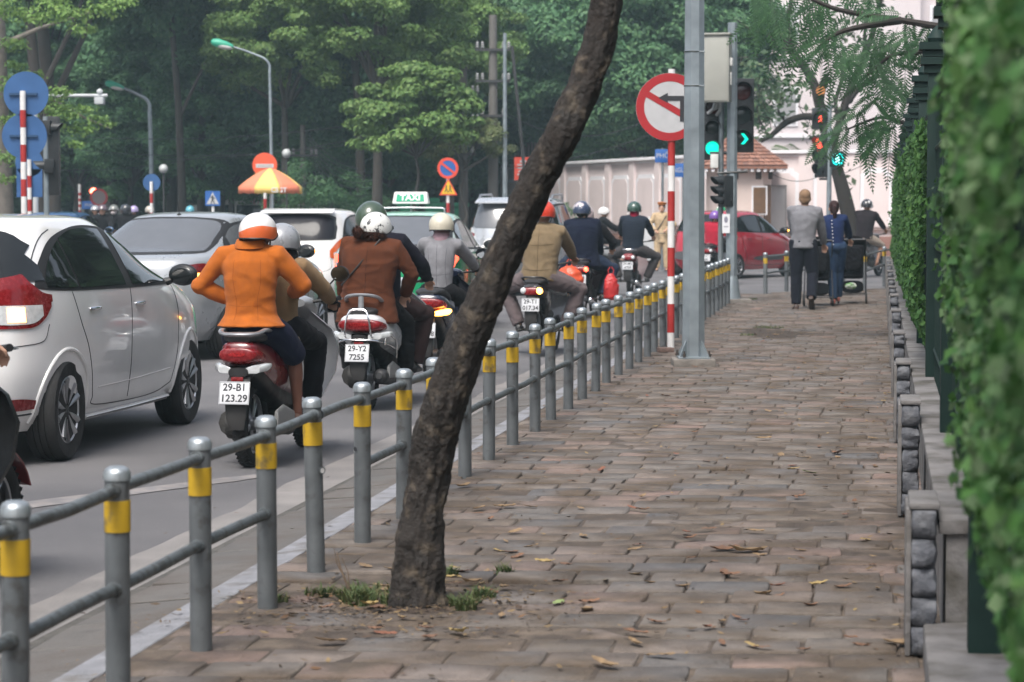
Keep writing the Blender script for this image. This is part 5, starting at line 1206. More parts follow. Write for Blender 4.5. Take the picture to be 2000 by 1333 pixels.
# traffic policeman
BEIGE = cloth('beige uniform',(.44,.33,.21),.3,200)
po = V((gx(1293,60),60,ROADZ))
fo = figure('person', 'traffic officer in beige uniform and peaked cap standing behind the red and white sign pole', po, R(172), (0,0,.95), (0,.02,1.47), ((-.14,.18,1.08),(.14,.2,1.05)), ((-.12,0,.075),(.12,.02,.075)), jacket=BEIGE, trousers=BEIGE, shoe=BLACKP, skin=SKIN, voxel=.016, coat=.35, flare=1.05, width=1.04,
    hair=('short', cloth('black hair',(.010,.009,.010),.3,400,.5)), epole=((-1,-.3,-.4),(1,-.3,-.4)), kpole=((-.1,1,0),(.1,1,0)))
w = fo[1]; mb = MB(); mb.loft([[w(r*math.cos(a), r*math.sin(a)*1.1-.01, z+.02*math.sin(a)) for a in [2*math.pi*k/24 for k in range(24)]] for r,z in ((.088,.07),(.09,.10),(.12,.125),(.118,.14),(.05,.15))]); mb.build('cap', cloth('orange-tan cap',(.55,.20,.06)), fo[0])
mb = MB(); mb.tube([fo[3](.9)+V((-.12,.10,0)), fo[3](.5)+V((0,.145,0)), fo[3](.1)+V((.15,.12,0))], .012, 6); mb.tube([fo[3](.04)+V((.17*math.cos(a),.125*math.sin(a),0)) for a in [6.283*k/16 for k in range(17)]], .018, 6); mb.build('belt', BLACKP, fo[0])
# ---------------------------------------------------------------- cars: a closed body of smooth rings, wheel wells cut out, glass and lamps laid on by ray casting
SEAL = pmat('black seal', (.012,.012,.013), .6, 0, 0); WELL = pmat('wheel well', (.012,.012,.012), .9, 0, .1, 9)
ZM = [0.0]
def zmap(z):
    k = max(0, min(1, (z-.6)/.4)) if z < 1 else max(0, min(1, (1.42-z)/.42)); return z + ZM[0]*k
def car_body(t, rings, mat, wheels, wr, W, name='body', voxcut=True, n=112):
    rings = [(zmap(q[0]), *q[1:]) for q in rings]; P = smoothpath(rings, 3); mb = MB(); L = []
    for (z, yr, yf, hw, e) in P:
        cy, a = (yr+yf)/2, (yf-yr)/2; ring = []
        for k in range(n):
            th = 2*math.pi*(k+.5)/n; c, s = math.cos(th), math.sin(th)
            # spread the points evenly along a rounded box
            u = math.copysign(abs(s)**(2/e), s); v = math.copysign(abs(c)**(2/e), c)
            ring.append(V((hw*u, cy + a*v, z)))
        L.append(ring)
    mb.loft(L); me = mb.mesh('b'); bm = bmesh.new(); bm.from_mesh(me); bmesh.ops.recalc_face_normals(bm, faces=bm.faces)
    for f in bm.faces: f.smooth = True
    bm.to_mesh(me); bm.free()
    o = link(me, name, [mat, WELL], t)
    c = MB()
    for y in wheels:
        for sg in (-1,1): c.tube([(sg*(W-.30),y,wr),(sg*(W+.2),y,wr)], wr+.048, 40)
    cme = c.mesh('c'); bm = bmesh.new(); bm.from_mesh(cme); bmesh.ops.recalc_face_normals(bm, faces=bm.faces); bm.to_mesh(cme); bm.free()
    cme.materials.append(WELL); co = bpy.data.objects.new('c', cme); COL.objects.link(co)
    m = o.modifiers.new('b', 'BOOLEAN'); m.operation = 'DIFFERENCE'; m.object = co; m.solver = 'EXACT'; m.material_mode = 'TRANSFER'
    bpy.context.view_layer.update(); dg = bpy.context.evaluated_depsgraph_get()
    new = bpy.data.meshes.new_from_object(o.evaluated_get(dg)); o.modifiers.clear(); o.data = new; bpy.data.objects.remove(co)
    bm = bmesh.new(); bm.from_mesh(new)
    for e in bm.edges:
        if len(e.link_faces) == 2 and e.calc_face_angle(0) > R(42): e.smooth = False
    bm.to_mesh(new); bm.free()
    bm = bmesh.new(); bm.from_mesh(me); bv = BVHTree.FromBMesh(bm); bm.free()
    return o, bv
class Skin:
    def __init__(s, bv, sg=1, cyl=None): s.bv = bv; s.cyl = cyl
    def side(s, sg, y, z, off=0):
        z = zmap(z)
        h = s.bv.ray_cast(V((sg*3,y,z)), V((-sg,0,0))); return None if h[0] is None else h[0] + h[1]*off
    def rear(s, x, z, off=0):
        z = zmap(z)
        h = s.bv.ray_cast(V((x,-6,z)), V((0,1,0))); return None if h[0] is None else h[0] + h[1]*off
    def corner(s, sg, a, z, off=0):          # a: 0 = straight back, 90 = straight to the side
        z = zmap(z)
        c = V((sg*s.cyl[0], s.cyl[1], z)); d = V((sg*math.sin(R(a)), -math.cos(R(a)), 0))
        h = s.bv.ray_cast(c + d*3, -d); return None if h[0] is None else h[0] + h[1]*off
    def top(s, x, y, off=0):
        h = s.bv.ray_cast(V((x,y,4)), V((0,0,-1))); return None if h[0] is None else h[0] + h[1]*off
def patch(t, name, mat, fn, spans, off, nu=28, nv=8, depth=.004):
    """fn(u, v, off); spans = [(u, lo, hi)...]"""
    us = [s_[0] for s_ in spans]; P = smoothpath(spans, 6) if len(spans) > 2 else [np.array(p) for p in spans]
    if len(P) < nu: 
        P2 = []; 
        for k in range(nu+1):
            u = lerp(us[0], us[-1], k/nu); P2.append((u, *interp([tuple(p) for p in P], u)))
        P = P2
    grid = []
    for (u, lo, hi) in P:
        col = []
        for j in range(nv+1):
            p = fn(u, lerp(lo, hi, j/nv), off); col.append(p)
        if any(p is None for p in col): continue
        grid.append(col)
    if len(grid) < 2: return None
    mb = MB(); n = nv+1; vs = [p for c in grid for p in c]; fs = []
    for i in range(len(grid)-1):
        for j in range(nv): fs.append((i*n+j, (i+1)*n+j, (i+1)*n+j+1, i*n+j+1))
    mb.add(vs, fs); o = mb.build(name, mat, t, fix=False, sharp=180)
    for p in o.data.polygons: p.use_smooth = True
    return o
def seam(t, name, fn, pts, mat=SEAL, r=.0035, n=40):
    path = []
    P = smoothpath(pts, 8) if len(pts) > 2 else [np.array(lerp(V((*pts[0],0)), V((*pts[1],0)), k/20))[:2] for k in range(21)]
    for q in P:
        p = fn(q[0], q[1], 0)
        if p is not None: path.append(p)
    if len(path) > 1:
        mb = MB(); mb.tube(path, r, 6); return mb.build(name, mat, t)
def cwheel(t, x, y, r, w=.19, sg=1, spokes=10, dish=.6, tyre=RUBBER, steer=0):
    M = Matrix.Translation((x,y,r)) @ Matrix.Rotation(steer,4,'Z') @ Matrix.Rotation(R(90)*sg,4,'Y')
    rr = r*.66; mb = MB(); h = w/2
    mb.lathe([(rr-.01,-h*.8),(rr+.02,-h*.98),(r*.93,-h),(r*.985,-h*.82),(r,-h*.5),(r,-h*.44),(r-.008,-h*.42),(r-.008,-h*.36),(r,-h*.34),(r,-.08*h),(r-.008,-.06*h),(r-.008,.06*h),(r,.08*h),(r,h*.34),(r-.008,h*.36),(r-.008,h*.42),(r,h*.44),(r,h*.5),(r*.985,h*.82),(r*.93,h),(rr+.02,h*.98),(rr-.01,h*.8)],48,M)
    o = mb.build('wheel', tyre, t, sharp=40)
    mb = MB(); mb.lathe([(rr*.9,-h*.7),(rr,-h*.7),(rr,h*.86),(rr*.965,h*.9),(rr*.93,h*.8),(rr*.90,h*.2)],44,M)
    for k in range(spokes):
        a = 2*math.pi*(k+ (0.12 if k%2 else -.12)*1)/spokes
        ca, sa = math.cos(a), math.sin(a)
        mb.tube([M@V((rr*.16*ca,rr*.16*sa,h*.62)), M@V((rr*.55*ca,rr*.55*sa,h*.72)), M@V((rr*.95*ca,rr*.95*sa,h*.80))], [.018,.017,.024], 6, lat=None)
    mb.lathe([(.001,h*.8),(.028,h*.8),(.05,h*.70),(.06,h*.5),(.06,h*.3)],20,M)
    mb.build('rim', ALLOY, o, sharp=40)
    mb = MB(); mb.lathe([(rr*.92,h*.12),(.001,h*.10),(.001,-h*.5),(rr*.92,-h*.5)],24,M); mb.build('brake_disc', pmat('brake dark',(.04,.04,.042),.6,.5,.2,20), o)
    return o
def door_handle(t, fn, y, z, mat, sg=1):
    p = fn(y, z, .022); a = fn(y-.09, z-.0, .004); b = fn(y+.09, z+.0, .004)
    if None in (p,a,b): return
    mb = MB(); mb.tube([a, lerp(a,p,.8)+V((0,-.03,0)), lerp(b,p,.8)+V((0,.03,0)), b], [.010,.013,.013,.010], 10, round_ends=True); mb.build('door_handle', mat, t)
def wing_mirror(t, sk, y, z, mat, sg=1, lit=None, size=1):
    b = sk.side(sg, y, z-.04, 0); mb = MB(); mb.tube([b, b+V((sg*.06,0,.02))], [.03,.02], 8)
    c = b + V((sg*.13, 0, .05)); mb.ell(c, (.115*size,.05*size,.075*size), 18, 12, Matrix.Rotation(-sg*.2,3,'Z')); o = mb.build('wing_mirror', mat, t)
    m = MB(); m.ell(c+V((-sg*.005,-.038*size,.0)), (.098*size,.016,.06*size), 18, 8, Matrix.Rotation(-sg*.2,3,'Z')); m.build('mirror_glass', GLASS, o)
    if lit:
        m = MB(); m.ell(c+V((sg*.09*size,.02,0)),(.03,.03,.018),10,6); m.build('mirror_indicator', lit, o)
def car(name, label, loc, rz, paintm, spec):
    t = thing(name, label, 'car', loc, rz)
    o, bv = car_body(t, spec['rings'], paintm, spec['wheels'], spec['wr'], spec['W'])
    sk = Skin(bv, cyl=spec.get('cyl', (.35, -1.4)))
    for y in spec['wheels']:
        for sg in (-1,1): cwheel(t, sg*(spec['W']-.125), y, spec['wr'], .20, sg, spec.get('spokes',10), tyre=RUBBER)
    # underbody
    mb = MB(); mb.box((0,(spec['wheels'][0]+spec['wheels'][1])/2,.24),(spec['W']*1.5,3.2,.10)); mb.build('underbody', WELL, t)
    return t, o, sk
# --- ring lists: (z, rear y, front y, half width, roundness)
def hatch_rings(k=1.0, rear=((.20,-1.93),(.30,-2.02),(.48,-2.05),(.62,-2.04),(.80,-2.00),(.93,-1.95),(1.00,-1.91),(1.10,-1.84),(1.22,-1.73),(1.34,-1.60),(1.42,-1.50),(1.455,-1.40),(1.475,-1.10))):
    fr = (1.93,2.08,2.12,2.11,2.00,1.60,1.14,.86,.60,.34,.16,.02,-.25); hw = (.74,.80,.835,.847,.85,.838,.815,.77,.715,.655,.60,.55,.38); e = (4.2,4.4,4.5,4.4,4.2,4.0,4.0,4.0,4.2,4.2,4.0,3.6,3.0)
    return [(z, y, f, w, ee) for (z, y), f, w, ee in zip(rear, fr, hw, e)] + [(1.482,-.75,-.45,.12,2.4)]
WHITECAR = paint('white car paint', (.72,.71,.70), .20)
# C1 white hatchback
spec = dict(rings=hatch_rings(), wheels=(-1.30,1.30), wr=.305, W=.85, cyl=(.30,-1.35))
hd = head(9.2); rw = V((-2.80, 15.15, ROADZ)); fwv = V((math.sin(R(9.2)), math.cos(R(9.2)), 0)); rt = V((fwv.y,-fwv.x,0))
c1 = rw + fwv*1.30 - rt*.80
ZM[0] = .06
t, body, sk = car('hatchback_car', 'white hatchback with its right tail lamp lit, nearest car at the left edge', c1, hd, WHITECAR, spec)
def add_patches(t, body, sk, sg, glass=GLASS):
    sd = lambda y, z, o: sk.side(sg, y, z, o)
    # black frame behind the glass, then panes
    patch(t, 'window_trim', SEAL, sd, [(-1.62,.985,.99),(-1.50,.975,1.13),(-1.25,.965,1.29),(-.95,.96,1.365),(-.5,.955,1.405),(0.0,.95,1.375),(.35,.95,1.27),(.62,.95,1.13),(.86,.95,.99),(.93,.95,.955)], .0035)
    rw_ = patch(t, 'window', glass, sd, [(-1.50,.99,1.03),(-1.38,.985,1.15),(-1.22,.98,1.25),(-1.10,.98,1.30)], .0075, 14)
    patch(t, 'window', glass, sd, [(-1.07,.978,1.315),(-.8,.975,1.368),(-.45,.972,1.383),(-.20,.97,1.372)], .0075)
    patch(t, 'window', glass, sd, [(-.06,.97,1.355),(.15,.968,1.315),(.4,.966,1.215),(.62,.966,1.09),(.80,.966,.975)], .0075)
    # door seams
    seam(t, 'door_seam', sd, [(-.12,.96),(-.13,.70),(-.12,.42),(-.10,.30)])
    seam(t, 'door_seam', sd, [(.90,.95),(.95,.75),(.93,.50),(.86,.33)])
    seam(t, 'door_seam', sd, [(-1.20,.96),(-1.10,.80),(-.98,.66),(-.90,.50),(-.84,.36),(-.78,.30),(-.1,.275),(.5,.28),(.86,.33)])
    seam(t, 'side_crease', sd, [(-.75,.405),(0,.41),(.80,.43)], body.data.materials[0], .005)
    return sd
sd = add_patches(t, body, sk, 1); add_patches(t, body, sk, -1)
for y in (.05,-.86): door_handle(t, sd, y, .86, CHROME)
# tail lamp wrapping the corner, in three pieces
cn = lambda a, z, o: sk.corner(1, a, z, o)
patch(t, 'tail_lamp', REDLENS, cn, [(18,.91,1.03),(32,.905,1.05),(42,.90,1.065),(48,.90,1.07),(54,.905,1.01),(64,.90,.965),(75,.915,.95)], .012, 24)
patch(t, 'tail_lamp_lower', REDLENS, cn, [(16,.79,.92),(34,.785,.915),(52,.79,.915),(64,.83,.91),(73,.89,.925)], .011, 24)
patch(t, 'turn_lamp', CLEARLENS, cn, [(18,.81,.90),(36,.803,.90),(52,.81,.90),(62,.845,.90)], .016, 16)
patch(t, 'turn_lamp_lit', pmat('amber lens lit',(1,.5,.15),.3,0,0,emit=(1,.50,.16),es=2.2), cn, [(33,.815,.89),(45,.815,.89)], .020, 10)
patch(t, 'bumper_reflector', REDLENS, cn, [(22,.335,.40),(40,.335,.405),(54,.34,.39)], .008, 12)
patch(t, 'rear_window', GLASS, lambda x, z, o: sk.rear(x, z, o), [(-.62,1.0,1.27),(-.45,.98,1.37),(0,.96,1.41),(.45,.98,1.37),(.62,1.0,1.27)], .007)
patch(t, 'rear_window_corner', GLASS, cn, [(33,1.01,1.27),(48,1.02,1.255),(60,1.03,1.20),(70,1.03,1.13)], .009, 20)
cl = lambda sg: (lambda a, z, o: sk.corner(sg, a, z, o))
seam(t, 'tailgate_seam', lambda x, z, o: sk.rear(x, z, o), [(.62,1.38),(.66,1.15),(.68,.98)], SEAL, .004)
seam(t, 'bumper_seam', cn, [(70,.80),(63,.72),(45,.70),(15,.69),(0,.69)], SEAL, .003)
seam(t, 'bumper_edge', cn, [(0,.30),(20,.30),(40,.305),(55,.31)], SEAL, .006)
wing_mirror(t, sk, .80, 1.0, BLACKP, 1, None, 1.0)
wing_mirror(t, sk, .80, 1.0, BLACKP, -1, None, 1.15)
for sg in (-1,1):       # arch lips
    for wy in spec['wheels']:
        pts = []
        for k in range(25):
            a = lerp(R(-8), R(188), k/24); p = sk.side(sg, wy+.358*math.cos(a), .305+.358*math.sin(a), .0)
            if p: pts.append(p)
        mb = MB(); mb.tube(pts, .013, 8); mb.build('wheel_arch', WHITECAR, t)
mb = MB(); mb.tube([sk.side(1,-.9,.235,.01), sk.side(1,0,.235,.01), sk.side(1,.86,.24,.01)], .03, 8, rad2=.014); mb.build('sill', WHITECAR, t); t.scale = (1,1,1.045)
ZM[0] = 0
# C2 silver-grey sedan
def sedan_rings(): 
    return [(.20,-2.02,1.95,.74,4.2),(.32,-2.13,2.08,.80,4.6),(.50,-2.17,2.12,.84,4.6),(.66,-2.17,2.10,.852,4.4),(.82,-2.15,1.98,.85,4.2),(.95,-2.12,1.55,.835,4.2),(1.02,-2.05,1.16,.80,4.2),(1.055,-1.86,1.05,.775,4.2),(1.10,-1.62,.90,.75,4.3),
            (1.20,-1.38,.70,.70,4.4),(1.31,-1.12,.46,.64,4.3),(1.39,-.93,.28,.59,4.0),(1.435,-.78,.12,.54,3.6),(1.465,-.55,-.08,.40,3.0),(1.475,-.35,-.2,.12,2.4)]
def sedan(name, label, loc, rz, pm, spokes=10, glass=GLASS, lampm=REDLENS, lowpaint=None, lit=None, mirrorm=None, hscale=1.0):
    rg = sedan_rings(); spec = dict(rings=rg, wheels=(-1.22,1.33), wr=.30, W=.85, cyl=(.35,-1.55), spokes=spokes)
    t, body, sk = car(name, label, loc, rz, pm, spec)
    for sg in (-1,1):
        sd = lambda y, z, o, sg=sg: sk.side(sg, y, z, o)
        patch(t, 'window_trim', SEAL, sd, [(-1.22,1.03,1.06),(-1.08,1.02,1.20),(-.85,1.01,1.33),(-.5,1.005,1.375),(-.1,1.0,1.372),(.3,1.0,1.27),(.6,1.0,1.14),(.88,.99,1.0)], .0035)
        patch(t, 'window', glass, sd, [(-1.02,1.035,1.22),(-.8,1.03,1.31),(-.5,1.025,1.352),(-.22,1.022,1.352)], .0075)
        patch(t, 'window', glass, sd, [(-.12,1.022,1.35),(.1,1.02,1.315),(.35,1.02,1.225),(.6,1.018,1.11),(.74,1.015,1.035)], .0075)
        seam(t, 'door_seam', sd, [(-.17,1.0),(-.17,.7),(-.15,.30)]); seam(t, 'door_seam', sd, [(.92,.98),(.95,.7),(.88,.32)]); seam(t, 'door_seam', sd, [(-1.1,1.01),(-1.0,.75),(-.82,.45),(-.75,.3)])
        for y in (-.28, .78-.85): pass
        door_handle(t, sd, -.82, .88, pm); door_handle(t, sd, .12, .88, pm)
        wing_mirror(t, sk, .74, 1.04, mirrorm or pm, sg, lit, 1.0)
        cn = lambda a, z, o, sg=sg: sk.corner(sg, a, z, o)
        patch(t, 'tail_lamp', lampm, cn, [(22,.83,.93),(34,.80,.95),(46,.785,.96),(60,.80,.965),(72,.86,.95),(84,.90,.93)], .010, 24)
        patch(t, 'tail_lamp_clear', lit or CLEARLENS, cn, [(32,.825,.865),(42,.82,.87),(52,.84,.875)], .014, 14)
    patch(t, 'window_trim', SEAL, lambda x, z, o: sk.rear(x, z, o), [(-.66,1.07,1.16),(-.58,1.06,1.37),(-.3,1.055,1.415),(0,1.05,1.42),(.3,1.055,1.415),(.58,1.06,1.37),(.66,1.07,1.16)], .003)
    patch(t, 'rear_window', glass, lambda x, z, o: sk.rear(x, z, o), [(-.63,1.085,1.14),(-.55,1.08,1.35),(-.3,1.075,1.395),(0,1.07,1.40),(.3,1.075,1.395),(.55,1.08,1.35),(.63,1.085,1.14)], .0065)
    t.scale = (1,1,1.05)
    seam(t, 'boot_seam', lambda x, z, o: sk.rear(x, z, o), [(-.52,.94),(-.50,.66),(0,.64),(.50,.66),(.52,.94)], SEAL, .003)
    return t, body, sk
def aerial(t, sk, x, y, h=.35):
    p = sk.top(x, y); mb = MB(); mb.ell(p, (.022,.04,.014), 12, 6); mb.tube([p, p+V((0,-h*.35,h))], [.005,.003], 6); mb.build('aerial', BLACKP, t)
def place(rear_corner_px, drear, deg, rear_y, halfw):
    """car whose rear right corner stands at that pixel column and distance"""
    f = V((math.sin(R(deg)), math.cos(R(deg)), 0)); r = V((f.y,-f.x,0)); p = V((gx(rear_corner_px, drear), drear, ROADZ))
    return p - f*rear_y - r*halfw, head(deg)
SILV = pmat('silver grey metallic', (.38,.395,.41), .28, .45, .05, 3, coat=.7)
loc, hd = place(394, 24.7, 16.5, -2.05, .85)
GREYGLASS = pmat('sky-grey glass', (.10,.105,.115), .12, 0, .05, 6, spec=.8)  # reflected grey sky is put into the glass colour
t, body, sk = sedan('sedan_car', 'silver-grey sedan with roof aerial, between the white hatchback and the woman in orange', loc, hd, SILV, glass=GREYGLASS, lit=AMBERON, mirrorm=BLACKP)
aerial(t, sk, 0, -.72, .20)
# C3 small white hatchback
def small_rings(): 
    return [(.20,-1.62,1.6,.70,4.2),(.32,-1.72,1.74,.76,4.4),(.50,-1.76,1.78,.79,4.4),(.68,-1.75,1.76,.80,4.2),(.85,-1.72,1.58,.80,4.2),(.97,-1.69,1.25,.785,4.0),(1.05,-1.66,1.0,.765,4.0),(1.18,-1.60,.76,.715,4.2),(1.32,-1.51,.48,.66,4.2),(1.42,-1.42,.28,.61,4.0),(1.475,-1.32,.10,.56,3.6),(1.505,-1.0,-.15,.40,3),(1.512,-.6,-.4,.12,2.4)]
def hatch(name, label, loc, rz, pm, rings=None, W=.80, wheels=(-1.18,1.2), wr=.285, glass=GLASS, zs=1.0, lampm=REDLENS, lit=None, ys=1.0):
    rg = rings or small_rings(); spec = dict(rings=rg, wheels=wheels, wr=wr, W=W, cyl=(.35,rg[4][1]+.6), spokes=8)
    t, body, sk = car(name, label, loc, rz, pm, spec); a = -1.48*ys if not rings else None
    for sg in (-1,1):
        sd = lambda y, z, o, sg=sg: sk.side(sg, y, z, o)
        patch(t, 'window_trim', SEAL, sd, [(-1.36,1.06,1.10),(-1.22,1.045,1.25),(-1.0,1.035,1.36),(-.5,1.02,1.415),(0,1.01,1.395),(.3,1.0,1.30),(.6,1.0,1.14),(.88,.99,1.0)], .0035)
        patch(t, 'window', glass, sd, [(-1.25,1.07,1.16),(-1.0,1.055,1.335),(-.5,1.04,1.39),(-.22,1.035,1.39)], .0075)
        patch(t, 'window', glass, sd, [(-.12,1.03,1.385),(.1,1.025,1.35),(.35,1.02,1.24),(.6,1.018,1.10),(.72,1.015,1.035)], .0075)
        seam(t, 'door_seam', sd, [(-.17,1.0),(-.17,.7),(-.15,.30)], r=.005); seam(t, 'door_seam', sd, [(.92,.98),(.95,.7),(.88,.32)], r=.005); seam(t, 'door_seam', sd, [(-1.05,1.0),(-.95,.75),(-.8,.45),(-.75,.3),(.85,.3)], r=.005)
        door_handle(t, sd, -.75, .90, pm); door_handle(t, sd, .15, .88, pm); wing_mirror(t, sk, .72, 1.05, BLACKP if lit else pm, sg, lit if sg == 1 else None, 1)
        cn = lambda a, z, o, sg=sg: sk.corner(sg, a, z, o)
        patch(t, 'tail_lamp', lampm, cn, [(20,.80,.90),(34,.78,1.02),(50,.80,1.08),(66,.88,1.08),(80,.96,1.06)], .010, 22)
        patch(t, 'tail_lamp_clear', CLEARLENS, cn, [(26,.83,.87),(44,.84,.90)], .014, 10)
    patch(t, 'window_trim', SEAL, lambda x, z, o: sk.rear(x, z, o), [(-.60,1.07,1.22),(-.52,1.05,1.40),(0,1.04,1.43),(.52,1.05,1.40),(.60,1.07,1.22)], .003)
    patch(t, 'rear_window', glass, lambda x, z, o: sk.rear(x, z, o), [(-.57,1.09,1.20),(-.49,1.07,1.375),(0,1.06,1.405),(.49,1.07,1.375),(.57,1.09,1.20)], .0065)
    mb = MB(); mb.tube([sk.rear(-.42,1.085,.01), sk.rear(0,1.10,.012), sk.rear(.1,1.12,.012)], .008, 6); mb.build('rear_wiper', BLACKP, t)
    seam(t, 'tailgate_seam', lambda x, z, o: sk.rear(x, z, o), [(-.62,1.02),(-.56,.80),(-.52,.62),(0,.58),(.52,.62),(.56,.80),(.62,1.02)], SEAL, .003)
    mb = MB(); p = sk.rear(0,.72,.01); mb.box(p,(.45,.012,.14)); mb.build('licence_plate', MATS['plate white'], t)
    return t, body, sk
loc, hd = place(674, 36.6, 9, -1.7, .80); 
ORL = pmat('orange red lens', (.55,.10,.02), .15, 0, .1, 20, coat=1)
t, body, sk = hatch('hatchback_car', 'small white hatchback with dark rear window behind the helmet of the woman in orange', loc, hd, WHITECAR, glass=GLASSD, lampm=ORL)
t.scale = (1.03,1.03,1.05); aerial(t, sk, 0, -1.2, .12)
mb = MB(); mb.box(sk.rear(0,1.462,.01),(.26,.02,.022)); mb.build('high_brake_lamp', REDLENS, t)
mb = MB(); mb.loft([[V((x,y,z)) for x,y,z in ((-.56,-1.50,1.455),(.56,-1.50,1.455),(.54,-1.25,1.512),(-.54,-1.25,1.512))],[V((x,y,z)) for x,y,z in ((-.56,-1.50,1.44),(.56,-1.50,1.44),(.54,-1.25,1.48),(-.54,-1.25,1.48))]]); mb.build('roof_spoiler', WHITECAR, t, bevel=.006)
# C4 green and white taxi
def taxi_paint():
    m = paint('taxi paint', (.50,.56,.55)); N = m.node_tree.nodes; L = m.node_tree.links; b = N['Principled BSDF']
    for l in list(b.inputs['Base Color'].links): L.remove(l)
    tc = N.new('ShaderNodeTexCoord'); sx = N.new('ShaderNodeSeparateXYZ'); L.new(tc.outputs['Object'], sx.inputs[0])
    gt = N.new('ShaderNodeMath'); gt.operation='GREATER_THAN'; gt.inputs[1].default_value=.97; L.new(sx.outputs[2], gt.inputs[0])
    gt2 = N.new('ShaderNodeMath'); gt2.operation='GREATER_THAN'; gt2.inputs[1].default_value=1.32; L.new(sx.outputs[2], gt2.inputs[0])
    mx = N.new('ShaderNodeMix'); mx.data_type='RGBA'; mx.inputs[6].default_value=(.0,.22,.085,1); mx.inputs[7].default_value=(.42,.50,.49,1); L.new(gt.outputs[0], mx.inputs[0])
    mx2 = N.new('ShaderNodeMix'); mx2.data_type='RGBA'; L.new(mx.outputs[2], mx2.inputs[6]); mx2.inputs[7].default_value=(.22,.45,.36,1); L.new(gt2.outputs[0], mx2.inputs[0])
    L.new(mx2.outputs[2], b.inputs['Base Color']); return m
loc, hd = place(893, 29.9, 7, -2.1, .85)
PALEGLASS = pmat('pale hazy glass', (.22,.24,.25), .10, 0, .05, 6, spec=.8)
t, body, sk = sedan('taxi_car', 'green and white taxi with a lit brake lamp and a TAXI roof sign', loc, hd, taxi_paint(), glass=GREYGLASS, lit=None, lampm=REDGLOW, mirrorm=WHITEP)
ts = thing('taxi_roof_sign', 'white and green TAXI sign on the roof of the green taxi', 'roof sign', loc, hd); ts.scale = (1,1,1.05)
mb = MB(); mb.loft([sect(-.14-.07,1.66,.235,.075,n=24,e=.35), sect(-.14+.09,1.66,.20,.055,n=24,e=.35)]); cz = 1.66
mb = MB(); mb.loft([[V((x*.24,-.44+y*.09,1.565)) for x,y in ((-1,-1),(1,-1),(1,1),(-1,1))],[V((x*.215,-.44+y*.05,1.715)) for x,y in ((-1,-1),(1,-1),(1,1),(-1,1))]]); mb.build('sign_box', WHITEP, ts, bevel=.018, seg=3)
MT = Matrix.Translation((0,-.515,1.64)) @ Matrix.Rotation(R(90-15),4,'X')
mb = MB(); mb.prism([(-.185,-.045),(.185,-.045),(.175,.045),(-.175,.045)],0,.002,MT); mb.build('sign_face', pmat('taxi sign green',(.0,.30,.16),.4,0,0), ts)
text('lettering', 'TAXI', .105, WHITEP, ts, MT @ Matrix.Translation((0,0,.004)), .001, sx=1.15, bold=.004)
mb = MB(); mb.tube([(0,-.44,1.46),(0,-.44,1.57)],.012,8)
for sg in (-1,1): mb.tube([(sg*.45,-.50,1.44),(sg*.45,-.50,1.50),(sg*.42,-.50,1.515),(0,-.50,1.52)],.011,8)
mb.build('roof_rack', ALLOY, ts)
# C5 silver SUV
def suv_rings():
    return [(.30,-2.15,2.1,.80,4.4),(.42,-2.28,2.28,.88,4.6),(.60,-2.32,2.34,.91,4.8),(.80,-2.31,2.34,.925,4.6),(1.0,-2.29,2.28,.925,4.4),(1.12,-2.27,1.9,.91,4.2),(1.20,-2.25,1.3,.88,4.2),(1.32,-2.21,1.05,.83,4.4),(1.50,-2.13,.75,.775,4.6),(1.64,-2.05,.52,.735,4.4),(1.72,-1.98,.38,.70,4.0),(1.775,-1.8,.15,.58,3.4),(1.79,-1.3,-.3,.2,2.6)]
spec = dict(rings=suv_rings(), wheels=(-1.42,1.42), wr=.38, W=.925, cyl=(.45,-1.7), spokes=6)
loc, hd = place(1098, 43.6, 8, -2.25, .925)
SUVP = pmat('silver suv paint', (.44,.46,.49), .28, .35, .05, 3, coat=.7)
t, body, sk = car('suv_car', 'silver-white four wheel drive car with roof rails, partly hidden by the leaning tree', loc, hd, SUVP, spec)
for sg in (-1,1):
    sd = lambda y, z, o, sg=sg: sk.side(sg, y, z, o)
    patch(t, 'window_trim', SEAL, sd, [(-1.95,1.25,1.45),(-1.85,1.24,1.62),(-1.5,1.23,1.67),(-.5,1.22,1.68),(0.1,1.22,1.66),(.5,1.21,1.46),(.85,1.2,1.26)], .004)
    patch(t, 'window', GLASS, sd, [(-1.88,1.28,1.48),(-1.8,1.27,1.59),(-1.4,1.26,1.63),(-1.25,1.26,1.635)], .008, 10)
    patch(t, 'window', GLASS, sd, [(-1.17,1.26,1.635),(-.8,1.25,1.645),(-.28,1.25,1.645)], .008); patch(t, 'window', GLASS, sd, [(-.18,1.25,1.645),(.1,1.25,1.62),(.45,1.24,1.44),(.72,1.24,1.29)], .008)
    mb = MB(); mb.tube([(sg*.66,-1.75,1.73),(sg*.67,-1.6,1.83),(sg*.67,-.2,1.85),(sg*.66,.0,1.75)], .02, 8); mb.build('roof_rail', ALLOY, t)
    cn = lambda a, z, o, sg=sg: sk.corner(sg, a, z, o)
    patch(t, 'tail_lamp', CLEARLENS, cn, [(24,.95,1.10),(40,.92,1.22),(60,.94,1.24),(74,1.0,1.2)], .01, 16); patch(t, 'tail_lamp_red', REDLENS, cn, [(30,1.08,1.13),(44,1.08,1.15),(60,1.09,1.15)], .015, 10)
    wing_mirror(t, sk, .75, 1.25, SUVP, sg, None, 1.2); seam(t, 'door_seam', sd, [(-.23,1.2),(-.23,.5)], r=.006); seam(t, 'door_seam', sd, [(.9,1.18),(.92,.5)], r=.006); seam(t, 'door_seam', sd, [(-1.2,1.2),(-1.1,.9),(-.95,.6)], r=.006)
rr_ = lambda x, z, o: sk.rear(x, z, o)
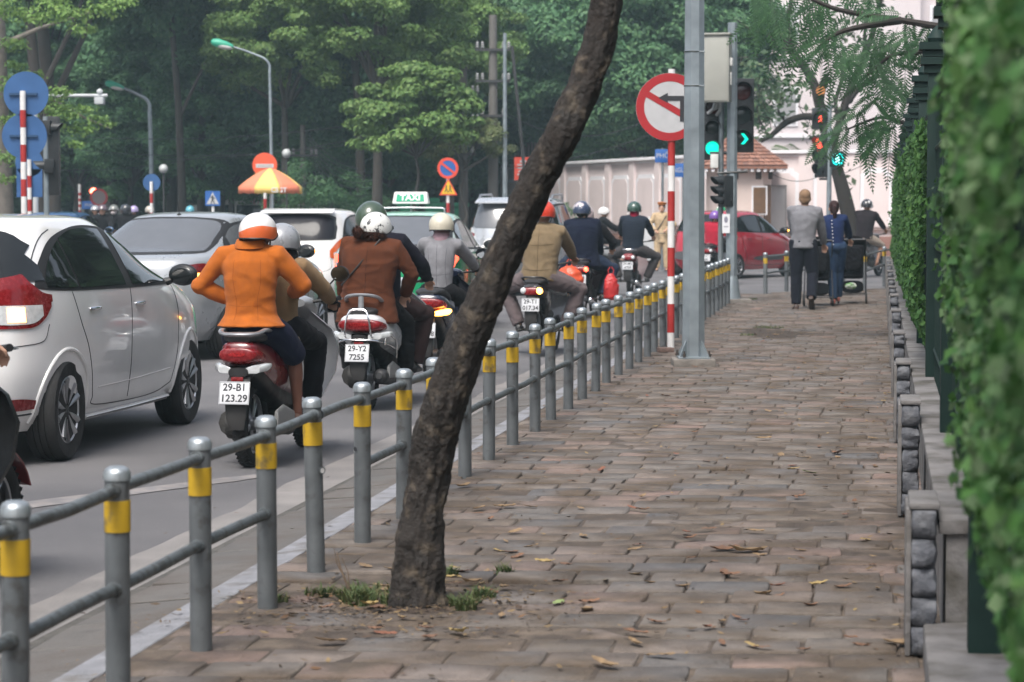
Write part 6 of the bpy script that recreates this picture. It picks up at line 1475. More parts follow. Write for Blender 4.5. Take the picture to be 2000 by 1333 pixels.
patch(t, 'rear_window', GREYGLASS, rr_, [(-.72,1.25,1.45),(-.64,1.23,1.66),(0,1.22,1.69),(.64,1.23,1.66),(.72,1.25,1.45)], .007)
mb = MB(); mb.loft([[V((x,y,z)) for x,y,z in ((-.68,-2.16,1.70),(.68,-2.16,1.70),(.66,-1.85,1.79),(-.66,-1.85,1.79))],[V((x,y,z)) for x,y,z in ((-.68,-2.16,1.675),(.68,-2.16,1.675),(.66,-1.85,1.75),(-.66,-1.85,1.75))]]); mb.build('roof_spoiler', SUVP, t, bevel=.006)
mb = MB(); mb.tube([sk.rear(-.1,1.26,.012), sk.rear(.35,1.28,.012)], .009, 6); mb.build('rear_wiper', BLACKP, t)
mb = MB(); mb.loft([sect(-2.34,.55,.84,.10,n=20,e=.5), sect(-2.2,.55,.90,.11,n=20,e=.5)]); mb.build('bumper', pmat('grey plastic',(.07,.07,.075),.6,0,.1,9), t)
mb = MB(); mb.box((0,-2.335,.86),(.5,.02,.2)); mb.build('licence_plate', MATS['plate white'], t)
# C6 red hatchback, turning right at the junction
REDCAR = paint('red car paint', (.36,.012,.028), .22)
f = V((math.sin(R(34)), math.cos(R(34)), 0)); r = V((f.y,-f.x,0)); rw = V((gx(1447,54.5), 54.5, ROADZ)); loc = rw + f*1.18 - r*.78
t, body, sk = hatch('hatchback_car', 'red hatchback with lit mirror indicator turning right across the junction', loc, head(34), REDCAR, lit=AMBERON, glass=GLASS)
t.scale = (1.0,1.08,1.02)
mb = MB(); mb.loft([sect(-1.775,.52,.50,.10,n=16,e=.5), sect(-1.70,.52,.56,.10,n=16,e=.5)]); mb.build('bumper_insert', pmat('grey plastic',(.07,.07,.075),.6,0,.1,9), t)
patch(t, 'side_trim', MATS['grey plastic'], lambda y, z, o: sk.side(1, y, z, o), [(-.55,.44,.46),(-.2,.40,.50),(.6,.40,.52),(.8,.42,.45)], .008)
# C7 white van far off
vn = thing('white_van', 'white van with red lettering far behind the small white hatchback', 'van', (gx(515,92), 92, ROADZ), R(60))
mb = MB(); n=0
rg = [(.30,-2.3,2.3,.88,5),(.5,-2.4,2.45,.95,5),(.95,-2.4,2.4,.96,5),(1.2,-2.4,2.0,.95,5),(1.5,-2.38,1.75,.92,5),(1.85,-2.35,1.45,.87,5),(1.98,-2.3,1.3,.80,4.5),(2.05,-2.0,1.0,.5,3.5)]
bo, bv = car_body(vn, rg, WHITEP, (-1.5,1.5), .33, .95); sk = Skin(bv)
for y in (-1.5,1.5):
    for sg in (-1,1): cwheel(vn, sg*.82, y, .33, .2, sg, 6)
for sg in (-1,1):
    sd = lambda y, z, o, sg=sg: sk.side(sg, y, z, o)
    patch(vn, 'window', GLASS, sd, [(.75,1.22,1.7),(1.2,1.22,1.72),(1.6,1.22,1.45)], .01); patch(vn, 'window', GLASS, sd, [(-2.1,1.25,1.70),(-.6,1.25,1.72),(.6,1.25,1.72)], .01) if sg < 0 else None
mb = MB()
M = Matrix.Translation(sk.side(-1,-.6,1.88,.02)) @ Matrix.Rotation(R(-90),4,'Z') @ Matrix.Rotation(R(90),4,'X'); 
text('lettering', 'XE DU LICH', .26, REDP, vn, Matrix.Translation(sk.side(-1,-.7,1.83,.02)+V((-.03,0,0))) @ Matrix.Rotation(R(-90),4,'Z') @ Matrix.Rotation(R(90),4,'X'), .004)
# small blue car far left, behind the riders
loc, hd = place(150, 58, 8, -1.7, .80); hatch('hatchback_car', 'blue small car just visible over the roof of the white hatchback at the left', loc, hd, paint('blue car paint',(.05,.12,.25)))
# ---------------------------------------------------------------- walls and buildings beyond the junction
PINK = pmat('pink plaster', (.68,.60,.595), .9, 0, .06, 1.2, col2=(.58,.51,.505), mixs=.7, mixlo=.55, mixhi=.8)
PINKW = pmat('white plaster trim', (.74,.74,.77), .9, 0, .05, 2); PLINTH = pmat('brown plinth', (.22,.12,.10), .9, 0, .12, 3)
def wall_run(name, label, A, B, ztop, npan, flip=1):
    A = V(A); B = V(B); L = (B-A).length; u = (B-A).normalized(); nrm = V((u.y,-u.x,0)); ang = math.atan2(u.y,u.x)
    t = thing(name, label, 'wall', A, ang); zt = ztop
    mb = MB(); mb.box((L/2,.15,zt/2),(L,.26,zt)); mb.build('panel_wall', PINK, t)
    mb = MB(); mb.box((L/2,.10,zt+.05),(L+.1,.46,.10)); mb.box((L/2,.08,zt-.06),(L,.18,.05)); mb.build('coping', PINKW, t, bevel=.01)
    mb = MB(); mb.box((L/2,.0,.33),(L,.12,.66)); mb.build('plinth', PLINTH, t, bevel=.01)
    mb = MB(); mb.box((L/2,-.0,.70),(L,.16,.07)); mb.build('plinth_ledge', PLINTH, t) if 0 else None
    pw = L/npan
    for k in range(npan):
        cx = (k+.5)*pw; w = pw*.36; z0, z1 = .95, zt-.45; c = .18
        def oct_(w, z0, z1, c): return [(cx-w,z0),(cx+w,z0),(cx+w,z1-c),(cx+w-c,z1-c*.4),(cx+w-c*1.1,z1),(cx-w+c*1.1,z1),(cx-w+c,z1-c*.4),(cx-w,z1-c)]
        o = shift(plate(oct_(w,z0,z1,c),0,.06), (0,-.02,0)).build('panel_frame', PINKW, t)
        shift(plate(oct_(w-.13,z0+.0,z1-.13,c*.8),0,.03), (0,-.035,0)).build('panel_inset', PINK, o)
        mb = MB(); mb.box((cx,-.03,z0-.06),(w*2+.35,.14,.07)); mb.build('panel_sill', pmat('stained sill',(.25,.19,.18),.9,0,.2,3), t)
    for k in range(npan+1):
        mb = MB(); mb.box((min(max(k*pw,.2),L-.2),-.01,zt/2),(.42,.12,zt-.02)); mb.build('pilaster', PINK, t)
    return t
wl_b = V((gx(1395,73.5),73.5,0)); wl_a = V((gx(985,93),93,0))
wall_run('perimeter_wall', 'long pink plaster wall with white framed panels left of the guard house', wl_a, wl_b, 3.05, 9)
wr_a = V((gx(1484,72.3),72.3,0)); wr_b = V((gx(1850,71),71,0))
wall_run('perimeter_wall', 'pink plaster wall with wide white panels right of the guard house, behind the walking couple', wr_a, wr_b, 3.12, 4)
# guard house
g = thing('guard_house', 'small guard house with brown tiled hip roof and brown shutters behind the traffic light pole', 'guard house', (gx(1444,71.4),71.4,0), R(3))
CREAM = pmat('cream plaster', (.60,.50,.46), .9, 0, .06, 1.5)
mb = MB(); hx = .86; oc = [(-hx,-.5),(-hx+.3,-.9),(hx-.3,-.9),(hx,-.5),(hx,.9),(-hx,.9)]
mb.prism(oc, 0, 2.72); mb.build('wall', CREAM, g)
tile = pmat('brown roof tiles', (.20,.095,.065), .85, 0, .2, 12, island=[(.24,.11,.075),(.17,.08,.055),(.28,.14,.10),(.14,.075,.06)])
mb = MB(); ez = 2.72; apex = V((0,.15,3.85)); ev = [(-1.22,-1.25),(1.22,-1.25),(1.22,1.2),(-1.22,1.2)]
mb.add([V((x,y,ez)) for x,y in ev]+[V((x,y,ez-.08)) for x,y in ev]+[V((-.12,.15,3.8)),V((.12,.15,3.8))],[(4,5,6,7),(0,1,9,8),(1,2,9),(2,3,8,9),(3,0,8),(0,4,5,1),(1,5,6,2),(2,6,7,3),(3,7,4,0)]); rf = mb.build('roof', tile, g)
mb = MB()
for face in ((V((-1.22,-1.25,ez)),V((1.22,-1.25,ez))),(V((1.22,-1.25,ez)),V((1.22,1.2,ez))),(V((-1.22,1.2,ez)),V((-1.22,-1.25,ez)))):
    a, b = face; nr = 11
    for i in range(nr):
        t0 = i/nr; t1 = (i+1.25)/nr; ap = V((0,.15,3.85)); pa, pb = lerp(a,ap,t0), lerp(b,ap,t0); qa, qb = lerp(a,ap,min(1,t1)), lerp(b,ap,min(1,t1)); n = max(1,int((pb-pa).length/.16))
        nn = (b-a).cross(ap-a).normalized()
        for k in range(n):
            x0, x1 = (k+.04)/n, (k+.96)/n
            c = [lerp(pa,pb,x0)+nn*.045, lerp(pa,pb,x1)+nn*.045, lerp(qa,qb,x1)+nn*.01, lerp(qa,qb,x0)+nn*.01]
            d_ = [v - nn*.02 for v in c]; mb.add(c+d_,[(0,1,2,3),(0,4,5,1),(1,5,6,2),(3,7,4,0)])
mb.build('roof_tiles', tile, rf)
mb = MB()
for k in range(13): mb.box((-1.14+k*.19,-1.15,ez-.12),(.09,.14,.09))
mb.build('eave_bracket', PINKW, g)
SHUT = pmat('brown shutter', (.15,.085,.045), .7, 0, .15, 9)
for (x, w, z0, z1, y) in ((-.55,.30,1.35,2.1,-.905),(.45,.36,1.35,2.1,-.905)):
    mb = MB(); mb.box((x,y-.01,(z0+z1)/2),(w+.1,.05,z1-z0+.1)); f_ = mb.build('window_frame', PINKW, g)
    mb = MB(); mb.box((x,y-.045,(z0+z1)/2),(w,.03,z1-z0)); 
    for k in range(10): mb.box((x,y-.06,z0+.05+k*(z1-z0-.1)/9),(w-.06,.02,.03))
    mb.build('shutter', SHUT, f_)
mb = MB(); mb.box((.72,-.72,1.6),(.36,.04,1.15),Matrix.Rotation(R(53),3,'Z')); mb.build('shutter', SHUT, g)
for x in (-.25,.42,.80): mb = MB(); mb.box((x,-.91 if x<.7 else -.62,2.45),(.16,.04,.22)); mb.build('vent', pmat('vent dark',(.06,.04,.035),.8,0,.1,9), g)
gt = thing('metal_gate', 'pale grey metal gate panel between the guard house and the pink wall', 'gate', (gx(1514,71.7),71.7,0), 0)
mb = MB(); mb.box((0,0,1.12),(.62,.04,2.05)); mb.build('gate_leaf', pmat('pale grey paint',(.46,.47,.48),.6,0,.08,3), gt)
mb = MB()
for x in (-.31,.31): mb.box((x,-.02,1.12),(.04,.07,2.12))
mb.box((0,-.02,2.16),(.66,.07,.05)); mb.build('gate_frame', pmat('grey frame',(.3,.31,.32),.6,0,.08,3), gt)
e = thing('electric_box', 'pale grey utility box against the left pink wall beside the traffic officer', 'utility box', (gx(1262,69.5),69.5,0), R(-12))
mb = MB(); mb.box((0,0,.62),(.75,.35,1.25)); bx_ = mb.build('cabinet_body', pmat('pale grey paint',(.46,.47,.48),.6,0,.08,3), e, bevel=.02)
mb = MB(); mb.box((-.19,-.18,.62),(.34,.02,1.1)); mb.box((.19,-.18,.62),(.34,.02,1.1)); mb.build('door', MATS['pale grey paint'], e, bevel=.005)
# tall pale building behind
bd = thing('pale_building', 'tall pale pink building filling the background behind the sloping tree', 'building', (gx(1640,105),105,0), R(2))
PALE = pmat('pale pink render', (.62,.565,.575), .9, 0, .05, .3, col2=(.56,.49,.49), mixs=.25, mixlo=.5, mixhi=.75)
mb = MB(); mb.box((0,6,9),(12.5,12,18)); mb.build('wall', PALE, bd)
mb = MB(); mb.box((1.2,-.35,9),(4.2,.8,18)); mb.build('bay', PALE, bd)
for z in (4.6,8.0): mb = MB(); mb.box((0,-.06,z),(12.6,.16,.10)); mb.build('string_course', PINKW, bd)
for x in (-4.6,-2.4,4.4): 
    for z in (5.9,9.4,13): 
        mb = MB(); mb.box((x,-.02,z),(1.1,.08,1.7)); w_ = mb.build('window', PINKW, bd); mb = MB(); mb.box((x,-.065,z),(.9,.03,1.5)); mb.build('pane', pmat('blind glass',(.30,.30,.31),.3,0,.05,3), w_)
# pink block with green corrugated screen, left of centre
pb = thing('pink_building', 'pink wall with a green corrugated screen on top behind the utility poles', 'building', (gx(1030,95),95,0), R(0)); pb.scale = (1.13,1.13,1.1)
mb = MB(); mb.box((0,1.5,3.0),(1.9,3,6.0)); mb.build('wall', pmat('dull pink plaster',(.36,.27,.26),.9,0,.1,1), pb)
mb = MB(); mb.box((0,-.05,5.85),(2.0,.25,.16)); mb.build('ledge', pmat('stained sill',(.25,.19,.18),.9,0,.2,3), pb)
mb = MB()
for k in range(20): mb.box((-.92+k*.096,.05+.03*(k%2),7.3),(.09,.04,2.8))
mb.build('corrugated_screen', pmat('dark green sheet',(.015,.05,.035),.6,.1,.15,3), pb)
mb = MB(); mb.box((.1,-.35,2.35),(1.5,.5,.06)); mb.box((.1,-.35,3.75),(1.5,.5,.05))
for k in range(13): mb.box((-.62+k*.12,-.58,3.05),(.03,.03,1.4))
mb.build('balcony_cage', pmat('dark iron',(.03,.035,.035),.6,.4,.1,9), pb)
# green gate posts, far left of centre
GG = pmat('green painted iron', (.015,.20,.10), .6, 0, .1, 4)
for i,(px, w, zt) in enumerate(((797,30,403),(842,22,395),(880,60,404))):
    d = 80; t = thing('gate_pillar', ('broad','slim','wide')[i] + ' green painted gate pillar far behind the taxi, ' + ('left one','middle one','right one')[i], 'gate pillar', (gx(px,d),d,0)); z = pt(px,zt,d).z
    ww = w*d/FPX; mb = MB(); mb.box((0,0,z/2),(ww,.5,z)); mb.build('shaft', GG, t, bevel=.02); mb = MB(); mb.box((0,0,z+.06),(ww+.2,.65,.14)); mb.build('cap', GG, t, bevel=.02)

# ---------------------------------------------------------------- round signs, lamps, posts at the left and centre
def sign_post(label, px, d, top_py, discs, bands_every=None, r=.045, z0=ROADZ, squares=()):
    t = thing('traffic_sign', label, 'traffic sign', (gx(px,d), d, z0)); zt = pt(px,top_py,d).z - z0
    bh = bands_every or .33; bl = []; z = zt - .3
    while z > 0: bl.append((max(0,z-bh), z)); z -= 2*bh
    banded_pole(t, r, zt, bl, z0=0); return t
def z_at(py, d): return pt(1000,py,d).z - ROADZ
d = 38
t = sign_post('two large blue round signs seen from behind on a red and white pole, far left', 47, d, 178, 0, .27, .046)
for py, dx in ((184,.05),(266,-.0)):
    x = gx(52 if py<200 else 48,d)-t.location.x
    shift(plate(circ(44*d/FPX),0,.006),(x,.055,z_at(py,d))).build('sign_plate', SIGNBACK, t, sharp=30)
    mb = MB(); mb.box((0,.03,z_at(py,d)),(.44,.03,.035)); mb.build('bracket', pmat('dark bracket',(.02,.06,.14),.5,.2,.1,9), t)
d = 45
t = sign_post('second red and white pole with blue square sign, behind the two large blue round signs', 58, d, 312, 0, .22, .04)
shift(plate(circ(.26,40,0,0),0,.006),(gx(57,d)-t.location.x,.05,z_at(318,d))).build('sign_plate', SIGNBACK, t, sharp=30)
shift(plate([(-.24,-.26),(.24,-.26),(.24,.26),(-.24,.26)],0,.006),(gx(57,d)-t.location.x,.05,z_at(358,d))).build('sign_plate', SIGNBACK, t)
d = 40
t = thing('traffic_light_pole', 'grey pole with signals turned away beside the two large blue signs', 'traffic light', (gx(91,d),d,ROADZ)); o0 = V(t.location)
mb = MB(); mb.tube([(0,0,0),(0,0,z_at(228,d))], .045, 12); mb.build('shaft', GALV, t, sharp=60)
signal(t, V((.08,.12,z_at(305,d))), [OFFG]*3, R(180), .11, .42)
signal(t, V((.0,-.0,z_at(325,d))), [OFFG], R(-80), .09, .2); signal(t, V((.08,0,z_at(250,d))), [OFFG], R(80), .09, .2)
d = 62
t = sign_post('small blue round sign back on a red and white pole over the silver car', 296, d, 355, 0, .25, .04)
shift(plate(circ(17*d/FPX),0,.006),(0,.05,z_at(357,d))).build('sign_plate', SIGNBACK, t, sharp=30)
t = sign_post('blue square pedestrian crossing sign with white triangle on a short striped pole', 416, 66, 400, 0, .25, .04); d = 66
hw = 14.5*d/FPX; c = V((0,-.06,z_at(388,d)))
shift(plate([(-hw,-hw),(hw,-hw),(hw,hw),(-hw,hw)],0,.01),c).build('sign_plate', SIGNBLUE, t)
shift(plate([(-hw*.82,-hw*.75),(hw*.82,-hw*.75),(0,hw*.82)],-.006,0),c).build('white_triangle', SIGNWHITE, t)
mb = MB(); mb.ell(c+V((0,-.012,hw*.28)),(.025,.006,.025),10,6); mb.box(c+V((0,-.012,-.0)),(.04,.006,.10)); mb.box(c+V((-.03,-.012,-.09)),(.02,.006,.11),Matrix.Rotation(.4,3,'Y')); mb.box(c+V((.03,-.012,-.09)),(.02,.006,.11),Matrix.Rotation(-.4,3,'Y')); mb.box(c+V((0,-.012,.02)),(.13,.006,.02),Matrix.Rotation(.3,3,'Y')); mb.build('walking_figure', BLACKINK, t)
# no entry sign and umbrella
d = 64
t = sign_post('round orange-red no entry sign behind the red and yellow umbrella', 518, d, 322, 0, .3, .045)
c = V((0,-.06,z_at(323,d))); rr = 24*d/FPX
shift(plate(circ(rr),0,.01),c).build('sign_plate', pmat('orange red sign',(.66,.09,.035),.45,0,.06,5), t, sharp=30)
shift(plate([(-rr*.72,-rr*.16),(rr*.72,-rr*.16),(rr*.72,rr*.16),(-rr*.72,rr*.16)],-.006,0),c+V((0,0,-.02))).build('white_bar', SIGNWHITE, t)
mb = MB()
for k in range(7): mb.box(c+V((-rr*.5+k*rr*.165,-.009,-.02)),(rr*.08,.004,rr*.1))
mb.build('bar_print', pmat('faded print',(.3,.28,.28),.6,0,0), t)
um = thing('umbrella', 'large red and yellow umbrella reading CSGT standing over the junction', 'umbrella', (gx(528,d-1.2),d-1.2,ROADZ)); d2 = d-1.2
RED_U = pmat('umbrella red', (.80,.26,.15), .8, 0, .05, 3, transl=.25); YEL_U = pmat('umbrella yellow', (.88,.64,.2), .8, 0, .05, 3, transl=.25)
zt, ze = z_at(329,d2), z_at(366,d2); Rr = 64*d2/FPX; n = 8
for k in range(n):
    mb = MB(); rows = []
    for i in range(9):
        u = i/8; zz_ = zt - (zt-ze)*(u**1.45); row = []
        for j in range(7):
            a = 2*math.pi*(k + j/6 + .5)/n; sag = 1 - .05*math.sin(math.pi*j/6)*u
            row.append(V((Rr*u*sag*math.cos(a), Rr*u*sag*math.sin(a), zz_)))
        rows.append(row)
    val = [p + V((0,0,-.16 - .02*math.sin(j*2.2))) for j, p in enumerate(rows[-1])]; rows.append(val)
    vs = [p for r in rows for p in r]; fs = [(i*7+j,i*7+j+1,(i+1)*7+j+1,(i+1)*7+j) for i in range(len(rows)-1) for j in range(6)]
    mb.add(vs, fs); o = mb.build('canopy_panel', [RED_U,YEL_U][k%2], um, fix=False); so = o.modifiers.new('s','SOLIDIFY'); so.thickness = .006
    for p in o.data.polygons: p.use_smooth = True
text('lettering', 'CSGT', .17, WHITEP, um, Matrix.Translation((.30,-Rr*.93,ze-.085)) @ Matrix.Rotation(R(12),4,'Z') @ Matrix.Rotation(R(90),4,'X'), .003, sx=.95, bold=.004)
mb = MB(); mb.tube([(0,0,.0),(0,0,zt)], .02, 8); mb.build('pole', ALLOY, um)
# no parking + children signs
d = 66
t = sign_post('round no parking sign above a yellow children warning triangle on a striped pole', 875, d, 335, 0, .28, .045)
c = V((0,-.06,z_at(329,d))); rr = 20.5*d/FPX
shift(plate(circ(rr),0,.01),c).build('sign_plate', SIGNBLUE, t, sharp=30); shift(ring_mesh(rr*.74,rr,-.006,.005),c).build('red_ring', pmat('sign vermilion',(.62,.06,.03),.45,0,.06,5), t, sharp=30)
a = R(-38); c_,s_ = math.cos(a),math.sin(a); shift(plate([(x*c_-z*s_, x*s_+z*c_) for x,z in ((-rr*.78,-.03),(rr*.78,-.03),(rr*.78,.03),(-rr*.78,.03))],-.010,-.006),c).build('red_bar', MATS['sign vermilion'], t)
c = V((.01,-.07,z_at(366,d))); h = 17.5*d/FPX
shift(plate([(-h*1.02,-h*.9),(h*1.02,-h*.9),(0,h)],0,.01),c).build('warning_plate', MATS['sign vermilion'], t); shift(plate([(-h*.78,-h*.75),(h*.78,-h*.75),(0,h*.74)],-.006,0),c).build('yellow_field', SIGNYEL, t)
mb = MB()
for x in (-.055,.05): mb.ell(c+V((x,-.012,.03)),(.022,.006,.022),8,5); mb.box(c+V((x,-.012,-.03)),(.035,.006,.08)); mb.box(c+V((x-.025,-.012,-.10)),(.02,.006,.08),Matrix.Rotation(.6,3,'Y')); mb.box(c+V((x+.025,-.012,-.10)),(.02,.006,.08),Matrix.Rotation(-.5,3,'Y'))
mb.build('running_figures', BLACKINK, t)
t = thing('notice_board', 'red board with white lines of writing behind the leaning tree', 'notice board', (gx(1022,74),74,0)); zc = pt(1000,330,74).z
mb = MB(); mb.box((0,0,zc),(.55,.05,.70)); mb.build('board', pmat('notice red',(.60,.07,.04),.5,0,.05,4), t); mb = MB()
for k,(w_) in enumerate((.2,.36,.34,.3,.36)): mb.box((0,-.03,zc+.22-k*.10),(w_,.01,.045 if k else .07))
mb.build('writing', SIGNWHITE, t); mb = MB(); mb.tube([(0,.05,0),(0,.05,zc)],.03,8); mb.build('pole', STEELG, t)

TRX = pmat('dark fittings', (.045,.045,.047), .7, .3, .2, 9)
# street lamps
LG = pmat('green lamp head', (.03,.30,.19), .45, 0, .05, 5); LGL = pmat('lamp glass', (.5,.5,.48), .3, 0, 0)
def street_lamp(label, base, top_px, head_px, d, r=.040):
    t = thing('street_lamp', label, 'street lamp', (gx(base,d),d,0)); o0 = V(t.location)
    a = pt(*top_px, d) - o0; h = pt(*head_px, d) - o0; mid = V((lerp(a.x,h.x,.30), 0, max(a.z,h.z)+ (h.z-a.z)*.05 + .1))
    pts = smoothpath([(a.x*0,0,0),(a.x*.5,0,a.z*.5),(a.x,0,a.z-.3),(a.x*.97-.05,0,a.z+.25),tuple(lerp(a,h,.45)+V((0,0,.18))),tuple(h)], 8)
    mb = MB(); mb.tube([V(p) for p in pts], [lerp(r*1.3,r*.55,i/(len(pts)-1)) for i in range(len(pts))], 10); mb.build('pole', GALV, t, sharp=60)
    dv = (h - lerp(a,h,.45)); dv.z *= .35; dv.normalize(); c = h + dv*.25
    mb = MB(); mb.tube([c-dv*.24, c-dv*.1, c+dv*.15, c+dv*.24],[.06,.10,.125,.10],14,round_ends=True); o = mb.build('lamp_head', LG, t); mb = MB(); mb.ell(c-V((0,0,.05)),(.28,.11,.08),16,8,dv.to_track_quat('X','Z').to_matrix()); mb.build('lamp_glass', LGL, o)
    return t
street_lamp('grey street lamp with green head, the taller one above the red and yellow umbrella', 533, (527,140), (453,91), 66.5)
street_lamp('grey street lamp with green head, the shorter one left above the small blue round sign', 299, (293,215), (240,172), 78, .07)
for (px,py,d,lab) in ((320,330,70,'round white globe lamp left, beside the shorter street lamp'),(560,300,70,'round white globe lamp right, above the umbrella')):
    t = thing('globe_lamp', lab, 'globe lamp', (gx(px,d),d,0)); z = pt(px,py,d).z
    mb = MB(); mb.tube([(0,0,0),(0,0,z-.1)],.025,8); mb.build('pole', TRX, t); mb = MB(); mb.ell((0,0,z),(.13,.13,.13),18,12); mb.build('globe', pmat('milky globe',(.40,.42,.42),.3,0,.05,9), t)
# camera arm
d = 60; t = thing('camera_arm', 'horizontal grey arm with traffic cameras above the avenue at the left', 'traffic camera', (gx(70,d),d,0)); z = pt(0,187,d).z; o0 = V(t.location)
mb = MB(); mb.tube([(0,0,0),(0,0,z+.1)],.07,10); mb.tube([(0,0,z),(pt(210,187,d).x-o0.x,0,z+.0)],.04,8); mb.build('arm', pmat('white grey paint',(.42,.44,.45),.5,0,.05,5), t)
x = pt(195,187,d).x-o0.x; mb = MB(); mb.box((x,-.02,z-.13),(.22,.3,.17)); mb.ell((x,0,z+.09),(.08,.08,.08),12,8); mb.build('camera', pmat('white grey paint',(.42,.44,.45),.5,0,.05,5), t, bevel=.01)
# far red signals and small things under the trees
for (px,py,d,lab) in ((184,376,85,'small far traffic signal showing red under the trees at the left'),):
    t = thing('traffic_light_pole', lab, 'traffic light', (gx(px,d),d,0)); z = pt(px,py,d).z; mb = MB(); mb.tube([(0,.1,0),(0,.1,z+.2)],.05,8); mb.build('shaft', STEELG, t)
    signal(t, V((0,0,z-.3)), [pmat('far red lit',(1,.1,.05),.3,0,0,emit=(1,.10,.05),es=14), OFFG, OFFG], 0, .15, .32)
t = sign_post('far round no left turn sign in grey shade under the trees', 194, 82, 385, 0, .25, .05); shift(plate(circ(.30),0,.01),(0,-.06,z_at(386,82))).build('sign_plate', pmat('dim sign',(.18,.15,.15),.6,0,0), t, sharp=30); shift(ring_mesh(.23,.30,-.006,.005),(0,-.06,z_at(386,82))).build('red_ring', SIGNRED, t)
t = sign_post('far blue street name plate on a white pole under the trees', 156, 84, 360, 0, .1, .05)
mb = MB(); mb.box((.38,-.02,z_at(401,84)),(.6,.03,.28)); mb.build('name_plate', SIGNBLUE, t); text('lettering','PHAN',.15,SIGNWHITE,t,Matrix.Translation((.38,-.04,z_at(401,84)))@Matrix.Rotation(R(90),4,'X'))

# utility poles and wires
CONC = pmat('grey concrete pole', (.115,.108,.10), .9, 0, .1, 3); TRX = pmat('dark fittings', (.045,.045,.047), .7, .3, .2, 9)
def upole(label, px, d, top, r, mat=CONC, arms=True):
    t = thing('utility_pole', label, 'utility pole', (gx(px,d),d,0)); z = pt(px,top,d).z
    mb = MB(); mb.tube([(0,0,0),(0,0,z)],[r*1.25,r*.85],12); mb.build('shaft', mat, t, sharp=60)
    if arms:
        for k,zz_ in enumerate((z-1.0,z-1.9,z-2.9)):
            mb = MB(); mb.box((0,-.15,zz_),(1.0 if k<2 else .8,.07,.07)); a = mb.build('cross_arm', TRX, t)
            for x in (-.45,-.3,.3,.45):
                m = MB()
                if abs(x) < (.7 if k<2 else .4): m.lathe([(.03,0),(.06,.03),(.03,.06),(.06,.09),(.03,.12),(.05,.15),(.01,.2)],10,Matrix.Translation((x,-.15,zz_+.04)))
                if m.v: m.build('insulator', pmat('insulator white',(.25,.25,.25),.3,0,0), a)
        mb = MB(); mb.box((-.35,-.3,z-3.6),(.35,.3,.5)); mb.build('transformer_box', TRX, t, bevel=.02)
    return t
upole('thick concrete utility pole with cross arms and insulators behind the leaning tree', 963, 70, 30, .13)
upole('slim steel pole close to the right of the thick concrete utility pole', 986, 69, 65, .06, GALV, False)
upole('dark utility pole with fittings left of the thick concrete pole, half lost in leaves', 905, 76, 120, .13, pmat('dark wood pole',(.07,.065,.06),.9,0,.2,4))
upole('thin pole in the shade right of the red and yellow umbrella', 592, 80, 245, .10)
st_ = thing('stay_pole', 'slanting dark steel stay leaning against the pink building', 'pole', (gx(1038,72),72,0)); mb = MB(); a = pt(1000,90,72)-V(st_.location); mb.tube([(.05,0,0),a],.05,8); mb.build('stay', TRX, st_)
WIRE = pmat('black cable', (.025,.025,.03), .7, 0, 0)
def wire(label, a, b, sag, r=.011, n=24):
    a, b = V(a), V(b); mb = MB(); mb.tube([lerp(a,b,k/n) - V((0,0,sag*4*(k/n)*(1-k/n))) for k in range(n+1)], r, 5); o = mb.build('overhead_wire', WIRE, None); tag(o, label, 'wire', 'overhead wires across the trees')
wire('upper long overhead wire from the left trees to the thick utility pole', pt(130,265,80), pt(960,195,70), .5)
wire('second long overhead wire, just below the upper one over the avenue', pt(130,290,80), pt(960,230,70), .6)
wire('third overhead wire, lower, crossing behind the taller street lamp', pt(250,310,80), pt(905,215,76), .5)
wire('lowest overhead wire passing above the small blue round sign', pt(60,330,80), pt(592,250,80), .5)
wire('overhead wire sagging from the slim steel pole to behind the leaning tree', pt(986,220,69), pt(1330,190,72), .9)
wire('drooping wire over the left pink wall', pt(986,330,69), pt(1380,215,72), .3)
wire('short wire hanging between the traffic light pole and the far signal pole', pt(1500,335,60.5), pt(1618,335,61), .25, .008)
wire('thin wire rising from the far signal pole to the hedge', pt(1632,345,61), pt(1760,285,66), .05, .008)
for k in range(6):
    o_ = pt(592,250+k*8,80); e_ = pt(700+12*k, 330+6*k, 72); wire('one of the tangled cables drooping from the thin pole right of the umbrella', o_, e_, .25+.12*k, .010)
# ---------------------------------------------------------------- foliage
RS = np.random.RandomState(11)
def leaves_mesh(name, pts, nrm, size, aspect=.6, fold=.15, jitter=.6, droop=.0, k5=True):
    """one small folded leaf per point (two quads: 6 vertices)"""
    n = len(pts); nrm = nrm + RS.normal(0, jitter, (n,3)); nrm /= np.linalg.norm(nrm, axis=1)[:,None]
    t = RS.normal(0,1,(n,3)); t[:,2] -= droop; t -= nrm*np.sum(t*nrm,1)[:,None]; t /= np.linalg.norm(t,axis=1)[:,None]; b = np.cross(nrm, t)
    s = size*RS.uniform(.6,1.25,n)[:,None]; w = s*aspect
    base = pts - t*s*.5; tip = pts + t*s*.5; ml = pts + b*w*.5 + nrm*s*fold; mr = pts - b*w*.5 + nrm*s*fold
    verts = np.stack([base, mr, tip, ml, pts - t*s*.05], 1).reshape(-1,3)
    i = np.arange(n)*5; quads = np.stack([i, i+1, i+2, i+4], 1); quads2 = np.stack([i+4, i+2, i+3, i], 1)
    f = np.concatenate([quads, quads2], 0)
    me = bpy.data.meshes.new(name); me.vertices.add(len(verts)); me.vertices.foreach_set('co', verts.astype(np.float32).ravel())
    me.loops.add(f.size); me.loops.foreach_set('vertex_index', f.astype(np.int32).ravel())
    me.polygons.add(len(f)); me.polygons.foreach_set('loop_start', np.arange(0,f.size,4,dtype=np.int32)); me.polygons.foreach_set('loop_total', np.full(len(f),4,dtype=np.int32))
    me.update(calc_edges=True); return me
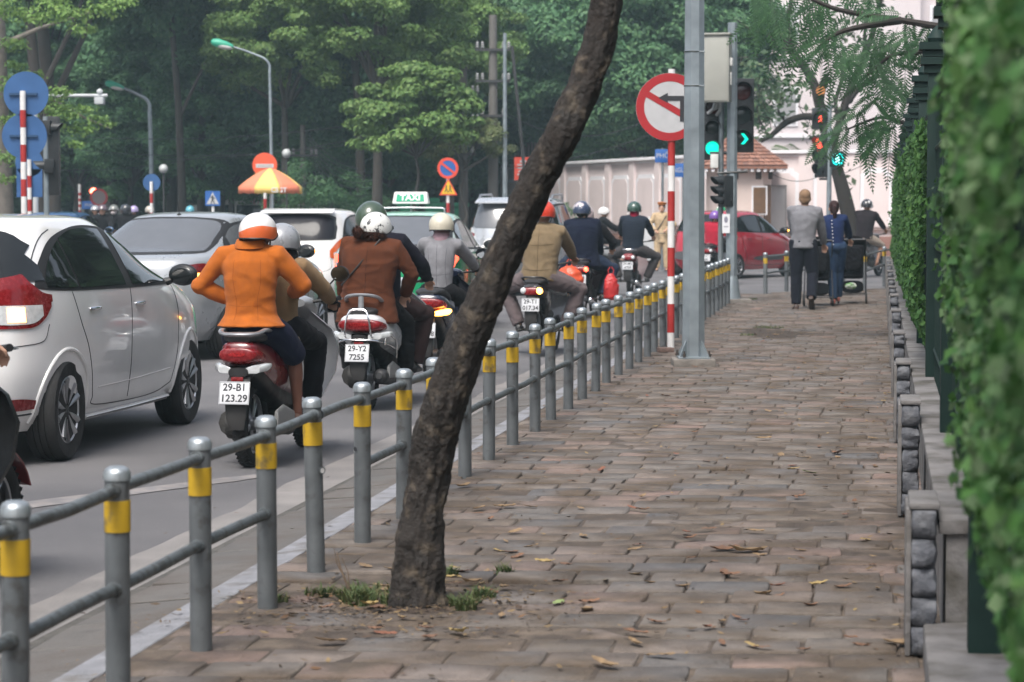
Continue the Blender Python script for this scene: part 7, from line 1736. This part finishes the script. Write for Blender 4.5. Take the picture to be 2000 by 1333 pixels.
def clump_points(centers, radii, per, up=.35, shell=.55):
    P, N = [], []
    for c, r in zip(centers, radii):
        m = int(per*(r[0]*r[1])**.9); d = RS.normal(0,1,(m,3)); d[:,2] = d[:,2]*.9 + up; d /= np.linalg.norm(d,axis=1)[:,None]
        q = RS.uniform(shell,1.05,m)[:,None]; P.append(np.array(c)+d*q*np.array(r)); N.append(d + np.array([0,0,.5]))
    return np.concatenate(P), np.concatenate(N)
def leafmat(name, cols, transl=.3, rough=.55): return pmat(name, cols[0], rough, 0, .18, .35, island=cols, transl=transl, spec=.3)
LM_D = leafmat('dark green leaves', [(.042,.105,.060),(.062,.14,.072),(.034,.085,.050),(.080,.165,.080),(.048,.115,.064)])
LM_M = leafmat('mid green leaves', [(.068,.165,.075),(.098,.21,.090),(.055,.135,.066),(.125,.24,.10),(.074,.17,.08)])
LM_L = leafmat('light green leaves', [(.10,.19,.05),(.14,.24,.065),(.08,.16,.045),(.18,.27,.08),(.12,.2,.06)])
LM_Y = leafmat('olive green leaves', [(.12,.15,.06),(.16,.19,.08),(.09,.13,.05),(.2,.2,.1)])
BARKG = pmat('grey-brown bark', (.062,.054,.047), .95, 0, .2, 4, .6, 12); BARKD = pmat('dark wet bark', (.028,.023,.020), .95, 0, .2, 4, .6, 12)
def crown_mesh(seed, R_, nc, per, size, rmin=.15, rmax=.30, bottom=-.55, flat=.6, layered=False):
    rs = np.random.RandomState(seed); cs, rr = [], []
    for _ in range(nc):
        d = rs.normal(0,1,3); d /= np.linalg.norm(d); q = rs.uniform(.35,1)**.6
        if d[2]*q < bottom: d[2] = abs(d[2])
        k = rs.uniform(rmin,rmax); c = np.array([d[0]*q*(1-k*.6), d[1]*q*(1-k*.6), d[2]*q*(1-k*.5)])*np.array(R_)
        if layered: c[2] = round(c[2]/ (R_[2]*.36))*(R_[2]*.36) + rs.uniform(-.28,.28)
        cs.append(c); rr.append(np.array([k,k,k*flat])*np.array([min(R_[0],R_[1])]*3)*rs.uniform(.7,1.2))
    P, N = clump_points(cs, rr, per); return leaves_mesh('crown', P, N, size, jitter=.38), cs
def limbs_mesh(mb, base, R_, cz, cs, n, seed, r0=.16):
    q = random.Random(seed); st = V((0,0,max(.5, cz-R_[2]*.75)))
    for c in q.sample(cs, min(n, len(cs))):
        e = V(c)+V((0,0,cz)); m = lerp(st, e, .5)+V((q.uniform(-.3,.3),q.uniform(-.3,.3),q.uniform(-.2,.5)))
        P = smoothpath([tuple(st),tuple(m),tuple(e)],5); mb.tube([V(p) for p in P],[lerp(r0*.55,r0*.08,i/(len(P)-1)) for i in range(len(P))],7)
TREES = {}
def tree_proto(key, seed, R_, cz, nc, per, size, lm, bm_, r0=.2, lean=(0,0), **kw):
    me, cs = crown_mesh(seed, R_, nc, per, size, **kw); me.materials.append(lm)
    mb = MB(); q = random.Random(seed); pts = [(0,0,-.3)]
    top = cz; 
    for k in range(1,6): pts.append((lean[0]*k/5+q.uniform(-.12,.12), lean[1]*k/5, top*k/5))
    P = smoothpath(pts,5); mb.tube([V(p) for p in P],[lerp(r0*1.25,r0*.35,(i/(len(P)-1))**.8) for i in range(len(P))],12); limbs_mesh(mb,None,R_,cz,cs,9,seed,r0)
    o = mb.build('trunk', bm_, None); tm = o.data; bpy.data.objects.remove(o)
    TREES[key] = (tm, me, cz)
def plant_tree(key, label, px, d, rz=0, sc=1.0, group=None, name='tree', sz=None, x=None):
    tm, cm, cz = TREES[key]; t = thing(name, label, 'tree', (gx(px,d) if x is None else x, d, 0), R(rz), group); t.scale = (sc,sc,sz or sc)
    link(tm,'trunk',None,t); link(cm,'crown',None,t,(0,0,cz)); return t
tree_proto('big', 1, (5.4,5.4,5.6), 8.6, 210, 640, .24, LM_D, BARKD, .28, flat=.62, bottom=-.95)
tree_proto('mid', 2, (4.0,4.0,4.9), 7.4, 170, 720, .21, LM_M, BARKG, .22, flat=.62, bottom=-.95)
tree_proto('slim', 3, (2.8,2.8,5.6), 7.8, 150, 760, .20, LM_M, BARKG, .15, flat=.7, bottom=-.95)
tree_proto('dark', 4, (4.8,4.8,4.2), 5.6, 170, 640, .24, LM_D, BARKD, .25, flat=.7, bottom=-.95)
tree_proto('light', 5, (4.2,3.2,3.4), 8.6, 120, 900, .17, LM_L, BARKG, .2, flat=.55)
tree_proto('bush', 6, (2.6,2.0,1.9), 1.9, 46, 900, .12, LM_M, BARKG, .06, flat=.7, bottom=-.95)
tree_proto('layer', 7, (2.6,1.6,1.6), 4.3, 46, 900, .16, LM_L, BARKG, .07, flat=.42, layered=True, rmin=.2, rmax=.5)
tree_proto('willow', 8, (1.9,1.5,1.0), 3.6, 34, 1800, .09, LM_Y, BARKG, .07, flat=.6)
# behind: a dense row, then the nearer ones
G1 = 'dark trees filling the park far behind'
k = 0
for i, px in enumerate(range(-250, 1300, 130)):
    d = 128 + (i%3)*7; plant_tree(('big','dark')[i%2], 'dense dark tree far back in the park, hard to tell from its neighbours', px, d, i*71, 1.25, G1, sz=1.55)
for i, px in enumerate(range(-190, 1250, 160)):
    d = 112 + (i%2)*6; plant_tree('dark', 'low dark tree crown in the park shade behind the avenue', px, d, i*53+20, .95, 'low dark trees in the park shade')
for i, px in enumerate(range(-60, 1000, 118)):
    plant_tree(('mid','dark')[i%2], 'middle-distance tree with hazy green crown filling the gaps over the avenue', px, 101+(i%3)*3, i*97, (.74,.62)[i%2], 'hazy middle-distance trees over the avenue')
for i,(px,d,s1,s2) in enumerate(((255,86,.8,.62),(392,84,.8,.66),(452,87,.85,.6),(548,85,.8,.66),(610,83,.75,.6),(330,93,.8,.55),(500,92,.9,.6),(150,90,.9,.6),(760,86,.8,.62))):
    plant_tree('slim', 'low slender fresh green tree under the tall crowns, %s' % ('left of the short street lamp','left of the tall street lamp','behind the pedestrian crossing sign','behind the no entry sign','right of the umbrella','right of the short street lamp','between lamp and umbrella','under the camera arm','behind the taxi')[i], px, d, i*47, s1, 'low slender trees under the tall ones', sz=s2)
specs = [('slim',60,92,0,1.05,'tall grey-green tree behind the two large blue signs'),('big',190,98,40,1.0,'broad dark tree above the camera arm'),('mid',335,90,80,1.1,'mid green tree behind the shorter street lamp'),
         ('slim',430,88,120,1.05,'slim pale green tree left of the taller street lamp'),('mid',510,96,200,1.15,'mid green tree right of the taller street lamp'),('big',640,84,10,.95,'large dark green tree above the umbrella'),
         ('light',735,72,15,.85,'tall light green tree with drooping clumps above the taxi'),('light',560,80,150,.8,'light green tree crown left of the centre'),('dark',800,92,70,1.05,'dark tree behind the layered pale tree'),('big',900,94,160,1.0,'dark tree behind the utility poles'),
         ('light',880,78,210,.75,'light green leafy branches above the utility poles'),('mid',1130,90,30,.95,'bright leafy tree just behind the left pink wall'),('mid',1235,86,110,.92,'bushy bright green tree over the pink wall, left of the no left turn sign'),('mid',1340,90,240,1.0,'green tree behind the thick pole'),
         ('big',1080,100,300,1.0,'tall dark tree behind the pink building'),('dark',700,90,200,.9,'dark low tree behind the taxi'),('dark',590,92,30,.8,'dark low tree behind the umbrella')]
for (k_,px,d,rz,sc,lab) in specs: plant_tree(k_, lab, px, d, rz, sc)
plant_tree('layer','small tree with flat tiers of fresh green leaves behind the taxi', 815, 69, 0, .95)
plant_tree('willow','small olive green tree with fine drooping leaves around the no parking sign', 905, 69.5, 0, .9)
plant_tree('bush','round green bush at the pavement edge behind the umbrella', 610, 76, 10, .8, name='bush'); plant_tree('bush','green bush left of the taxi sign under the dark trees', 690, 78, 90, .7, name='bush')
plant_tree('mid','leafy green tree hiding the right edge of the pink building',1120,97,30,.9)
plant_tree('bush','low grey-green bush beside the utility poles', 1060, 79, 40, .6, name='bush'); 
# trunks along the left avenue
BARKL = pmat('pale grey bark', (.13,.115,.10), .95, 0, .25, 6, .8, 14)
t = thing('tree','thick grey trunk at the left edge with light green leaves hanging over the avenue','tree',(gx(5,56),56,0)); mb = MB(); mb.tube([(0,0,-.2),(.02,0,1.5),(-.05,0,3.5),(-.1,0,6.5)],[.27,.24,.22,.2],16)
mb.tube([(-.05,0,4.4),(.8,-.2,4.2),(1.9,-.3,3.6),(2.6,-.3,3.3)],[.09,.05,.03,.01],8); mb.tube([(-.05,0,5.2),(.9,-.2,5.6),(2.2,-.3,6.0)],[.09,.05,.015],8); mb.build('trunk', BARKL, t)
cs, rr = [], []
for (px,py,r) in ((30,165,.5),(80,195,.5),(130,225,.45),(160,255,.4),(120,180,.35),(95,250,.45),(190,235,.3),(215,245,.22),(145,285,.25),(20,240,.5),(10,310,.45),(110,215,.5),(170,215,.3),(60,150,.4),(200,20,.5),(130,30,.6),(60,35,.6),(20,90,.5),(100,10,.5),(-20,20,.8),(5,180,.5),(245,5,.35),(165,60,.4),(30,130,.3),(5,350,.3)):
    cs.append(tuple(pt(px,py,55+RS.uniform(-.5,.5)) - V(t.location))); rr.append((r,r*.7,r*.42))
P,N = clump_points(cs, rr, 900, shell=.3); me = leaves_mesh('crown',P,N,.11); link(me,'crown',leafmat('fresh light leaves',[(.15,.27,.07),(.2,.33,.09),(.12,.22,.055),(.24,.35,.1)],.35),t)
for (px,d,r,lab) in ((72,70,.2,'dark trunk beside the signals turned away at the left'),(97,75,.26,'broad pale trunk right of the signals at the left'),(350,82,.14,'slim trunk right of the shorter street lamp'),(215,88,.2,'leaning dark trunk above the far riders'),(700,80,.16,'twin brown trunk left of the children sign')):
    t = thing('tree', lab, 'tree', (gx(px,d),d,0)); mb = MB(); mb.tube([(0,0,-.2),(.1,0,2),(.0,0,5),(-.3,0,9)],[r*1.2,r,r*.85,r*.6],12); mb.tube([(0,0,4.5),(1.2,0,7),(1.8,.5,9)],[r*.5,r*.3,r*.15],8); mb.build('trunk', BARKG if px in (97,350) else BARKD, t)
    link(TREES['mid'][1],'crown',None,t,(0,1.5,11.5)); 

# sloping tree with round leaves before the pale building
d = 63.5; t = thing('tree','sloping dark tree with cut limbs and sparse round leaves before the pale building','tree',(gx(1672,d),d,.0)); o0 = V(t.location); kx = d/FPX
def bp(l, rs_, dd=0): 
    return [pt(px,py,d+dd)-o0 for px,py in l], [r*kx for r in rs_]
mb = MB()
def br(l, r_s, n=10, dd=0):
    P = smoothpath([(*p,) for p in l],4); R2 = smoothpath([(a,) for a in r_s],4)
    mb.tube([pt(p[0],p[1],d+dd)-o0 for p in P],[max(.3,float(a[0]))*kx for a in R2],n)
br([(1678,530),(1668,480),(1655,410),(1640,350),(1628,310),(1618,270),(1606,225),(1597,190)],[17,16,15,13,12,12,11,10],14)
br([(1606,232),(1570,228),(1535,240),(1510,262),(1486,278)],[8,7,6.5,5,2.5])
br([(1597,190),(1590,165),(1570,130),(1545,95),(1538,50),(1545,0),(1540,-40)],[10,9,8,8,5,4,3]); br([(1548,100),(1520,60),(1512,30),(1500,-20)],[5,4,4,2])
br([(1600,195),(1608,165),(1618,150)],[9,8,8]); br([(1622,290),(1640,240),(1655,190),(1675,140),(1700,80),(1715,20),(1730,-40)],[9,8,8,7,6,5,4]); br([(1655,200),(1680,170),(1710,150)],[7,6,5])
br([(1640,240),(1632,200),(1645,150),(1640,100)],[5,4,4,2]); br([(1675,150),(1688,100),(1690,50),(1700,0)],[5,4,3,2]); br([(1535,240),(1520,215),(1528,180)],[3,2.5,1.5],6); br([(1500,262),(1483,235),(1478,205)],[2.5,1.5,1],6)
br([(1538,100),(1500,70),(1470,60),(1440,40)],[3,2.5,2,1],6); br([(1570,130),(1530,132),(1500,135)],[3,2,1],6)
for _ in range(46):
    q = rnd; x,y = q.choice([(1520,215),(1500,180),(1540,150),(1490,240),(1560,200),(1470,120),(1700,60),(1720,110),(1640,120),(1600,60),(1560,30),(1680,190),(1580,100)]); x += q.uniform(-25,25); y += q.uniform(-25,25)
    a = q.uniform(0,6.28); L_ = q.uniform(14,40); br([(x,y),(x+L_*.5*math.cos(a)+q.uniform(-4,4),y+L_*.5*math.sin(a)),(x+L_*math.cos(a),y+L_*math.sin(a)-5)],[1.2,.8,.4],5,q.uniform(-.5,.5))
mb.build('trunk', BARKD, t)
mb = MB(); mb.lathe([(.001,0),(.06,0),(.125,-.02)],16,Matrix.Translation(pt(1603,178,d-.16)-o0)@Matrix.Rotation(R(-90),4,'X')); mb.build('cut_stub', pmat('cut wood',(.50,.20,.06),.8,0,.3,20), t)
pts = []
for (cx,cy,sx,sy,n) in ((1505,205,50,45,150),(1540,170,40,30,70),(1470,150,35,50,60),(1560,60,70,50,120),(1650,60,60,60,120),(1720,120,30,40,50),(1590,250,25,30,40),(1640,215,30,25,60),(1760,190,30,30,30),(1490,260,25,20,30),(1660,360,10,30,8),(1690,20,50,30,90)):
    for _ in range(n): pts.append(np.array(pt(cx+RS.normal(0,sx*.5), cy+RS.normal(0,sy*.5), d+RS.uniform(-.7,.7))-o0))
pts = np.array(pts); me = leaves_mesh('crown', pts, np.tile([0,-.4,.6],(len(pts),1)), .20, .62, .08, .8); link(me,'crown',leafmat('round green leaves',[(.07,.12,.065),(.10,.16,.09),(.05,.095,.045),(.14,.19,.10)],.3),t)
# palms over the wall
for (px,lab,nf,hh) in ((1575,'palm crown showing above the pink wall right of the guard house',13,1.0),(1450,'small palm crown directly behind the guard house roof',9,.8)):
    dd = 76; t = thing('palm', lab, 'palm', (gx(px,dd),dd,0)); mb = MB(); mb.tube([(0,0,0),(0,0,2.6)],[.14,.11],10); mb.build('trunk', BARKG, t); mb = MB()
    for k in range(nf):
        a = 2*math.pi*k/nf+.2; el = .5+.6*(k%3)/2; sp_l = []
        for i in range(12):
            u = i/11; sp_l.append(V((math.cos(a)*u*1.5*hh*math.cos(el*(1-u*.3)), math.sin(a)*u*1.5*hh*.8, 2.5+u*1.9*hh*math.sin(el+.35)-u*u*.9)))
        mb.tube(sp_l,[.02,]*12,4)
        for i in range(2,12):
            tg = (sp_l[min(11,i+1)]-sp_l[i-1]).normalized(); sdv = tg.cross(V((0,0,1))).normalized()
            for sg in (-1,1):
                for h_ in (0,.5):
                    b0 = lerp(sp_l[i-1],sp_l[i],h_+.2); e0 = b0+sdv*sg*.42*(1-abs(i/11-.4))+tg*.22-V((0,0,.12)); w_ = tg*.022; mb.add([b0-w_,b0+w_,e0],[(0,1,2)])
    mb.build('crown', leafmat('palm green',[(.10,.16,.07),(.13,.2,.08),(.08,.13,.06)],.3), t, fix=False)

# feathery tree leaning over the pavement from behind the hedge
t = thing('feathery_tree','tree with feathery drooping fronds reaching over the pavement from behind the hedge','tree',(6.2,27,0)); o0 = V(t.location); d = 27
mb = MB(); mb.tube([V((0,0,0)),V((.1,0,2.5)),V((0,0,5)),V((-.3,0,6.5))],[.16,.14,.12,.1],12)
FR_ = []
def frond(px, py, ang, L, dd=0, droop=.35, wid=.11):
    a = pt(px,py,d+dd)-o0; dirv = V((math.cos(R(ang)), RS.uniform(-.35,.35), math.sin(R(ang)))).normalized(); P = []
    for i in range(22):
        u = i/21; P.append(a + dirv*L*u - V((0,0,droop*L*u*u)))
    FR_.append((P, .105))
brs = [([(1880,60),(1760,40),(1640,20),(1560,-10),(1480,-20)],27),([(1880,60),(1800,100),(1740,110),(1680,160)],27),([(1880,60),(1820,190),(1780,240),(1720,230),(1650,255)],27.3),([(1880,60),(1830,150),(1790,180)],26.8),([(1760,40),(1650,60),(1600,90)],26.6)]
for l, dd in brs:
    P = smoothpath([(*p,) for p in l],5); mb.tube([pt(p[0],p[1],dd)-o0 for p in P],[lerp(.045,.010,i/(len(P)-1)) for i in range(len(P))],7)
mb.tube([V((-.2,0,5.8)), pt(1880,60,27)-o0],[.09,.045],8)
mb.build('trunk', BARKD, t)
def fr_area(x0,x1,y0,y1,n,a0,a1,L0=.45,L1=.8):
    for _ in range(int(n*.6)): frond(RS.uniform(x0,x1),RS.uniform(y0,y1),RS.uniform(a0,a1),RS.uniform(L0,L1),RS.uniform(-.8,.8))
fr_area(1450,1530,-60,5,9,240,300); fr_area(1500,1640,-70,30,22,190,300,.5,.85); fr_area(1590,1700,-60,60,20,200,330); fr_area(1600,1720,60,130,22,180,340,.4,.65); fr_area(1690,1800,50,120,18,170,330,.4,.6); fr_area(1740,1830,20,150,18,150,300,.4,.6)
fr_area(1640,1760,215,250,20,175,320,.35,.6); fr_area(1630,1700,250,270,3,190,230,.4,.6); fr_area(1680,1760,150,200,5,200,340,.3,.5); fr_area(1780,1850,100,250,12,170,280,.35,.55)
vs, fs = [], []
for P, wid in FR_:
    fz_ = RS.uniform(-.2,.7)
    for i in range(1,21):
        if i > 20: continue
        tg = (P[i+1]-P[i-1]).normalized(); sd_ = tg.cross(V((0,-1,fz_))).normalized(); wl_ = wid*math.sin(math.pi*min(1,(i+3)/24))*1.0
        for sg in (-1,1):
            for h_ in (0,):
                b0 = lerp(P[i],P[i+1],h_); e0 = b0 + sd_*sg*wl_ + tg*wl_*.5 - V((0,0,wl_*.15)); m0 = lerp(b0,e0,.5)+tg*.0135; m1 = lerp(b0,e0,.5)-tg*.0135
                k0 = len(vs); vs += [tuple(b0),tuple(m1),tuple(e0),tuple(m0)]; fs.append((k0,k0+1,k0+2,k0+3))
    w_ = V((.004,0,.004)); 
    for i in range(21):
        k0 = len(vs); vs += [tuple(P[i]-w_),tuple(P[i]+w_),tuple(P[i+1]+w_*.7),tuple(P[i+1]-w_*.7)]; fs.append((k0,k0+1,k0+2,k0+3))
me = bpy.data.meshes.new('crown'); me.from_pydata(vs,[],fs); link(me,'crown',leafmat('feathery green',[(.022,.065,.028),(.035,.095,.036),(.018,.052,.024),(.05,.12,.045)],.25),t)

# ---------------------------------------------------------------- iron fence with ivy along the right
IRON = pmat('dark green iron', (.007,.022,.019), .65, .0, .1, 9, spec=.25)
def F(dd, off=0.0, z=0): X0 = .30+off; return V((X0 + .1525*dd, dd, z))
GRAN = pmat('dark granite', (.085,.09,.105), .85, 0, .25, 12, .9, 45, col2=(.15,.155,.17), mixs=18, mixlo=.5, mixhi=.7)
PLAS = pmat('stained plaster', (.155,.148,.147), .9, 0, .25, 6, .6, 40, col2=(.075,.069,.06), mixs=5, mixlo=.45, mixhi=.65)
wallang = -math.atan(.1525)
fnc = thing('iron_fence', 'dark green iron fence with capped pillars carrying the hedge ivy', 'fence', F(3))
f0 = V(F(3)); pil = [4.2+3.72*k for k in range(13)]
RZ = Matrix.Rotation(wallang,3,'Z')
pil = [7.45+3.7*k for k in range(-1,12)]
for dd in pil:
    c = F(dd,.03)-f0; mb = MB(); mb.box(c+V((0,0,1.2)),(.10,.12,2.3),RZ); p_ = mb.build('pillar', IRON, fnc, bevel=.006)
    mb = MB()
    for z,w in ((2.33,.15),(2.38,.19),(2.43,.17),(2.47,.21)): mb.box(c+V((0,0,z)),(w,w,.045),RZ)
    mb.lathe([(.05,2.49),(.06,2.52),(.03,2.57),(.001,2.6)],12,Matrix.Translation(V((c.x,c.y,0)))); mb.build('capital', IRON, p_)
for z in (.62,1.25,1.85,2.15):
    mb = MB(); mb.tube([F(3,.04,z)-f0, F(50,.04,z)-f0],.018,6); mb.build('rail', IRON, fnc)
mb = MB(); dd = 3.0
while dd < 50:
    if min(abs(dd-p) for p in pil) > .09: mb.box(F(dd,.04,1.27)-f0,(.022,.022,1.75),RZ)
    dd += .14
b_ = mb.build('baluster', IRON, fnc, fix=False); b_['kind'] = 'stuff'
# low wall and granite piers
lw = thing('low_wall', 'low stained plaster wall carrying the iron fence along the pavement', 'wall', F(3)); mb = MB()
a, b = F(7.98,-.075), F(50,-.075); a2, b2 = F(7.98,.3), F(50,.3); mb.prism([((p-f0).x,(p-f0).y) for p in (a,b,b2,a2)],-.1,.40); mb.build('wall', PLAS, lw)
mb = MB(); a, b = F(7.96,-.10), F(50,-.10); mb.prism([((p-f0).x,(p-f0).y) for p in (a,b,b2,a2)],.402,.45); mb.build('coping', PLAS, lw, bevel=.008)
mb = MB(); a, b = F(3,-.15), F(7.96,-.15); mb.prism([((p-f0).x,(p-f0).y) for p in (a,b,F(7.96,.3),F(3,.3))],-.05,.11); mb.build('footing', PLAS, lw, bevel=.01)
for i, dd in enumerate([8.12+3.66*k for k in range(-1,12)]):
    t = thing('stone_pier', ('nearest' if i==1 else 'number %d' % i) + ' granite block pier, counted from the camera along the low wall' if i else 'granite block pier just outside the picture at the right', 'stone pier', F(dd,-.15), wallang, 'granite piers along the low wall')
    q = random.Random(i); hgt = .51 + q.uniform(-.03,.03); nb = 5; mb = MB()
    for k in range(nb):
        h_ = hgt/nb; zc = h_*(k+.5); w_ = .082+q.uniform(-.004,.004); rb_ = []
        for j in range(7):
            ring = []
            for s_ in range(24):
                a = 2*math.pi*s_/24; e_ = .22; x = w_/2*math.copysign(abs(math.cos(a))**e_,math.cos(a)); y = .19*math.copysign(abs(math.sin(a))**e_,math.sin(a))
                zt_ = lerp(-h_/2+.002,h_/2-.002,j/6); bul = 1+.10*math.sin(math.pi*j/6)**.5+.15*noise.noise(V((x*38,y*16,(zc+zt_)*34+i*3)))-.04
                ring.append(V((x*bul,y*bul,zc+zt_)))
            rb_.append(ring)
        mb.loft(rb_)
    mb.build('blocks', GRAN, t, sharp=70)
    mb = MB(); mb.box((-.050,.0,hgt/2),(.018,.37,hgt-.0)); mb.build('mortar_face', PLAS, t, bevel=.004)
    mb = MB(); mb.box((0,0,hgt+.012),(.10,.39,.022)); mb.build('cap_slab', PLAS, t, bevel=.01)
# ivy
def ivy(name, label, segs, size, dens, mat, seed):
    rs = np.random.RandomState(seed); P, N = [], []
    for (d0,d1,z0f,z1f,off0,thick) in segs:
        n = int((d1-d0)*2.0*dens); dd = rs.uniform(d0,d1,n); u = rs.uniform(0,1,n)
        for a, uu in zip(dd, u):
            z0, z1 = z0f(a), z1f(a); z = z0+(z1-z0)*uu
            bul = .5+.5*noise.noise(V((a*1.7,z*2.1,seed))) ; bul2 = noise.noise(V((a*6,z*7,seed+4)))
            o = off0 - thick*(bul + .35*bul2)*(1 if uu > .15 else uu/.15)
            if noise.noise(V((a*3.1,z*3.3,seed+9))) < -.38: continue
            p = F(a, o+rs.uniform(0,.05), z); P.append((p.x,p.y,p.z)); N.append((-1,-.25,.35))
    P = np.array(P); N = np.array(N,float)
    return leaves_mesh('ivy', P, N, size, .75, .12, .55, .9), P
IV_N = leafmat('ivy green', [(.034,.105,.024),(.06,.15,.034),(.020,.066,.018),(.10,.20,.06),(.04,.12,.03),(.15,.23,.11),(.010,.028,.010)], .3)
low_n = lambda a: interp([(2,.62),(5,.66),(6.5,.50),(7.6,.78),(9.5,1.15),(12,1.6),(16,2.0)], a)[0]; top_n = lambda a: interp([(2,3.2),(7,2.9),(9,2.55),(12,2.2),(16,2.1)], a)[0]
def mk(label, meP, mat, sfac=0):
    me, P = meP; t = thing('ivy', label, 'climbing plant', (0,0,0)); link(me,'foliage',mat,t)
    mb = MB(); q = random.Random(3)
    for _ in range(14):
        mb = MB()
        i = q.randrange(len(P)); p = V(P[i]); pts_ = [p+V((.05,0,0))]
        for k in range(7): pts_.append(pts_[-1]+V((q.uniform(-.012,.012)*(k>0),q.uniform(-.08,.08),-.11)))
        mb.tube([x_ for x_ in pts_ if x_.z > .3] or pts_[:2],.004,5) if len([x_ for x_ in pts_ if x_.z>.3])>1 else None
        if mb.v: mb.build('stem', pmat('ivy stem',(.08,.06,.04),.9,0,.2,20), t); return t
mk('near ivy hanging in a thick blurred curtain over the iron fence at the right edge', ivy('n','',[(1.9,5.2,low_n,top_n,-.06,.16),(4.6,8.6,low_n,top_n,.02,.17),(2.2,8.6,low_n,top_n,.08,.05)],.038,1300,IV_N,1), IV_N)
mk('sparse ivy on the iron fence between the thick near curtain and the far clipped stretch', ivy('m','',[(8.4,15,lambda a:lerp(.75,.7,(a-8.4)/7)+.25,lambda a:1.95,.10,.06)],.05,260,IV_N,5), IV_N)
IV_F = leafmat('far ivy green', [(.035,.10,.025),(.055,.135,.032),(.025,.075,.02),(.08,.17,.042)], .3)
mk('far clipped ivy covering the iron fence below its dark capitals', ivy('f','',[(15,44,lambda a: interp([(15,.62),(20,.55),(30,.5),(44,.4)],a)[0],lambda a: 2.0+.05*math.sin(a*3),-.015,.13)],.046,1150,IV_F,9), IV_F)
P = []; N = []
for (px,py,sx,sy,n) in ((1752,300,10,15,50),(1748,360,9,30,60),(1744,425,10,25,80),(1755,480,8,30,50)):
    for _ in range(n): p = pt(px+RS.normal(0,sx*.5),py+RS.normal(0,sy*.5),34+RS.uniform(-1,1)); P.append(tuple(p)); N.append((-.5,-.5,.4))
t = thing('ivy','loose ivy tips sticking out from the far end of the hedge','climbing plant',(0,0,0)); link(leaves_mesh('tips',np.array(P),np.array(N),.055,.55,.1,.8),'foliage',IV_F,t)
# garden behind the hedge so no gap shows through
mb = MB(); mb.prism([(F(3,.3).x,3),(F(50,.3).x,50),(40,50),(40,3)],-.3,.02); struct(mb.build('garden_ground', dirt))
for i,(x,y) in enumerate(((4.2,8),(5.2,14),(7,21),(9,31),(11,41))): plant_tree('bush', 'garden shrub behind the ivy fence, standing by pillar %d' % (i*2+1), 0, y, i*60, .8, 'garden shrubs behind the ivy fence', 'bush', x=x)

plant_tree('big', 'unseen tall tree added at the junction corner to reflect in the car windows', 0, 50, 20, 1.1, x=13.8, sz=1.7)  # added out of view so foliage reflects in the hatchback windows
for i,(x,y,k_) in enumerate(((9.5,6,'big'),(11,17,'mid'),(13,29,'big'),(15.5,41,'mid'),(17.5,46,'big'),(21.5,60,'big'),(25,74,'big'),(6,-9,'big'),(-4,-14,'big'),(-13,-8,'mid'),(-15,6,'big'),(-17,20,'mid'),(-19,34,'big'))):  # unseen trees added for darker car reflections and dimmer side light
    side = 'in the garden right of the hedge' if x > 8 else 'across the avenue' if x < -12 else 'behind the photographer'
    plant_tree(k_, 'unseen street tree added for reflections, %s, number %d along' % (side, i), 0, y, i*50, .85, 'unseen trees added around the photographer', x=x)
# ---------------------------------------------------------------- air
hz = bpy.data.materials.new('haze'); hz.use_nodes = True; N_ = hz.node_tree.nodes; N_.remove(N_['Principled BSDF'])
pv = N_.new('ShaderNodeVolumePrincipled'); pv.inputs['Color'].default_value = (.62,.84,.92,1); pv.inputs['Density'].default_value = .0011; pv.inputs['Anisotropy'].default_value = .2
hz.node_tree.links.new(pv.outputs[0], N_['Material Output'].inputs['Volume'])
mb = MB(); mb.box((0,75,11.5),(190,190,26)); ho = mb.build('haze', hz, None); ho['kind'] = 'stuff'
